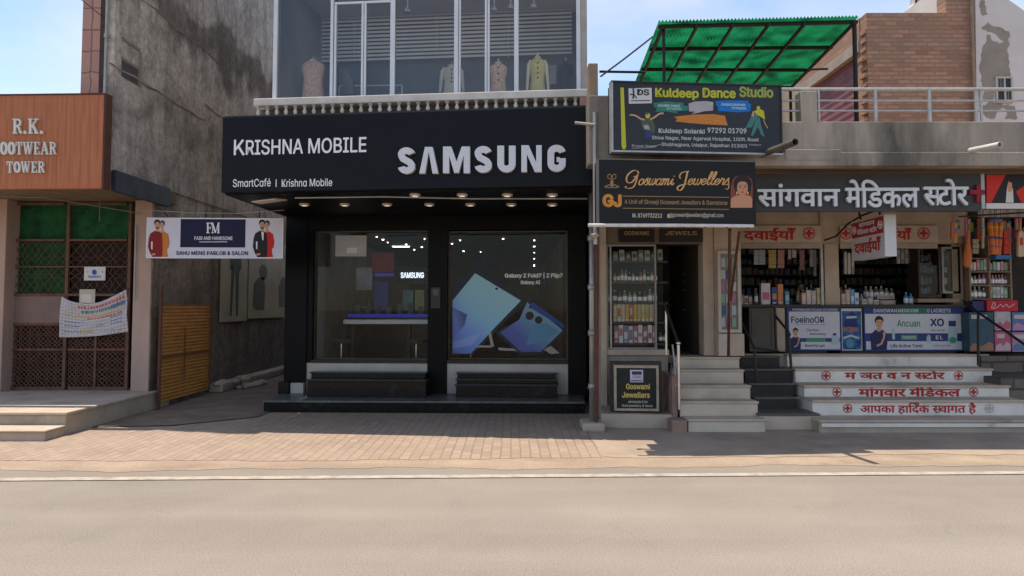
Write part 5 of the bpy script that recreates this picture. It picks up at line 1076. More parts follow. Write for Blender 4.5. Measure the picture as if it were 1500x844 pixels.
for yy in (380, 486): one('gold_rule', gold_d, gj, lambda mb: J.rect(mb, gx(252), gy(yy-3), gx(1186), gy(yy+3), .001, .003))
mb = MB(); J.text(mb, 'A Unit of Shreeji Goswami Jewellers & Gemstone', gx(268), gy(408), gx(1172), gy(458), .004, bold=.016); mb.build('lettering', gold_d, gj)
mb = MB(); J.text(mb, 'M. 8769732212', gx(338), gy(526), gx(598), gy(564), .004, bold=.02); mb.build('lettering', mat('pale_gold_print', (.5,.42,.22), (.45,.42,.36), scale=4), gj); mb.__init__(); J.text(mb, 'gjgoswamijewellers@gmail.com', gx(660), gy(522), gx(1138), gy(568), .004, bold=.01); J.rect(mb, gx(646), gy(532), gx(662), gy(566), .001, .004); mb.build('lettering', mat('pale_gold_print', (.5,.42,.22), (.45,.42,.36), scale=4), gj)
def emblem(mb):
    for s_ in (-1, 1):
        f = lambda *p: gp(*[(157 + s_*(a-157), b) for a, b in p])
        J.ribbon(mb, cat(f((157,205),(175,182),(192,192),(190,215),(170,225),(157,212)), 4), 1.0, .001, .004); J.ribbon(mb, cat(f((157,228),(166,250),(164,282),(180,276),(205,288),(222,290)), 4), 1.5, .001, .0042); J.ribbon(mb, f((220,294),(190,302),(160,298)), 1.1, .001, .0045)
    J.ell(mb, gx(157), gy(205), 1.3, 1.6, .001, .0048); J.poly(mb, gp((148,238),(166,238),(163,300),(151,300)), .001, .0035)
one('gold_emblem', gold_d, gj, emblem)
def lady(mb):
    J.poly(mb, gp((1200,478),(1200,400),(1202,330),(1208,270),(1222,225),(1250,200),(1300,190),(1350,196),(1385,222),(1396,280),(1392,478)), .001, .002, 5)
    J.ell(mb, gx(1306), gy(268), 13.5, 13.5, .001, .003, 1); J.poly(mb, gp((1236,270),(1260,250),(1262,372),(1246,360)), .001, .0032, 1); J.poly(mb, gp((1362,250),(1385,270),(1375,360),(1356,375)), .001, .0032, 1)
    J.poly(mb, gp((1200,476),(1203,398),(1240,374),(1278,366),(1332,366),(1370,372),(1391,398),(1391,476)), .001, .0036, 0)
    J.ell(mb, gx(1304), gy(302), 8, 11.5, .001, .0044, 0, 18)
    J.poly(mb, gp((1258,262),(1270,232),(1304,220),(1338,232),(1352,264),(1330,250),(1304,246),(1278,250)), .001, .005, 1)
    for X in (1284, 1328): J.ell(mb, gx(X), gy(294), 1.8, .8, .001, .0052, 1, 10); J.ribbon(mb, gp((X-14,282),(X,276),(X+13,281)), .5, .004, .0052, 1)
    J.ribbon(mb, gp((1308,296),(1312,318),(1302,322)), .5, .004, .0052, 4); J.ell(mb, gx(1305), gy(340), 2.6, 1.0, .001, .0053, 2, 12)
    for X in (1256, 1352): J.ell(mb, gx(X), gy(348), 1.2, 2.4, .001, .0054, 3, 10)
one('printed_portrait', [flat('lady_skin', (.46,.22,.13)), hair, flat('lip_red', (.35,.04,.04)), gold, flat('nose_shade', (.3,.13,.08)), flat('portrait_ground', (.2,.05,.04))], gj, lady)
# sign poles and pipes
mb = MB(); X = P(867,620,10.5).x; mb.tube([(X,10.5,.1),(X+.01,10.5,zbot)], .036, 10)
for z in (.6,1.35,2.0,2.7): mb.tube([(X,10.5,z-.04),(X,10.5,z+.04)], .05, 10)
mb.build('x', galv).name = 'downpipe'; o = bpy.data.objects['downpipe']; tag(o, 'grey downpipe with collars between the phone shop and the jeweller', 'drain pipe')
for p_ in o.data.polygons: p_.use_smooth = True
mb = MB(); p = P(872,300,9.22); mb.tube([(p.x,9.22,2.5),(p.x,9.22,P(872,165,9.22).z)], .028, 10); mb.tube([(p.x,9.2,P(872,183,9.2).z),(P(842,180,9.2).x,9.2,P(842,180,9.2).z)], .02, 8); mb.tube([(p.x+.03,9.22,2.62),(p.x-.06,9.18,2.6)], .03, 8)
tag(mb.build('upper_pipe', galv, smooth=True), 'pale pipe with a side stub running up beside the black signboard', 'drain pipe')
X = P(871,620,10.42).x+.02; mb = MB(); mb.tube([(X,10.38,.1),(X+.0,10.2,2.9)], .03, 8); tag(mb.build('rusty_pole', rust, smooth=True), 'rusty red pole standing beside the grey downpipe', 'pole')
mb = MB(); mb.box(P(853,625,10.3).x, P(886,625,10.3).x, 10.25, 10.75, 0, .12); tag(mb.build('pipe_footing', concrete, bevel=.03), 'rough concrete footing around the base of the downpipe', 'footing')
def pole(px0, py0, Y0, px1, py1, Y1, r, lab, m=rust):
    mb = MB(); mb.tube([P(px0,py0,Y0), P(px1,py1,Y1)], r, 8); return tag(mb.build('sign_pole', m, smooth=True), lab, 'pole')
pole(1069,336,9.1,1067,521,10.9,.02,'thin rusty pole below the right end of the jeweller sign')
pole(1083,340,9.15,1070,440,10.6,.018,'slanting rusty brace crossing behind the thin pole')

# ---- jeweller shop front
YJ = 11.55
JF = PL(880, YJ, 1070, YJ)
js = thing('jeweller_shop', 'narrow jeweller shop with a stocked glass display window and a dark open doorway', 'shop', (P(975,450,YJ).x, YJ, 0))
def jz(y): return P(960, y, YJ).z
zfl = jz(521)
ztopJ = zbot + .05
mb = MB(); JF.rsz(mb, JF.sz(879,450)[0], JF.sz(888,450)[0], 0.0, ztopJ, -.3, .06); mb.build('pillar', beige, js, bevel=.008)
mb = MB(); JF.rsz(mb, JF.sz(888.3,450)[0], JF.sz(1030,450)[0], jz(357), ztopJ, -.3, 0); mb.build('header', mat('brown_header', (.17,.125,.09), (.12,.09,.065), scale=3), js)
mb = MB(); JF.rsz(mb, JF.sz(1030.3,450)[0], JF.sz(1046,450)[0], zfl, ztopJ, -.3, .02); mb.build('door_jamb', beige, js, bevel=.008)
mb = MB(); JF.rsz(mb, JF.sz(1046.3,450)[0], JF.sz(1085,450)[0], zfl, ztopJ, -.3, .05); mb.build('pillar', beige, js)
for (xa, xb, words) in ((906,958,'GOSWAMI'),(966,1028,'JEWELS')):
    mb = MB(); JF.rect(mb, xa, 336, xb, 355, .002, .04); p_ = mb.build('name_plate', flat('plate_black', (.014,.012,.012), .4), js)
    mb = MB(); JF.text(mb, words, xa+8, 339, xb-8, 345, .0415, bold=.02); mb.build('plate_words', gold_d, p_)
mb = MB(); JF.rsz(mb, JF.sz(887,450)[0], JF.sz(978,450)[0], .0, jz(521), -1.2, -.02); mb.build('low_wall', mat('greenish_plaster', (.30,.27,.22), (.22,.2,.165), scale=2, rough=.9, bump=.2, c3=(.34,.2,.16), s3=1.2, lo3=.58, hi3=.7), js)
mb = MB(); JF.rsz(mb, JF.sz(886,450)[0], JF.sz(979,450)[0], jz(520.5), jz(512), -.3, .03); mb.build('window_sill', concrete, js, bevel=.008)
mb = MB(); JF.rsz(mb, JF.sz(888,450)[0], JF.sz(1030,450)[0], zfl-.12, zfl, -2.6, -.05); mb.build('shop_floor', mat('jewel_floor', (.2,.15,.115), (.15,.115,.09), scale=4), js)
mb = MB(); JF.rsz(mb, JF.sz(880,450)[0], JF.sz(1085,450)[0], zfl, ztopJ, -2.8, -2.6); JF.rsz(mb, JF.sz(1034,450)[0], JF.sz(1040,450)[0], zfl, ztopJ, -2.59, -.31); JF.rsz(mb, JF.sz(880,450)[0], JF.sz(887,450)[0], zfl, ztopJ, -2.59, -.31); mb.build('inner_walls', mat('jewel_inner_wall', (.13,.11,.09), (.09,.075,.06), scale=2), js)
# display window
mb = MB(); JF.frame(mb, 888.3, 358, 962, 512, .03, -.06, -.01); dw = mb.build('display_window', mat('grey_window_frame', (.28,.26,.23), (.22,.2,.18), scale=8, rough=.5), js)
mb = MB(); u0, u1, z0, z1 = JF.rc(888.3,358,962,512); mb.face([JF.W(u0+.03,z0+.03,-.03),JF.W(u1-.03,z0+.03,-.03),JF.W(u1-.03,z1-.03,-.03),JF.W(u0+.03,z1-.03,-.03)]); mb.build('pane', glass, dw)
mb = MB(); JF.rsz(mb, JF.sz(895,450)[0]-.012, JF.sz(895,450)[0]+.012, z0+.03, z1-.03, -.055, -.015); mb.build('glazing_bar', galv, dw)
DY = YJ + .3; DS = PL(880, DY, 1070, DY)
dc = thing('display_shelving', 'dark shelving inside the jeweller display window', 'shelving', (P(925,510,DY).x, DY, jz(512)))
mb = MB(); DS.rsz(mb, DS.sz(888,450)[0], DS.sz(977,450)[0], jz(512), jz(358), -.32, -.30); mb.build('backboard', mat('display_back', (.035,.04,.032), (.028,.03,.026), scale=3), dc)
shy = [383, 413, 443, 471, 502]
for y in shy: mb = MB(); DS.rsz(mb, DS.sz(889,450)[0], DS.sz(976,450)[0], P(930,y+3,DY).z, P(930,y,DY).z, -.29, .12); mb.build('shelf', flat('shelf_dark', (.03,.028,.026), .3), dc)
rng = random.Random(11)
def goods(names, x0, x1, ybase, hpx, Q, off, n, palette, lab, group, cat_, kind='box', jit=.15, dpt=.1):
    w = (x1-x0)/n
    for k in range(n):
        c = palette[k % len(palette)] if isinstance(palette, list) else palette; hh = hpx*(1 + rng.uniform(-jit, jit)); xa, xb = x0 + k*w + w*.06, x0 + (k+1)*w - w*.06
        u0, u1 = Q.sz(xa, ybase)[0], Q.sz(xb, ybase)[0]; zb = Q.sz((xa+xb)/2, ybase)[1]; zt = Q.sz((xa+xb)/2, ybase-hh)[1]
        m1 = mat('pack_%d_%d_%d' % tuple(int(q*100) for q in c), c, rough=.4); c2 = palette[(k*3+1) % len(palette)]; m2 = mat('pack_%d_%d_%d' % tuple(int(q*100) for q in c2), c2, rough=.4)
        mb = MB()
        if kind == 'box':
            Q.rsz(mb, u0, u1, zb, zt, off-dpt, off); h = zt-zb; Q.rsz(mb, u0+.12*(u1-u0), u1-.12*(u1-u0), zb+h*rng.uniform(.15,.4), zb+h*rng.uniform(.55,.85), off+.0005, off+.002, 1); Q.rsz(mb, u0+.2*(u1-u0), u1-.2*(u1-u0), zb+h*.06, zb+h*.12, off+.0005, off+.0015, 2)
        elif kind == 'bottle':
            r = (u1-u0)/2; p = Q.W((u0+u1)/2, zb, off-r); h = zt-zb; mb.lathe([(r*.95,0),(r,h*.03),(r,h*.6),(r*.8,h*.7),(r*.35,h*.76),(r*.35,h*.84)], tuple(p), 10); mb.lathe([(r*.42,h*.84),(r*.42,h*.99),(.002,h)], tuple(p), 10, 1); mb.lathe([(r*1.01,h*.15),(r*1.02,h*.16),(r*1.02,h*.5),(r*1.01,h*.51)], tuple(p), 10, 2)
        elif kind == 'bag':
            Q.poly(mb, [(xa,ybase-hh*.95),(xa+(xb-xa)*.3,ybase-hh),(xb-(xb-xa)*.1,ybase-hh*.97),(xb,ybase-hh*.1),(xb-(xb-xa)*.2,ybase),(xa+(xb-xa)*.1,ybase-hh*.03)], off-.03, off); Q.rect(mb, xa+(xb-xa)*.2, ybase-hh*.7, xb-(xb-xa)*.2, ybase-hh*.35, off+.0005, off+.002, 1)
        o = mb.build(names, [m1, m2, white], None); tag(o, lab, cat_, group)
bk = [(.5,.36,.14),(.55,.5,.36),(.45,.42,.36),(.5,.3,.08),(.42,.12,.05),(.56,.33,.08),(.48,.3,.24),(.5,.44,.18),(.4,.4,.14),(.42,.42,.34),(.52,.3,.1)]
goods('jewellery_box', 897, 961, 471, 27, DS, .1, 11, bk, 'slim upright jewellery box on the middle shelf of the jeweller window', 'slim boxes on the middle shelf of the jeweller window', 'box', jit=.06)
goods('jewellery_box', 898, 961, 502, 25, DS, .1, 9, [(.4,.15,.16),(.6,.6,.6),(.2,.18,.3),(.55,.54,.54),(.45,.14,.2),(.6,.58,.56),(.35,.1,.12),(.62,.62,.6)], 'wide pale or pink jewellery box on the bottom shelf of the jeweller window', 'wide boxes on the bottom shelf of the jeweller window', 'box', jit=.04)
goods('scent_bottle', 897, 962, 413, 16, DS, .08, 12, [(.34,.3,.22),(.08,.07,.06),(.4,.2,.07),(.3,.32,.24),(.05,.05,.05)], 'small bottle on the second shelf of the jeweller window', 'bottles on the second shelf of the jeweller window', 'bottle', 'bottle')
goods('scent_bottle', 889, 962, 443, 17, DS, .08, 10, [(.3,.33,.3),(.05,.06,.06),(.08,.12,.16),(.2,.26,.14),(.34,.34,.33)], 'small bottle on the third shelf of the jeweller window', 'bottles on the third shelf of the jeweller window', 'bottle', 'bottle')
goods('trinket_pouch', 896, 970, 383, 15, DS, .08, 8, [(.2,.18,.14),(.4,.38,.33),(.08,.08,.07),(.3,.28,.2)], 'small pouch on the top shelf of the jeweller window', 'pouches on the top shelf of the jeweller window', 'pouch', 'bag')
goods('glass_jar', 963, 976, 500, 14, DS, .1, 2, [(.12,.13,.1),(.2,.2,.15)], 'dim jar at the right end of the bottom jeweller shelf', 'jars at the right end of the bottom shelf', 'jar', 'bottle')
goods('leafy_packet', 889, 894.5, 500, 22, DS, .1, 1, [(.06,.13,.05),(.1,.2,.07)], 'green packet in the bottom left corner of the jeweller window', None, 'packet', 'bag')
# shelves and mirror rack inside the doorway
ir = thing('wall_rack', 'dark wall rack with small glinting shelves inside the jeweller doorway', 'rack', (P(1016,420,13).x, 13, zfl))
RQ = PL(980, 13.2, 1035, 12.9)
mb = MB(); RQ.rect(mb, 1000, 362, 1030, 470, -.1, 0); mb.build('rack_back', flat('rack_black', (.015,.015,.014), .4), ir)
for y in (375, 388, 401, 412, 424, 453): mb = MB(); RQ.rect(mb, 1004, y, 1027, y+1.5, .001, .12); mb.build('rack_shelf', white, ir)
for (x, y, r) in ((1008,432,1.6),(1013,434,2.2),(1010,420,1.2)): mb = MB(); RQ.ell(mb, x, y, r, r*1.4, .002, .05); mb.build('trinket', white, ir)
# ledge, low board and railing in front
mb = MB(); Q = PL(880, 10.62, 1000, 10.5); u = Q.sz(880,600)[0]; v = Q.sz(985,600)[0]; zle = .2
mb = MB(); Q.rsz(mb, u, v, 0, zle, -1.0, 0); o = mb.build('front_ledge', concrete, None, bevel=.015); tag(o, 'low concrete ledge under the small jeweller floor board', 'ledge')
AB = PL(897, 10.72, 968, 10.66, 570)
ab = thing('floor_board', 'small black jeweller board in a cream metal frame on the low ledge', 'sign', tuple(AB.pt(932,602,0)))
mb = MB(); AB.rect(mb, 903, 539, 962, 600, -.02, 0); mb.build('board', mat('black_board', (.012,.016,.013), (.02,.02,.02), scale=5, rough=.5), ab)
mb = MB(); AB.frame(mb, 899.5, 535.5, 965, 602, .035, -.03, .012); mb.build('cream_frame', mat('cream_frame_paint', (.42,.36,.27), (.3,.24,.18), scale=8, rough=.6), ab)
mb = MB(); AB.frame(mb, 894, 530, 970, 603, .045, -.16, -.04); mb.build('dark_surround', darkmetal, ab)
mb = MB(); AB.rect(mb, 923, 542, 942, 560, .001, .003); AB.rect(mb, 925.5, 544, 940, 549, .003, .0045, 1); AB.rect(mb, 924.5, 557, 941, 558.6, .003, .0045, 1); AB.text(mb, 'GOSWAMI', 927, 550, 939.5, 554.5, .0048, 1); mb.build('logo_tile', [flat('logo_lilac', (.5,.5,.58)), flat('logo_navy', (.04,.04,.09))], ab)
yl = mat('yellow_paint', (.62,.46,.11), (.55,.4,.1), scale=9)
mb = MB(); AB.text(mb, 'Goswami', 917, 562, 952, 570.5, .003, bold=.03); mb.build('lettering', yl, ab)
mb = MB(); AB.text(mb, 'Jewellers', 911, 574.5, 952, 583, .003, bold=.03); mb.build('lettering', yl, ab)
mb = MB(); AB.text(mb, 'wholesale & for', 920, 586.5, 949, 590.5, .003, bold=.012); mb.build('lettering', flat('pale_small_print', (.5,.48,.4)), ab); mb.__init__(); AB.text(mb, 'Gold jewellery & Gems', 911, 592.5, 956, 597, .003, bold=.012); mb.build('lettering', flat('pale_small_print', (.5,.48,.4)), ab)
hr = thing('step_handrail', 'steel and black handrail up the left side of the jeweller steps', 'handrail', tuple(PZ(994,612,.15)))
Yh = 10.45
A_ = P(993.5,503,Yh); mb = MB(); mb.tube([P(995,600,Yh), A_], .022, 10); mb.ball(tuple(A_), .035, .035, .03, 10, 6); mb.build('front_post', steel, hr, smooth=True)
mb = MB(); mb.tube([P(976,520,11.2), P(975.5,452,11.2)], .018, 8); mb.build('rear_post', steel, hr, smooth=True)
mb = MB(); mb.tube([A_, P(975.5,452,11.2), P(973,443,11.25)], .022, 8); mb.build('sloping_rail', flat('black_rail', (.03,.025,.024), .4), hr, smooth=True)
mb = MB(); mb.tube([P(988,530,10.65), P(990,568,10.5)], .016, 8); mb.tube([P(985,505,10.8), P(988,532,10.7)], .014, 8); mb.build('middle_post', galv, hr)
mb = MB(); mb.tube([P(971,602,10.45), P(984,533,10.5)], .016, 6); tag(mb.build('leaning_rod', darkmetal), 'thin dark rod leaning beside the small jeweller floor board', 'rod')
# steps
def flight(name, lab, rows, riserm, treadm, back, side=None, lip=.018):
    t = thing(name, lab, 'steps', (PZ((rows[0][0]+rows[0][1])/2, rows[0][3], 0).x, rows[0][4], 0)); z0 = 0
    for i, (xa, xb, yt, yb, Y) in enumerate(rows):
        z1 = P((xa+xb)/2, yt, Y).z; x0_, x1_2 = P(xa, yt, Y).x, P(xb, yt, Y).x
        yn = rows[i+1][4] + .01 if i+1 < len(rows) else back
        mb = MB(); mb.box(x0_, x1_2, Y, back if i+1 == len(rows) else rows[i+1][4]+.3, max(0, z0-.02) if i else 0, z1-.032); mb.build('riser', riserm[i] if isinstance(riserm, list) else riserm, t, bevel=.008)
        mb = MB(); mb.box(x0_-.012, x1_2+.012, Y-lip, yn-.002, z1-.031, z1); mb.build('tread', treadm, t, bevel=.008)
        z0 = z1
    return t
st_j = flight('jeweller_steps', 'plain grey stone steps rising to the jeweller doorway', [(1008,1121,614,630,10.25),(996,1110,588,613,10.55),(994,1099,564.5,588,10.85),(992,1089,541.5,564,11.15),(990,1083,523,541,11.42)], mat('grey_step', (.58,.49,.395), (.47,.395,.315), scale=1.8, rough=.85, bump=.12, c3=(.34,.285,.23), s3=1.4, lo3=.56, hi3=.85), steptop, 12.5)
mb = MB(); mb.box(P(985,630,10.2).x, P(1007,630,10.2).x, 10.2, 10.5, 0, .17); mb.box(P(985,610,10.5).x, P(993,610,10.5).x, 10.51, 11.3, 0, .75); tag(mb.build('step_cheek', mat('pinkish_cheek', (.32,.2,.16), (.24,.16,.125), scale=3, rough=.85), bevel=.012), 'small pinkish block at the foot of the jeweller steps', 'block')
st_d = flight('dark_steps', 'steep dark stone steps between the jeweller and the chemist', [(1112,1200,606,624,10.45),(1106,1166,582,603,10.95),(1098,1164,561.5,580,11.25),(1091,1160,540.5,558,11.55),(1084,1142,521.5,537,11.9)], [steptop]+[mat('dark_step_stone', (.045,.038,.033), (.03,.026,.023), scale=4, rough=.6)]*4, mat('dark_tread', (.13,.115,.1), (.09,.08,.07), scale=5, rough=.6), 13)

# ---- chemist
YC = 12.2
C0 = PL(1046, YC, 1440, YC)
cz = lambda y: P(1260, y, YC).z
ch = thing('chemist_shop', 'open fronted chemist shop with beige piers, a low counter and dark shelves inside', 'shop', (P(1260,450,YC).x, YC, 0))
zcf = P(1260,518,YC).z
mb = MB(); C0.rsz(mb, C0.sz(1046,330)[0], C0.sz(1420,330)[0], cz(357), ztopJ, -.25, -.05); mb.build('header_wall', beige, ch)
mb = MB(); C0.rsz(mb, C0.sz(1209,400)[0], C0.sz(1230,400)[0], zcf, cz(357)-.001, -.25, -.02); mb.build('pier', beige, ch, bevel=.008)
mb = MB(); C0.rsz(mb, C0.sz(1203,400)[0], C0.sz(1206.5,400)[0], cz(447), ztopJ-.01, -.049, -.01); mb.build('pier_pipe', galv, ch)
mb = MB(); C0.rsz(mb, C0.sz(1396,400)[0], C0.sz(1412,400)[0], zcf, cz(357)-.001, -.25, -.02); mb.build('pier', mat('brown_pier', (.22,.17,.13), (.17,.13,.1), scale=3), ch, bevel=.008)
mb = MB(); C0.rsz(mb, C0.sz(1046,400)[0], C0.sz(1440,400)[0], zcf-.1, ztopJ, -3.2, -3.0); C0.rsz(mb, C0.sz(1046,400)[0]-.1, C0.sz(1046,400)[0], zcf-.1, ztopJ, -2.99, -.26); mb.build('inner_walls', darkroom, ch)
mb = MB(); C0.rsz(mb, C0.sz(1060,510)[0], C0.sz(1440,510)[0], zcf-.3, zcf, -3.0, .15); mb.build('shop_floor', concrete, ch)
# counter
ct = thing('shop_counter', 'long dark topped counter across the chemist front', 'counter', (P(1260,517,YC).x, YC, zcf))
mb = MB(); C0.rsz(mb, C0.sz(1078,447)[0], C0.sz(1414,447)[0], cz(450), cz(446.5), -.55, .06); mb.build('counter_top', flat('counter_brown', (.035,.028,.024), .35), ct)
mb = MB(); C0.rsz(mb, C0.sz(1151,480)[0], C0.sz(1413,480)[0], zcf, cz(450.3), -.5, -.02); mb.build('counter_body', flat('counter_dark', (.03,.028,.026), .5), ct)
mb = MB(); C0.rect(mb, 1098, 451, 1135, 515, -.3, -.005); cd = mb.build('cabinet_door', mat('grey_cabinet', (.115,.105,.09), (.09,.082,.07), scale=3, rough=.6), ct); mb = MB(); C0.frame(mb, 1101, 455, 1133, 511, .03, -.004, .008); mb.build('door_moulding', mat('grey_cabinet', (.115,.105,.09)), cd)
mb = MB(); C0.rect(mb, 1137, 451, 1150, 515, -.3, -.006); mb.build('beige_panel', beige, ct)
# white display case on the jeweller pillar
wc = thing('wall_case', 'tall narrow white display case of small packets beside the chemist counter', 'display case', tuple(P(1066,486,11.4)))
WC = PL(1049, 11.46, 1084, 11.5)
mb = MB(); WC.frame(mb, 1050, 368, 1083, 487, .045, 0, .06); mb.build('case_frame', mat('cream_case', (.46,.40,.34), (.4,.34,.28), scale=5, rough=.5), wc)
mb = MB(); WC.rect(mb, 1053, 371, 1080, 484, 0, .01); mb.build('case_back', flat('case_back', (.2,.19,.18)), wc)
rr2 = random.Random(3)
mb = MB()
for r_ in range(6):
    for c_ in range(3): x = 1055 + c_*8; y = 378 + r_*17.5; WC.rect(mb, x, y, x+6.5, y+13.5, .011, .03, rr2.randrange(5))
mb.build('packets', [flat('pk%d' % i, c) for i, c in enumerate([(.42,.42,.42),(.36,.36,.38),(.06,.1,.2),(.3,.14,.2),(.2,.3,.22)])], wc)
wb = thing('low_cabinet', 'pale low cabinet under the tall white display case', 'cabinet', tuple(P(1066,520,11.4)))
mb = MB(); WC.rect(mb, 1050, 489, 1066, 521, 0, .08); mb.build('cabinet_panel', mat('cream_case', (.46,.40,.34)), wb); mb = MB(); WC.rect(mb, 1067, 489, 1088, 521, 0, .06); mb.build('cabinet_panel', beige, wb)
# red header panels
def cross_badge(Q, mb, x, y, r, off, m=0, n=20):
    q = [(x + r*math.cos(2*math.pi*k/n), y + r*math.sin(2*math.pi*k/n)) for k in range(n+1)]; Q.ribbon(mb, q, r*.2, off-.002, off, m)
    a, b = r*.72, r*.24; Q.poly(mb, [(x-b,y-a),(x+b,y-a),(x+b,y-b),(x+a,y-b),(x+a,y+b),(x+b,y+b),(x+b,y+a),(x-b,y+a),(x-b,y+b),(x-a,y+b),(x-a,y-b),(x-b,y-b)], off-.002, off+.0005, m)
cream = mat('cream_board', (.50,.42,.36), (.42,.35,.3), scale=3, rough=.6)
for (xa, xb, tx0, tx1, bx0, bx1, lab) in ((1056,1203,1089,1166,1071,1185,'cream header board with red Hindi words and two red crosses beside the jeweller'),(1231,1374,1272,1336,1239,1353,'cream header board with red Hindi words behind the projecting light box')):
    t = thing('header_board', lab, 'sign', tuple(C0.pt((xa+xb)/2, 357, 0)))
    mb = MB(); C0.rect(mb, xa, 330.5, xb, 355.5, -.048, .0); mb.build('board', cream, t, bevel=.004)
    mb = MB(); C0.rect(mb, xa, 356, xb, 364, -.048, -.008); mb.build('lower_strip', mat('pale_strip', (.38,.32,.27), (.32,.26,.22), scale=4), t)
    mb = MB(); C0.text(mb, 'दवाईयाँ', tx0, 333.5, tx1, 353.5, .003, bold=.022, font='deva'); mb.build('red_words', redp, t)
    for bx in (bx0, bx1): mb = MB(); cross_badge(C0, mb, bx, 342, 8.2, .003); mb.build('red_cross', redp, t)
# main Hindi sign
H0 = PL(1108, 9.66, 1444, 9.62, 285)
hs = thing('chemist_signboard', 'dark grey signboard with raised silver Hindi letters and a red cross', 'sign', tuple(H0.pt(1270, 309, 0)))
mb = MB(); H0.rect(mb, 1100, 254.5, 1436, 309.5, -.08, 0); mb.build('panel', mat('grey_sign_panel', (.040,.040,.042), (.05,.05,.052), scale=2, rough=.45), hs)
mb = MB(); H0.rect(mb, 1436.6, 255, 1442, 306, -.08, .01); mb.build('end_strip', galv, hs)
for body, x0, x1, y0, y1 in (('सांगवान',1108,1228.5,270,303.5),('मेिडकल',1236,1344,264,305),('स½टोर',1350,1416,263,302)):
    mb = MB(); H0.text(mb, body, x0, y0, x1, y1, .05, ext=.045, bold=.012, font='deva'); mb.build('raised_letters', silver, hs)
mb = MB(); H0.poly(mb, [(1427.5,271),(1433,271),(1433,279),(1439.5,279),(1439.5,285.5),(1433,285.5),(1433,297),(1427.5,297),(1427.5,285.5),(1418,285.5),(1418,279),(1427.5,279)], .001, .05); mb.build('red_cross', mat('crimson_letter', (.25,.02,.04), (.2,.02,.035), scale=8), hs)
# next shop's sign
NS = PL(1444, 9.64, 1500, 9.64, 285)
ns = thing('red_black_sign', 'red and black signboard at the right end above the toy stall', 'sign', tuple(NS.pt(1480, 306, 0)))
mb = MB(); NS.rect(mb, 1444, 255.5, 1620, 306, -.08, 0); mb.build('panel', blackp, ns)
mb = MB(); NS.poly(mb, [(1445,256.5),(1473,256.5),(1452,297),(1445,297)], .001, .003); NS.poly(mb, [(1488,281),(1500,272),(1540,262),(1540,297),(1496,297)], .001, .003); mb.build('red_shape', flat('sign_red', (.5,.02,.012), .4), ns)
mb = MB(); NS.rect(mb, 1444, 298, 1620, 306, .001, .012); mb.build('white_band', flat('band_white', (.55,.52,.5)), ns)
mb = MB(); NS.poly(mb, [(1473,297),(1474.5,278),(1476,270),(1481,269),(1483.5,276),(1484.5,297)], .001, .004); NS.poly(mb, [(1475.5,278),(1476.5,265),(1482,264),(1484,276),(1482,280),(1478,282)], .001, .005, 1); NS.poly(mb, [(1476,266),(1481,263),(1484.5,267),(1484.5,276),(1482.5,276),(1482,268)], .001, .006, 2); mb.build('printed_picture', [flat('pr_white', (.55,.52,.46)), skin, hair], ns)
# projecting light box
bx = 5.02
y0_, y1_ = 10.9, 9.92
zt2, zb2 = PX(1297,312.5,bx).z, PX(1297,375.5,bx).z
lb_ = thing('projecting_sign', 'white double sided box sign with a red Hindi panel projecting over the chemist steps', 'sign', (bx, 10.4, zb2))
mb = MB(); mb.box(bx, bx+.16, y1_, y0_, zb2, zt2); mb.build('sign_box', mat('white_sheet_metal', (.56,.56,.58), (.48,.48,.5), scale=3, rough=.45), lb_, bevel=.008)
class SideP(PL):
    def __init__(s): s.a = Vector((bx, y0_, 0)); s.d = Vector((0,-1,0)); s.n = Vector((-1,0,0))
SPn = SideP(); wS = y0_-y1_; hS = zt2-zb2
mb = MB(); SPn.rsz(mb, .03, wS-.03, zb2+hS*.56, zt2-.03, .001, .004); mb.build('red_panel', flat('box_red', (.36,.025,.04), .4), lb_)
def stext(body, u0, u1, v0, v1, off, m, bold=.02, font='deva', name='words'):
    vs, fs, bb = tmesh(body, font, bold); mb = MB()
    mb.mesh([SPn.W(wS*(u0+(u1-u0)*(v[0]-bb[0])/(bb[1]-bb[0])), zb2+hS*(v0+(v1-v0)*(v[1]-bb[2])/(bb[3]-bb[2])), off+v[2]) for v in vs], fs); return mb.build(name, m, lb_)
stext('दवाईयाँ', .1, .9, .12, .5, .004, redp, .022)
stext('सांगवान', .26, .74, .8, .93, .0075, wl, .02); stext('मेिडकल_स½टोर', .2, .8, .62, .77, .0075, wl, .02)
for u in (.11, .89):
    mb = MB(); c = SPn.W(wS*u, zb2+hS*.76, .0065); q = [c + Vector((0, .055*math.cos(2*math.pi*k/16), .055*math.sin(2*math.pi*k/16))) for k in range(17)]; mb.tube(q, .006, 5, caps=False); mb.box(c.x-.001, c.x+.001, c.y-.035, c.y+.035, c.z-.01, c.z+.01); mb.box(c.x-.0008, c.x+.0012, c.y-.01, c.y+.01, c.z-.035, c.z+.035); mb.build('badge', wl, lb_)
mb = MB(); mb.tube([(bx+.08,10.2,zt2),(bx+.08,10.2,ztopJ)], .015, 6); mb.tube([(bx+.08,10.75,zt2),(bx+.02,10.9,ztopJ)], .015, 6); mb.build('hanger', darkmetal, lb_)
mb = MB(); mb.tube([P(1208,352,11.9), P(1225,346,11.6), P(1242,328,11.2), P(1262,316,10.8), P(1290,306,10.2)], .014, 6); tag(mb.build('power_cable', flat('cable_black', (.02,.018,.016), .6)), 'black cable looping from the chemist pier to the projecting box sign', 'cable')
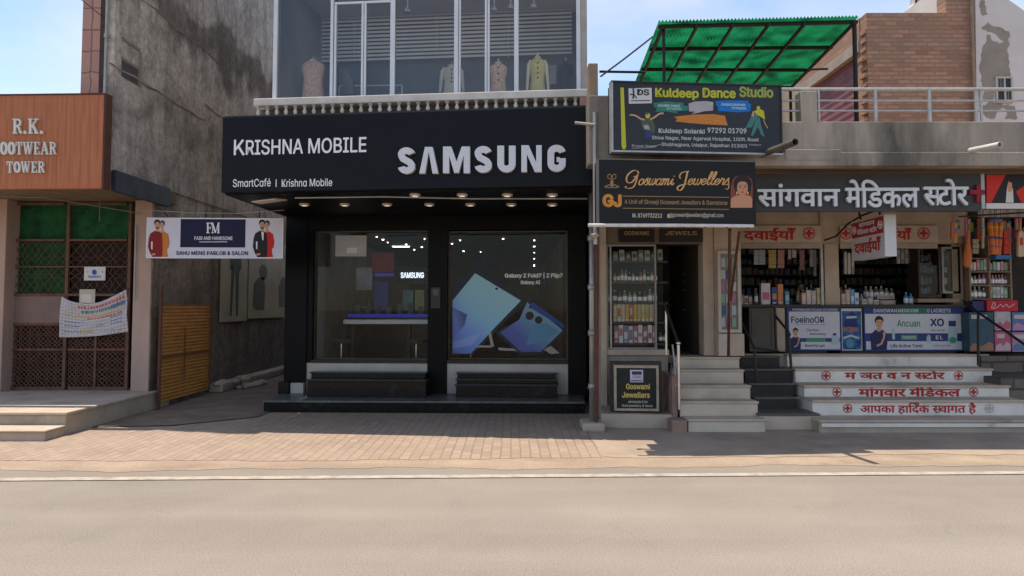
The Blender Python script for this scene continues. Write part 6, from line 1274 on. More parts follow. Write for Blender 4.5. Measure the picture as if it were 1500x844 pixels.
# steps with painted words
ws_ = [(1200,1560,615.5,633,10.2),(1190,1500,586,608.5,10.65),(1178,1478,564.5,582,11.05),(1165,1453,540,559,11.5),(1153,1433,519,536.5,11.95)]
cst = flight('chemist_steps', 'broad white painted steps with red Hindi lettering below the chemist counter', [(a,b,c,d,e) for a,b,c,d,e in ws_], [concrete]+[whitestep]*4, steptop, 13, lip=.03)
mb = MB(); mb.box(P(1204,625,10.17).x, 9, 10.176, 10.19, .085, .135); mb.build('white_band', whitestep, cst)
for i, body, x0, x1, y0, y1, c0, c1 in ((3,'म_ञत_व_न_स½टोर',1237,1384,541.5,555.5,1210,1404),(2,'मांगवार_मेंिडकल',1257.5,1407,565,581,1226,1426),(1,'आपका_हािद^क_स½वागत_है',1260,1430,589,607,1241.5,1449)):
    a, b, yt, yb, Y = ws_[i]; Q = PL(a, Y, b, Y)
    mb = MB(); Q.text(mb, body, x0, y0+.6, x1, y1, .004, bold=.022 if i > 1 else .014, font='deva'); mb.build('red_words', redp, cst)
    for j, c in enumerate((c0, c1)):
        mb = MB(); cross_badge(Q, mb, c, (yt+yb)/2+1, 6.2, .004); mb.build('red_cross', flat('faded_cross', (.45,.36,.34)) if (i == 1 and j == 1) else redp, cst)
# rough side masonry right of the steps
mb = MB(); mb.box(P(1436,540,12.0).x, 9, 11.97, 13, 0, .93); mb.box(P(1460,575,11.2).x, 9, 11.1, 11.96, 0, .66); tag(mb.build('rubble_wall', brickm('rough_stone', (.2,.16,.13), (.13,.105,.088), (.08,.065,.055), .5, .17, .02, bump=.8, mixn=.5)), 'rough brown stone masonry right of the white painted steps', 'wall')
# advert panels on the counter
def advert(lab, x0, y0, x1, y1):
    t = thing('advert_panel', lab, 'advertisement', tuple(C0.pt((x0+x1)/2, y1, .02))); return t
navy = flat('navy_ad', (.022,.04,.16), .4); adw = mat('ad_white', (.52,.52,.56), (.48,.48,.52), scale=3, rough=.4); green = flat('green_ad', (.03,.26,.13), .4); ink = flat('ad_ink', (.06,.06,.12))
ax = lambda X: 1140 + X/5.357
ay = lambda Y: 430 + Y/5.357
def ap(*p): return [(ax(a), ay(b)) for a, b in p]
def R_(mb, X0, Y0, X1, Y1, o, m=0): C0.rect(mb, ax(X0), ay(Y0), ax(X1), ay(Y1), o-.002, o, m)
def T_(mb, s, X0, Y0, X1, Y1, o, m=0, b=.02): C0.text(mb, s, ax(X0), ay(Y0), ax(X1), ay(Y1), o, m, bold=b)
def man(mb, cx, yb, k, o, mats_off=0):
    f = lambda *p: [(cx + a*k, yb - b*k) for a, b in p]; m = lambda i: i + mats_off
    C0.poly(mb, f((-6.5,0),(-7,6),(-6.5,13),(-3,16.5),(3,16.5),(6.5,13.5),(7,6),(6.5,0)), o-.002, o, m(2)); C0.poly(mb, f((-1.5,15),(1.5,15),(1.5,19),(-1.5,19)), o-.001, o+.0008, m(0))
    C0.ell(mb, cx, yb-24.3*k, 3.6*k, 3.9*k, o-.001, o+.001, m(1)); C0.ell(mb, cx+.1*k, yb-22*k, 2.9*k, 4.1*k, o-.001, o+.0016, m(0))
    C0.poly(mb, f((-3,24),(-2.4,26.4),(2.6,26.4),(3.1,24),(1.6,25),(-1.2,25)), o-.001, o+.0022, m(1))
    for s_ in (-1.1, 1.3): C0.ell(mb, cx+s_*k, yb-22.6*k, .5*k, .3*k, o-.001, o+.0024, m(1), 8)
    C0.ribbon(mb, f((-.7,19.8),(.2,19.5),(1.1,19.9)), .3*k, o, o+.0024, m(1))
    C0.ribbon(mb, f((-2,3),(2,5),(4,10),(4.4,12.5)), 1.7*k, o, o+.0022, m(0)); C0.ell(mb, cx+4.2*k, yb-13.4*k, 1.3*k, 1.5*k, o-.001, o+.003, m(0), 10)
PM = [skin, hair, flat('navy_kurta', (.018,.025,.085))]
t = advert('white medicine advert with a green band at the left end of the chemist counter', 1153, 449, 1232, 515)
mb = MB(); R_(mb, 72, 108, 490, 444, .0); C0.rect(mb, 1153, 450.5, 1232, 514, -.018, -.003); mb.build('panel', navy, t)
mb = MB(); R_(mb, 84, 142, 482, 350, .003); R_(mb, 100, 380, 486, 438, .003); mb.build('white_field', adw, t)
mb = MB(); T_(mb, 'FoeinoOR', 100, 180, 362, 232, .005, b=.025); mb.build('lettering', ink, t); mb.__init__(); T_(mb, 'Cardiac', 222, 276, 320, 296, .005, b=.01); mb.build('lettering', ink, t); mb.__init__(); T_(mb, 'Refreshing', 250, 308, 372, 330, .005, b=.01); mb.build('lettering', ink, t); mb.__init__(); T_(mb, 'Rectofyl gel', 210, 398, 365, 424, .005); mb.build('lettering', ink, t); mb.__init__(); T_(mb, 'for daily wellness care', 140, 238, 370, 250, .005, b=0); mb.build('lettering', ink, t)
mb = MB(); T_(mb, 'PHARMACEUTICALS DIVISION', 112, 118, 462, 136, .003); mb.build('lettering', adw, t)
mb = MB(); R_(mb, 220, 354, 372, 380, .005); mb.build('green_band', green, t)
mb = MB(); man(mb, ax(135), ay(438), 1.12, .006); mb.build('printed_man', PM, t)
mb = MB(); C0.poly(mb, ap((418,345),(424,330),(460,330),(478,348),(480,400),(418,402)), .004, .0065); R_(mb, 428, 312, 454, 329, .007, 1); mb.build('printed_bottle', [flat('pale_bottle', (.35,.45,.48)), navy], t)
t = advert('blue upright product poster between the two medicine adverts', 1233, 453, 1263, 513)
mb = MB(); C0.rect(mb, 1233, 452, 1262.5, 513.5, -.018, .0); mb.build('panel', flat('poster_white', (.5,.5,.52)), t)
mb = MB(); C0.rect(mb, 1234, 456, 1261.5, 512, .001, .003); mb.build('blue_field', mat('blue_poster', (.02,.05,.19), (.06,.17,.32), scale=12, lo=.4, hi=.6), t)
mb = MB(); C0.poly(mb, [(1236,480),(1238,468),(1241,461),(1247,456.5),(1253,460),(1255,468),(1257,480)], .003, .005, 0); C0.poly(mb, [(1240,463),(1254,463),(1255,466),(1239,467)], .005, .0065, 1); C0.text(mb, 'HOIMA', 1236, 479, 1256, 486, .0065, 2, bold=.03); C0.poly(mb, [(1235,494),(1246,490),(1258,494),(1258,497),(1246,493.5),(1235,497)], .003, .0052, 1); C0.ell(mb, 1245, 503, 6, 7, .003, .0048, 3); mb.build('print', [flat('deep_blue_print', (.015,.03,.15)), flat('pale_blue_print', (.4,.45,.5)), flat('orange_words', (.5,.16,.06)), flat('mid_blue_print', (.08,.22,.32))], t)
t = advert('large white and navy medicine advert with a printed man in navy on the chemist counter', 1266, 449, 1411, 515)
mb = MB(); C0.rect(mb, 1266, 450, 1411.5, 514.5, -.018, .0); mb.build('panel', navy, t)
mb = MB(); R_(mb, 680, 160, 1440, 312, .003); mb.build('white_field', adw, t); mb = MB(); R_(mb, 690, 375, 1448, 440, .003); mb.build('white_field', adw, t)
mb = MB(); R_(mb, 930, 112, 1160, 156, .003); R_(mb, 962, 326, 1090, 364, .003, 1); mb.build('green_band', [flat('deep_green_ad', (.02,.15,.09)), green], t)
mb = MB(); T_(mb, 'SANGWAN', 745, 120, 930, 150, .0045); mb.build('lettering', adw, t); mb.__init__(); T_(mb, 'MEDICOSE', 940, 122, 1100, 148, .0045); mb.build('lettering', adw, t); mb.__init__(); T_(mb, 'O LACREETS', 1165, 120, 1352, 150, .0045); mb.build('lettering', adw, t); mb.__init__(); T_(mb, 'PROBIOTIC', 975, 334, 1080, 356, .0045); mb.build('lettering', adw, t); mb.__init__(); T_(mb, 'E L', 1235, 330, 1290, 360, .0045, b=.035); mb.build('lettering', adw, t)
mb = MB(); T_(mb, 'Ancuan', 932, 208, 1112, 262, .005, b=.015); mb.build('lettering', flat('green_letters', (.04,.2,.12)), t)
mb = MB(); T_(mb, 'XO', 1190, 196, 1300, 258, .005, b=.035); mb.build('lettering', flat('navy_letters', (.03,.03,.13)), t); mb.__init__(); T_(mb, 'WELLBEING', 1198, 282, 1308, 296, .005, b=.0); mb.build('lettering', flat('navy_letters', (.03,.03,.13)), t); mb.__init__(); T_(mb, 'Life Active Tonic', 880, 396, 1135, 424, .005); mb.build('lettering', flat('navy_letters', (.03,.03,.13)), t); mb.__init__(); T_(mb, '1800 4420098', 1215, 402, 1350, 416, .005, b=0); mb.build('lettering', flat('navy_letters', (.03,.03,.13)), t)
mb = MB(); man(mb, ax(790), ay(440), 1.75, .006); mb.build('printed_man', PM, t)
mb = MB(); C0.poly(mb, ap((1332,395),(1332,285),(1345,262),(1385,262),(1402,285),(1402,395)), .004, .0055, 0); R_(mb, 1336, 214, 1392, 258, .007, 1); C0.ell(mb, ax(1368), ay(366), 5.5, 4.6, .0055, .007, 2); mb.build('printed_bottle', [flat('pale_bottle', (.35,.45,.48)), navy, green], t)
mb = MB(); C0.poly(mb, ap((1162,392),(1162,345),(1172,325),(1188,325),(1195,345),(1195,392)), .004, .006); R_(mb, 892, 275, 914, 360, .006); mb.build('printed_bottle', flat('pale_bottle', (.35,.45,.48)), t)

# goods on the counter and hanging strips
CT = PL(1078, YC-.0, 1414, YC-.0)
pals = [(.55,.5,.5),(.5,.12,.2),(.05,.08,.25),(.55,.25,.08),(.06,.25,.45),(.5,.4,.1)]
goods('carton', 1117, 1132, 446, 33, CT, -.08, 1, [(.55,.48,.5),(.45,.12,.2),(.3,.12,.3)], 'tall white and pink carton on the chemist counter', None, 'carton')
goods('carton', 1134, 1152, 446, 29, CT, -.12, 2, [(.04,.06,.2),(.5,.22,.08),(.3,.2,.3)], 'tall navy and orange carton on the chemist counter', 'pair of navy and orange cartons', 'carton')
goods('carton', 1152.5, 1159.5, 446, 17, CT, -.08, 1, [(.05,.22,.4),(.4,.4,.4)], 'small blue carton right of the navy and orange cartons', None, 'carton')
goods('bottle', 1109.5, 1116, 446, 22, CT, -.14, 1, [(.1,.13,.17),(.2,.2,.2)], 'dark slim bottle left of the tall white and pink carton', None, 'bottle', 'bottle')
goods('medicine_box', 1177, 1199, 446, 19, CT, -.08, 3, [(.5,.25,.2),(.5,.45,.4),(.45,.35,.38)], 'small pinkish medicine box on the chemist counter left of the pier', 'pinkish boxes left of the pier', 'box')
goods('medicine_box', 1199, 1225, 446, 19, CT, -.06, 4, [(.5,.46,.25),(.42,.36,.15),(.45,.3,.25),(.5,.42,.2)], 'small yellowish medicine box in front of the chemist pier', 'yellowish boxes in front of the pier', 'box', jit=.3)
goods('medicine_box', 1227, 1234.5, 446, 26, CT, -.08, 1, [(.5,.5,.55),(.12,.16,.4)], 'tall white and lilac box right of the chemist pier', None, 'box')
goods('medicine_box', 1236, 1262, 446, 19, CT, -.08, 4, [(.5,.38,.25),(.42,.3,.3),(.1,.26,.45),(.5,.52,.55)], 'small mixed coloured medicine box right of the tall lilac box', 'mixed boxes right of the tall lilac box', 'box', jit=.2)
goods('tonic_bottle', 1264, 1284, 446, 17, CT, -.25, 3, [(.3,.29,.33),(.36,.35,.38)], 'pale bottle on the chemist counter under the light box', 'pale bottles under the light box', 'bottle', 'bottle')
goods('carton_tray', 1292, 1318, 446, 7, CT, -.1, 1, [(.28,.2,.16),(.35,.3,.26)], 'low brown tray on the chemist counter', None, 'tray', dpt=.25)
goods('blue_tub', 1331, 1346, 446, 16, CT, -.12, 2, [(.03,.2,.38),(.1,.28,.42)], 'blue tub on the chemist counter before the glass cabinet', 'pair of blue tubs', 'tub', 'bottle')
goods('folded_papers', 1300, 1330, 438, 6, CT, -.38, 1, [(.4,.38,.35),(.3,.28,.26)], 'pale folded papers on a stand behind the counter', None, 'papers', dpt=.2)
HQ = PL(1078, YC-.12+.3, 1414, YC+.18)
for k, (x, w, y, c) in enumerate(((1104,7,388,(.36,.37,.38)),(1111.5,9,388,(.33,.34,.35)),(1125.5,11,393,(.42,.3,.1)),(1139,9.5,393,(.4,.2,.17)),(1154,4.5,380,(.36,.34,.32)),(1160,6,378,(.42,.4,.38)),(1171,7,396,(.22,.13,.12)),(1186,5,391,(.3,.29,.3)),(1191.5,4,405,(.26,.25,.26)))):
    t = thing('sachet_strip', ('pale grey sachet strip hanging first from the left in the chemist opening','grey sachet strip hanging beside the first pale one','ochre and white sachet strip hanging in the chemist opening','red and pink sachet strip hanging right of the ochre one','very narrow pale strip hanging in the middle of the chemist opening','short white sachet strip hanging in the middle of the chemist opening','maroon sachet strip hanging in the chemist opening','grey sachet strip hanging near the chemist pier','longest thin grey strip hanging near the chemist pier')[k], 'sachets', tuple(HQ.pt(x+w/2, 365, 0)))
    mb = MB(); n = 5
    for j in range(n): ya = 366 + (y-366)*j/n; yb = 366 + (y-366)*(j+1)/n; HQ.poly(mb, [(x, ya+.2),(x+w, ya+.2),(x+w, yb-.2),(x, yb-.2)], 0, .012 + .006*(j % 2))
    mb.build('sachets', mat('sachet_%d' % k, c, tuple(q*.7 for q in c), scale=25), t); mb = MB(); p = HQ.pt(x+w/2, 366, .006); mb.tube([p, p+Vector((0,0,.12))], .003, 4); mb.build('string', darkmetal, t)
# brass lamp-like scale
fn = thing('weighing_pan', 'dim hanging scale pan over the chemist counter', 'scale', tuple(HQ.pt(1182,421,-.2)))
mb = MB(); p = HQ.pt(1182,421,-.25); mb.loft([(p.x,p.y,p.z-.07,.07,.07),(p.x,p.y,p.z-.03,.085,.085),(p.x,p.y,p.z+.05,.08,.08),(p.x,p.y,p.z+.07,.05,.05)], 14); mb.build('pan', mat('dim_brass', (.09,.075,.06), (.06,.05,.04), scale=6, rough=.4, metal=.5), fn, smooth=True); mb = MB(); mb.tube([(p.x,p.y,p.z+.07),(p.x+.02,p.y,p.z+.75)], .006, 5); mb.build('chain', darkmetal, fn)
# interior shelves and shopkeeper's clutter
for (xa, xb, lab) in ((1085,1205,'dim medicine shelves deep inside the left bay of the chemist'),(1232,1345,'dim medicine shelves deep inside the right bay of the chemist')):
    SQ = PL(xa, 14.4, xb, 14.4); t = thing('medicine_shelf', lab, 'shelving', tuple(SQ.pt((xa+xb)/2, 500, 0)))
    mb = MB(); rs = random.Random(xa)
    for y in range(372, 450, 15): SQ.rect(mb, xa, y, xb, y+1.5, -.3, 0)
    mb.build('shelf_boards', flat('dim_board', (.03,.026,.022)), t)
    mb = MB()
    for y in range(372, 450, 15):
        x = xa + 2
        while x < xb - 8: w = rs.uniform(4, 8); SQ.rect(mb, x, y-rs.uniform(6,11), x+w, y-.2, -.2, -.03, rs.randrange(5)); x += w + rs.uniform(.5, 4)
    mb.build('stocked_packs', [flat('dim%d' % i, c) for i, c in enumerate([(.2,.19,.18),(.16,.07,.06),(.07,.1,.17),(.17,.14,.07),(.08,.12,.09)])], t)
# glass cabinets
for (xa, xb, ya_, yb_, lab) in ((1344,1377,362,436,'left black framed glass medicine cabinet on the chemist counter'),(1378.5,1405,362,430,'right pale framed glass medicine cabinet filled with small bottles')):
    GQ = PL(xa, YC+.05, xb, YC+.05); t = thing('glass_cabinet', lab, 'cabinet', tuple(GQ.pt((xa+xb)/2, yb_, 0)))
    fm_ = mat('cabinet_grey', (.26,.25,.24), (.2,.19,.18), scale=5, rough=.4)
    mb = MB(); GQ.rect(mb, xa, ya_, xb, yb_, -.35, -.33); mb.build('back', flat('cab_back', (.03,.03,.03)), t)
    mb = MB(); GQ.frame(mb, xa, ya_, xb, yb_, .035, -.33, .03)
    for cx, cy, sx, sy in ((xa+3,ya_+3,1,1),(xb-3,ya_+3,-1,1),(xa+3,yb_-3,1,-1),(xb-3,yb_-3,-1,-1)): GQ.poly(mb, [(cx,cy),(cx+5*sx,cy),(cx+1.6*sx,cy+1.6*sy),(cx,cy+5*sy)], .0, .028)
    mb.build('frame', fm_ if xa > 1360 else darkmetal, t)
    mb = MB(); rs = random.Random(int(xa))
    for y in (382, 399, 416, 430):
        if y > yb_-2: continue
        x = xa + 4.5
        while x < xb - 8: w = rs.uniform(2.5, 5); GQ.rect(mb, x, y-rs.uniform(7,12), x+w, y, -.2, -.1, rs.randrange(4)); x += w + rs.uniform(.3,2)
    mb.build('small_stock', [flat('cabst%d%d' % (xa, i), c) for i, c in enumerate([(.4,.4,.42) if xa > 1360 else (.1,.1,.11),(.3,.27,.26) if xa > 1360 else (.08,.05,.05),(.06,.1,.16),(.34,.3,.31) if xa > 1360 else (.04,.05,.07)])], t)
    mb = MB(); u0, u1, z0, z1 = GQ.rc(xa+3,ya_+3,xb-3,yb_-3); mb.face([GQ.W(u0,z0,.005),GQ.W(u1,z0,.005),GQ.W(u1,z1,.005),GQ.W(u0,z1,.005)]); mb.build('pane', glass, t)
mb = MB(); C0.rect(mb, 1344, 437.5, 1405, 443, -.4, .02); tag(mb.build('cabinet_shelf', mat('tan_board', (.26,.2,.15), (.2,.155,.115), scale=5)), 'tan board carrying the two glass medicine cabinets', 'shelf')
# ---- toy and snack stall at the right edge
TS = PL(1405, YC-.1, 1500, YC-.1)
ts = thing('stall_shelf', 'open wooden shelf of packets at the right end beside the chemist', 'shelving', tuple(TS.pt(1455, 515, 0)))
wd = mat('stall_wood', (.25,.18,.13), (.19,.14,.1), scale=5, rough=.7)
for x in (1421, 1450, 1481): mb = MB(); TS.rect(mb, x-1.2, 345, x+1.2, 452, -.35, .0); mb.build('upright', wd, ts)
for y in (378, 397.5, 417.5, 437.5): mb = MB(); TS.rect(mb, 1422.3, y, 1479.7, y+1.6, -.35, .01); mb.build('shelf', wd, ts)
mb = MB(); TS.rect(mb, 1408, 330, 1620, 516, -.6, -.4); mb.build('backboard', darkroom, ts)
pp = [(.45,.38,.28),(.55,.47,.4),(.45,.16,.3),(.18,.36,.28),(.55,.52,.52),(.5,.25,.38),(.22,.42,.2)]
goods('snack_packet', 1423, 1449, 396.5, 15, TS, -.05, 5, pp, 'small packet on the upper left stall shelf', 'packets on the upper left stall shelf', 'packet', 'bag')
goods('snack_packet', 1451.5, 1479.5, 396.5, 13, TS, -.05, 5, pp[2:], 'small packet on the upper right stall shelf', 'packets on the upper right stall shelf', 'packet', 'bag')
goods('tin', 1423, 1449, 416.5, 14, TS, -.05, 4, [(.42,.4,.42),(.3,.3,.16),(.4,.12,.3),(.36,.2,.34)], 'small tin on the middle left stall shelf', 'tins on the middle left stall shelf', 'tin', 'bottle')
goods('tin', 1451.5, 1479.5, 416.5, 13, TS, -.05, 6, [(.4,.16,.3),(.42,.3,.36),(.32,.14,.24)], 'small pink tin on the middle right stall shelf', 'tins on the middle right stall shelf', 'tin', 'bottle')
goods('tin', 1423, 1449, 436.5, 15, TS, -.05, 4, [(.2,.15,.16),(.4,.36,.34),(.14,.2,.24)], 'small tin on the lower left stall shelf', 'tins on the lower left stall shelf', 'tin', 'bottle')
goods('carton', 1451.5, 1479.5, 436.5, 16, TS, -.05, 5, [(.18,.36,.2),(.45,.43,.46),(.5,.48,.5),(.3,.34,.36)], 'small green or white carton on the lower right stall shelf', 'cartons on the lower right stall shelf', 'carton')
cr_ = thing('red_crate', 'bright red crate with white script below the stall shelves', 'crate', tuple(TS.pt(1462, 456, .1)))
mb = MB(); TS.rect(mb, 1440, 440, 1485, 456, -.2, .1); mb.build('crate_body', flat('crate_red', (.42,.015,.03), .35), cr_, bevel=.008)
mb = MB(); TS.ribbon(mb, cat([(1446,452),(1449,443),(1452,446),(1448,452),(1455,450),(1460,446),(1463,450),(1468,446),(1472,450),(1480,445)], 4), .9, .101, .104); mb.build('white_script', flat('crate_white', (.6,.5,.5)), cr_)
mb = MB(); TS.rect(mb, 1421, 441, 1439, 456, -.2, .06); tag(mb.build('blue_crate', flat('crate_blue', (.02,.03,.13), .4), bevel=.008), 'small dark blue crate left of the red crate', 'crate')
for (xa, ya_, xb, yb_, c1, c2, lab) in ((1413,457,1449,515,(.035,.09,.13),(.3,.16,.1),'dark blue printed sack at the foot of the stall'),(1450,456,1474,484,(.42,.4,.42),(.42,.1,.16),'white and pink carton stacked below the red crate'),(1450,485,1474,515,(.45,.1,.18),(.45,.36,.38),'deep pink carton on the stall floor'),(1475,457,1512,485,(.1,.16,.34),(.42,.2,.36),'blue and pink carton stacked at the right edge'),(1475,486,1512,515,(.42,.2,.32),(.08,.18,.34),'pink and blue carton on the floor at the right edge')):
    t = thing('goods_carton', lab, 'carton', tuple(TS.pt((xa+xb)/2, yb_, .1))); m_ = mat('carton_%d_%d' % (xa, ya_), c1, tuple(q*.8 for q in c1), scale=5, rough=.4)
    mb = MB(); TS.rect(mb, xa+.4, ya_+.3, xb-.4, yb_, -.25, .12); mb.build('carton_body', m_, t, bevel=.01); mb = MB(); TS.rect(mb, xa+3, ya_+4, xb-10, ya_+10, .121, .123, 0); mb.build('printed_patch', flat('carton_pale', (.45,.42,.44)), t); mb = MB(); TS.poly(mb, [(xa+1,yb_-2),(xa+2,yb_-9),(xa+8,yb_-13),((xa+xb)/2,yb_-8),(xb-7,yb_-15),(xb-1,yb_-11),(xb-1,yb_-2)], .121, .1226); mb.build('printed_patch', flat('carton_patch_%d%d' % (xa, ya_), c2), t)
# hanging toys
OQ = PL(1405, 11.2, 1500, 11.2)
for k, x in enumerate((1450, 1458, 1466)):
    t = thing('toy_tube', ('leftmost orange toy tube hanging in the bunch of three','middle orange toy tube hanging in the bunch of three','rightmost orange toy tube hanging in the bunch of three')[k], 'toy', tuple(OQ.pt(x, 350, 0)))
    a, b = OQ.pt(x, 326, 0), OQ.pt(x+1.5-k, 373, .05*(1-k)); mb = MB(); mb.tube([a, b], .038, 10); mb.build('tube', mat('orange_toy', (.55,.17,.025), (.5,.12,.03), scale=9, rough=.4), t, smooth=True)
    for v in (.12, .45, .72): p = a.lerp(b, v); q = a.lerp(b, v+.07); mb = MB(); mb.tube([p, q], .0395, 10); mb.build('band', flat('band_%d' % int(v*100), ((.45,.35,.05),(.04,.05,.2),(.4,.06,.2))[int(v*3)]), t)
    mb = MB(); mb.tube([a, (a.x, a.y, ztopJ)], .004, 4); mb.build('string', darkmetal, t)
hd = MB(); hd.ball(tuple(OQ.pt(1458, 323, 0)), .12, .05, .04, 10, 6); tag(hd.build('blue_ribbon', flat('ribbon_blue', (.1,.14,.3)), smooth=True), 'blue ribbon bunch tying the orange toy tubes', 'ribbon')
def bat(x, yt, yb, lab, c):
    t = thing('cricket_bat', lab, 'cricket bat', tuple(OQ.pt(x, yb, .1))); w = 4
    mb = MB(); OQ.poly(mb, [(x-w,yt+(yb-yt)*.38),(x-w*.4,yt+(yb-yt)*.32),(x+w*.4,yt+(yb-yt)*.32),(x+w,yt+(yb-yt)*.38),(x+w*1.1,yb-2),(x+w*.6,yb),(x-w*.6,yb),(x-w*1.1,yb-2)], .06, .11); mb.build('blade', mat('bat_wood_%d' % x, c, tuple(q*.85 for q in c), scale=8, streak=.3), t, bevel=.006)
    mb = MB(); OQ.rect(mb, x-w*.6, yt+(yb-yt)*.5, x+w*.6, yt+(yb-yt)*.7, .111, .1125); mb.build('sticker', flat('bat_sticker', (.4,.06,.03)), t)
    mb = MB(); mb.tube([OQ.pt(x, yt+(yb-yt)*.34, .085), OQ.pt(x, yt, .085)], .016, 8); mb.build('handle', flat('bat_grip', (.55,.22,.05), .7), t)
    mb = MB(); p = OQ.pt(x, yt, .085); mb.tube([p, (p.x, p.y, ztopJ)], .004, 4); mb.build('string', darkmetal, t)
bat(1489, 321, 377, 'pale cricket bat hanging by its orange grip at the right', (.52,.42,.3)); bat(1498.5, 318, 360, 'partly cut off cricket bat hanging at the right picture edge', (.5,.4,.28))
t = thing('net_bag', 'limp orange net bag hanging left of the stall shelves', 'bag', tuple(OQ.pt(1416, 392, 0)))
p = OQ.pt(1418, 340, 0); mb = MB(); pb = OQ.pt(1417, 392, 0); mb.loft([(pb.x,pb.y,pb.z,.03,.03),(pb.x,pb.y,pb.z+.05,.065,.05),(pb.x+.01,pb.y,pb.z+.2,.06,.05),(pb.x+.02,pb.y,pb.z+.36,.035,.03),(p.x,p.y,p.z,.015,.015)], 12); mb.build('net', mat('orange_net', (.5,.16,.06), (.4,.12,.05), scale=40, rough=.9), t, smooth=True); mb = MB(); mb.tube([p, (p.x,p.y,ztopJ)], .004, 4); mb.build('string', darkmetal, t)
for k, (x, y0, y1, w, c, lab) in enumerate(((1430,350,372,9,(.24,.2,.16),'brown paper bundle hanging beside the orange net bag'),(1476,338,372,9,(.5,.05,.035),'red packet strip hanging right of the orange toy tubes'),(1494,336,364,8,(.5,.06,.04),'red packet strip hanging behind the right cricket bat'),(1441,318,364,3,(.36,.33,.3),'pale tangled cord bundle hanging left of the toy tubes'))):
    t = thing('hanging_packet', lab, 'packet', tuple(OQ.pt(x, y1, 0))); mb = MB(); n = 3
    for j in range(n): a_, b_ = y0 + (y1-y0)*j/n, y0 + (y1-y0)*(j+1)/n; OQ.poly(mb, [(x-w/2,a_+.3),(x+w/2,a_+.3),(x+w/2*.95,b_-.3),(x-w/2*.95,b_-.3)], -.04, -.01 + .01*(j % 2))
    mb.build('packets', mat('hangpk_%d' % k, c, tuple(min(1, q*1.4) for q in c), scale=20, lo=.5, hi=.6), t); mb = MB(); q = OQ.pt(x, y0, -.02); mb.tube([q, (q.x, q.y, ztopJ)], .004, 4); mb.build('string', darkmetal, t)
t = MB(); q0, q1 = OQ.pt(1402,318,.05), OQ.pt(1500,312,.05); t.tube([q0, q1, q1+Vector((1.5,0,.03))], .014, 6); tag(t.build('hanging_rod', darkmetal), 'dark rod under the canopy carrying the hanging toys', 'rod')
mb = MB(); TS.rect(mb, 1450, 374.5, 1473, 380.5, .0, .15); tag(mb.build('blue_tray', flat('tray_blue', (.03,.16,.4), .4), bevel=.006), 'bright blue tray on top of the right stall shelves', 'tray')
# handrails at the chemist steps
def railing(pts_posts, rail, lab):
    t = thing('black_handrail', lab, 'handrail', tuple(P(*pts_posts[0][0]))); m_ = flat('black_rail', (.03,.025,.024), .4)
    for a, b in pts_posts: mb = MB(); mb.tube([P(*a), P(*b)], .022, 8); mb.build('post', m_, t, smooth=True)
    mb = MB(); mb.tube([P(*q) for q in rail], .02, 8); mb.build('rail', m_, t, smooth=True)
railing([((1159,540,11.4),(1155,486,11.4)),((1137,514,12.0),(1135,449,12.0))], [(1135,449,12.05),(1136,463,12.0),(1155,486,11.4),(1157,492,11.38)], 'black handrail between the dark steps and the white painted steps')
railing([((1433,536,11.8),(1433,458,11.8))], [(1411,440,12.1),(1433,458,11.8),(1470,483,11.2),(1505,508,10.7)], 'sloping black handrail at the right side of the white painted steps')
railing([((1108,560,11.4),(1105,510,11.4))], [(1078,440,12.0),(1085,470,11.8),(1105,510,11.4),(1140,514,11.5)], 'thin black handrail bending over the dark steps')

# ---- green roof on the terrace
gr = thing('green_canopy', 'green translucent corrugated roof on a black steel frame over the terrace', 'canopy', (3.2, 10.9, zpar))
gmx = bpy.data.materials.new('green_sheet'); gmx.use_nodes = True; nt = gmx.node_tree; b_ = nt.nodes['Principled BSDF']; b_.inputs['Base Color'].default_value = (.008,.27,.10,1); b_.inputs['Roughness'].default_value = .4
tr_ = nt.nodes.new('ShaderNodeBsdfTranslucent'); msx = nt.nodes.new('ShaderNodeMixShader'); msx.inputs[0].default_value = .62
tcn = nt.nodes.new('ShaderNodeTexCoord'); tn = nt.nodes.new('ShaderNodeTexNoise'); tn.inputs['Scale'].default_value = 3.5; tn.inputs['Detail'].default_value = 7; trp = nt.nodes.new('ShaderNodeValToRGB'); trp.color_ramp.elements[0].position = .33; trp.color_ramp.elements[0].color = (.004,.06,.024,1); trp.color_ramp.elements[1].position = .62; trp.color_ramp.elements[1].color = (.016,.29,.115,1)
nt.links.new(tcn.outputs['Object'], tn.inputs['Vector']); nt.links.new(tn.outputs[0], trp.inputs[0]); nt.links.new(trp.outputs[0], tr_.inputs[0])
nt.links.new(b_.outputs[0], msx.inputs[1]); nt.links.new(tr_.outputs[0], msx.inputs[2]); nt.links.new(msx.outputs[0], nt.nodes['Material Output'].inputs[0])
fl, fr_, bl_, br = P(965,32,9.5), P(1258,25,9.5), P(930,122,12.2), P(1160,126,12.2)
zg = (fl.z + fr_.z)/2; zgb = (bl_.z + br.z)/2
mb = MB(); n = 116; vs = []; fs = []
for i in range(n+1):
    t_ = i/n; o = .016*math.cos(math.pi*i); a = fl.lerp(fr_, t_); b = bl_.lerp(br, t_); vs += [(a.x,a.y-.03,a.z+o),(b.x,b.y,b.z+o)]
fs = [(2*i,2*i+2,2*i+3,2*i+1) for i in range(n)]; mb.mesh(vs, fs); mb.build('sheet', gmx, gr)
blk_m = flat('black_steel', (.014,.012,.012), .5)
def gq(u, v, dz=-.045): return fl.lerp(fr_, u).lerp(bl_.lerp(br, u), v) + Vector((0,0,dz))
for v in (.02, .34, .68, .98): mb = MB(); mb.tube([gq(0,v), gq(1,v)], .028, 6); mb.build('purlin', blk_m, gr)
for u in (.02, .19, .37, .55, .73, .98): mb = MB(); mb.tube([gq(u,0,-.07), gq(u,1,-.07)], .026, 6); mb.build('rafter', blk_m, gr)
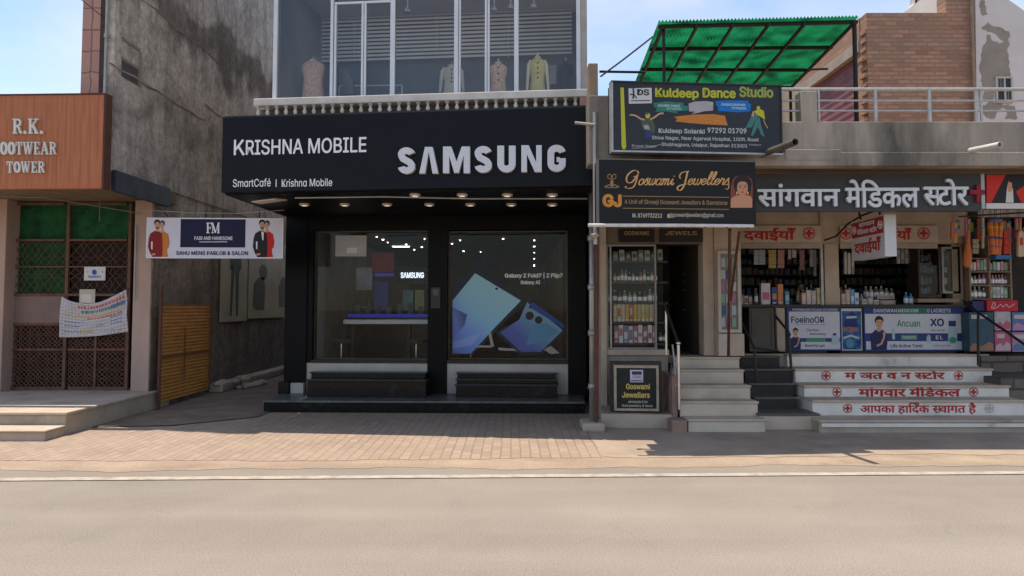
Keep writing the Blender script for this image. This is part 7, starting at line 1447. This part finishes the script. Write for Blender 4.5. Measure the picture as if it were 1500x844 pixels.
q = gq(.985,.02); mb = MB(); mb.tube([(q.x,q.y,q.z),(q.x,q.y,zpar-.5)], .03, 8); mb.build('post', blk_m, gr)
q = gq(.03,.04); mb = MB(); mb.tube([(q.x,q.y,q.z),(q.x,q.y,zpar-.5)], .02, 8); mb.build('post', blk_m, gr)
q = gq(.98,.97); mb = MB(); mb.tube([(q.x,q.y,q.z),(q.x,q.y,zpar-.5)], .026, 8); mb.build('post', blk_m, gr)
q = gq(.02,.97); mb = MB(); mb.tube([(q.x,q.y,q.z),(q.x,q.y,zpar-.5)], .026, 8); mb.build('post', blk_m, gr)
mb = MB(); mb.tube([P(1160,103,11.9), P(1212,101,12.4)], .02, 6); mb.build('tie_bar', blk_m, gr)
mb = MB(); mb.tube([P(878,105,10.5), P(945,106,10.5)], .018, 6); mb.build('tie_bar', blk_m, gr)
mb = MB(); mb.tube([P(880,112,9.6), P(915,86,10.0), P(956,54,10.4)], .012, 6); tag(mb.build('stay_wire', blk_m), 'dark stay wire from the brick stub up to the green roof', 'wire')
# ---- brick building behind the terrace
bxr = P(1271,100,13).x
br_ = thing('brick_building', 'unplastered orange brick building with a maroon shutter behind the terrace', 'building', (8, 15, 0))
brk = brickm('orange_brick', (.46,.245,.16), (.27,.14,.095), (.27,.2,.15), .22, .076, .010, bump=.9, mixn=.6, dirt=(.36,.24,.165))
brk2 = brickm('orange_brick_side', (.46,.255,.165), (.32,.165,.105), (.27,.2,.145), .22, .076, .010, axes='YZ', bump=.5, mixn=.45, dirt=(.36,.24,.165))
zt1 = P(1350,19,13).z; xE = P(1424,80,13).x; zbt = zpar + .5
xB = P(1271,100,13).x
mb = MB(); mb.box(xB, xE, 13, 13.24, 3.5, zt1); mb.build('front_wall', brk, br_)
mb = MB(); mb.box(P(1372,5,13.3).x, xE, 13.02, 13.3, zt1+.001, zt1+2.2); mb.build('upper_wall', brk, br_)
mb = MB(); mb.box(P(1368,5,14).x, xE, 13.31, 13.6, zt1-.1, zt1+2.0); mb.build('upper_wall', brk, br_)
mb = MB(); yS = 15.2
zsh = PX(1262,62,xB).z
mb.box(xB-.02, xB+.2, 13.241, 16.0, zt1-.42, zt1); mb.build('side_parapet', brk2, br_)
ys0, ys1 = PX(1262,80,xB).y, PX(1221,100,xB).y
ztop_s = PX(1262,60,xB).z; zs_hi = zt1 - .42
mb = MB(); mb.box(xB-.05, xB+.15, 13.241, 16.0, zt1-.62, zt1-.421); mb.build('lintel', mat('cement_lintel', (.42,.37,.31), (.34,.3,.25), scale=3), br_)
mb = MB(); mb.box(xB, xB+.2, 13.241, 13.5, 3.5, zt1-.621); mb.build('side_pier', brk2, br_)
mb = MB(); mb.box(xB+.0, xB+.2, 15.55, 16.0, 3.5, zt1-.621); mb.build('side_pier', mat('pale_pier', (.45,.4,.34), (.36,.31,.26), scale=3), br_)
mb = MB(); n = 40
for i in range(n):
    z0 = 3.5 + (zt1-.62-3.5)*i/n; z1 = 3.5 + (zt1-.62-3.5)*(i+1)/n; o_ = .05 + (.012 if i % 2 else 0); mb.face([(xB+o_,13.5,z0),(xB+o_,15.55,z0),(xB+.06+(.0 if i % 2 else .012)-.01,15.55,z1),(xB+.05+(.0 if i % 2 else .012),13.5,z1)])
mb.build('roller_shutter', mat('maroon_shutter', (.22,.075,.085), (.17,.055,.065), scale=2, rough=.5), br_)
mb = MB(); mb.box(xB+.21, xE, 13.25, 18, 3.4, zt1-.05); mb.build('roof_mass', concrete, br_)
mb = MB(); rq = random.Random(5)
for k in range(26):
    z = 4.7 + k*.16 + rq.uniform(-.02,.02)
    if z > zt1-.3: break
    mb.box(xB-rq.uniform(.02,.09), xB-.001, 13.01, 13.2, z, z+.075)
mb.build('toothed_bricks', brk, br_)
mb = MB(); X = P(1426.5,90,12.9).x; mb.tube([(X,12.92,3.5),(X,12.92,zt1+2)], .03, 8); tag(mb.build('wall_pipe', mat('tan_pipe', (.3,.22,.15), (.22,.16,.11), scale=6, rough=.6)), 'tan pipe running up the joint of the brick and white buildings', 'drain pipe')
tk = thing('concrete_stack', 'pale broken parapet piece rising behind the brick building', 'wall', (P(1340,10,18).x, 18, 6))
mb = MB(); mb.prism([P(1331,24,18), P(1334,12,18), P(1342,2,18), P(1344,-20,18), P(1372,-20,18), P(1372,24,18)], (0,.3,0)); mb.build('wall_piece', mat('flaking_white', (.5,.48,.45), (.42,.4,.37), scale=4, c3=(.25,.22,.19), s3=2), tk); mb = MB(); mb.tube([P(1341,26,17.9), P(1343,-20,17.9)], .03, 5); mb.build('crack_bar', darkmetal, tk)
# ---- flaking white building
wh = thing('white_building', 'white plastered building with large grey flaked patches and a small barred window', 'building', (9, 14, 0))
flk = mat('flaking_plaster', (.60,.57,.55), (.52,.49,.47), scale=1.2, rough=.85, bump=.15, c3=(.5,.47,.45), s3=2.0, lo3=.6, hi3=.9)
xw0 = P(1428,90,12.95).x; xw1 = P(1540,90,12.95).x
mb = MB(); a = [P(1428,185,12.95), P(1428,-60,12.95), P(1440,-60,12.95), P(1478,0,12.95), P(1502,17,12.95), P(1560,60,12.95), P(1560,185,12.95)]; a[0].z = 3.3; a[-1].z = 3.3; mb.prism(a, (0,4,0)); mb.build('wall', flk, wh)
WQ = PL(1428, 12.95, 1560, 12.95)
wx = lambda X: 1200 + X/4.443
wy = lambda Y: Y/4.443
gpatch = mat('exposed_render', (.30,.265,.225), (.24,.21,.18), scale=3, rough=.95, bump=.4, bscale=30)
rq = random.Random(9)
def ragged(pts, o=.004):
    out = []
    for i in range(len(pts)):
        a, b = Vector(pts[i]), Vector(pts[(i+1) % len(pts)]); L_ = (b-a).length; n = max(1, int(L_/14))
        for j in range(n): t_ = j/n; d = (b-a).normalized(); nn = Vector((-d.y, d.x)); q = a.lerp(b, t_) + nn*rq.uniform(-5,5); out.append((wx(q.x), wy(q.y)))
    mb = MB(); WQ.poly(mb, out, .0005, o); return mb
ragged([(1045,5),(1072,0),(1085,60),(1095,92),(1062,104),(1050,70),(1040,40)]).build('flaked_patch', gpatch, wh)
ragged([(1055,185),(1085,165),(1100,145),(1130,170),(1180,178),(1205,200),(1238,205),(1240,240),(1225,250),(1240,300),(1225,310),(1235,420),(1245,500),(1140,505),(1130,670),(1200,680),(1270,690),(1290,775),(1210,775),(1225,720),(1190,700),(1150,740),(1140,775),(1100,770),(1060,740),(1040,680),(1075,690),(1100,660),(1060,640),(1080,590),(1055,540),(1045,430),(1058,340),(1070,300),(1090,265),(1095,225),(1115,230),(1120,260),(1170,280),(1200,275),(1170,240),(1140,215),(1100,205)]).build('flaked_patch', gpatch, wh)
ragged([(1045,560),(1052,600),(1042,640),(1035,600)]).build('flaked_patch', gpatch, wh)
mb = MB(); WQ.rect(mb, wx(1147), wy(510), wx(1250), wy(672), .006, .012); wv = mb.build('window', flat('barred_dark', (.03,.035,.04), .3), wh)
mb = MB(); WQ.frame(mb, wx(1143), wy(503), wx(1254), wy(672), .03, .012, .04); WQ.rect(mb, wx(1197), wy(505), wx(1206), wy(670), .0125, .036); WQ.rect(mb, wx(1148), wy(582), wx(1250), wy(590), .0126, .034)
mb.build('window_frame', flat('window_cream', (.45,.43,.4)), wv)
mb = MB()
for X in (1160, 1172, 1184): WQ.rect(mb, wx(X), wy(512), wx(X+3), wy(580), .0125, .02)
for X in (1215, 1228): WQ.rect(mb, wx(X), wy(592), wx(X+3), wy(668), .0125, .02)
mb.build('bars', galv, wv)
# far pale building between the sign and the pier
fb = thing('far_building', 'far pale building glimpsed between the dance studio sign and the terrace pier', 'building', (P(1158,160,24).x, 24, 0))
mb = MB(); a = P(1130,134,24); b = P(1176,134,24); mb.box(a.x, b.x, 24, 28, 0, a.z); mb.build('wall', mat('far_white', (.6,.57,.53), (.5,.48,.45), scale=1), fb); mb = MB(); FQ = PL(1130, 23.99, 1176, 23.99)
for x in (1150, 1160): FQ.rect(mb, x, 143, x+4, 170, 0, .02)
mb.build('window', flat('far_window', (.2,.2,.21)), fb)
mb = MB(); a = P(1200,95,26); mb.box(a.x, P(1215,95,26).x, 26, 30, 0, P(1205,150,26).z); mb.build('wall', mat('far_white', (.6,.57,.53)), fb)

# ---- fuller stock and small street litter
goods('medicine_box', 1083, 1108, 446, 13, CT, -.2, 4, [(.4,.3,.28),(.12,.2,.3),(.45,.42,.38),(.3,.12,.12)], 'small low medicine box at the left end of the chemist counter', 'low boxes at the left end of the counter', 'box', jit=.3)
goods('syrup_bottle', 1178, 1262, 444, 26, CT, -.3, 13, [(.45,.3,.1),(.3,.08,.06),(.5,.48,.45),(.08,.2,.32),(.42,.36,.12)], 'syrup bottle in the back row on the chemist counter', 'syrup bottles in the back row on the counter', 'bottle', 'bottle', jit=.2)
goods('paper_bundle', 1266, 1292, 446, 8, CT, -.08, 3, [(.45,.42,.38),(.3,.26,.22)], 'small pale bundle lying under the box sign on the counter', 'pale bundles under the box sign', 'bundle', jit=.4)
goods('jar', 1284, 1331, 437, 17, CT, -.42, 6, [(.2,.18,.17),(.32,.3,.29),(.14,.1,.09)], 'dim jar standing behind the trays on the counter', 'dim jars behind the counter trays', 'jar', 'bottle')
goods('display_card', 1236, 1252, 402, 34, HQ, .0, 3, [(.3,.27,.24),(.38,.36,.33),(.2,.16,.13)], 'hanging card of small goods beside the chemist pier', 'hanging cards beside the chemist pier', 'card', 'bag')
goods('display_card', 1318, 1342, 386, 22, HQ, -.1, 4, [(.34,.33,.32),(.22,.2,.19)], 'small hanging card left of the glass cabinets', 'hanging cards left of the glass cabinets', 'card', 'bag')
rp = random.Random(21)
for k in range(16):
    x = 1404 + k*6.4 + rp.uniform(-1.5,1.5); y0 = 318 + rp.uniform(0, 8); y1 = y0 + rp.uniform(14, 34); w = rp.uniform(3.5, 6.5); c = [(.5,.12,.05),(.55,.35,.08),(.12,.25,.42),(.45,.1,.25),(.5,.48,.44),(.15,.35,.15)][k % 6]; off = -.12 - .05*(k % 3)
    mb = MB(); OQ.poly(mb, [(x-w/2,y0),(x+w/2,y0+.5),(x+w/2,y1),(x-w/2,y1-.6)], off-.03, off); OQ.rect(mb, x-w*.35, y0+(y1-y0)*.25, x+w*.35, y0+(y1-y0)*.55, off+.0005, off+.002, 1); q = OQ.pt(x, y0, off-.015); mb.tube([q, (q.x,q.y,ztopJ)], .003, 4, 2)
    tag(mb.build('toy_packet', [mat('toypk%d' % (k % 6), c, rough=.35), mat('toypk%d' % ((k+2) % 6), [(.5,.12,.05),(.55,.35,.08),(.12,.25,.42),(.45,.1,.25),(.5,.48,.44),(.15,.35,.15)][(k+2) % 6], rough=.35), darkmetal]), 'small bright toy packet hanging in the back row over the stall shelves', 'packet', 'bright packets in the back row over the stall')
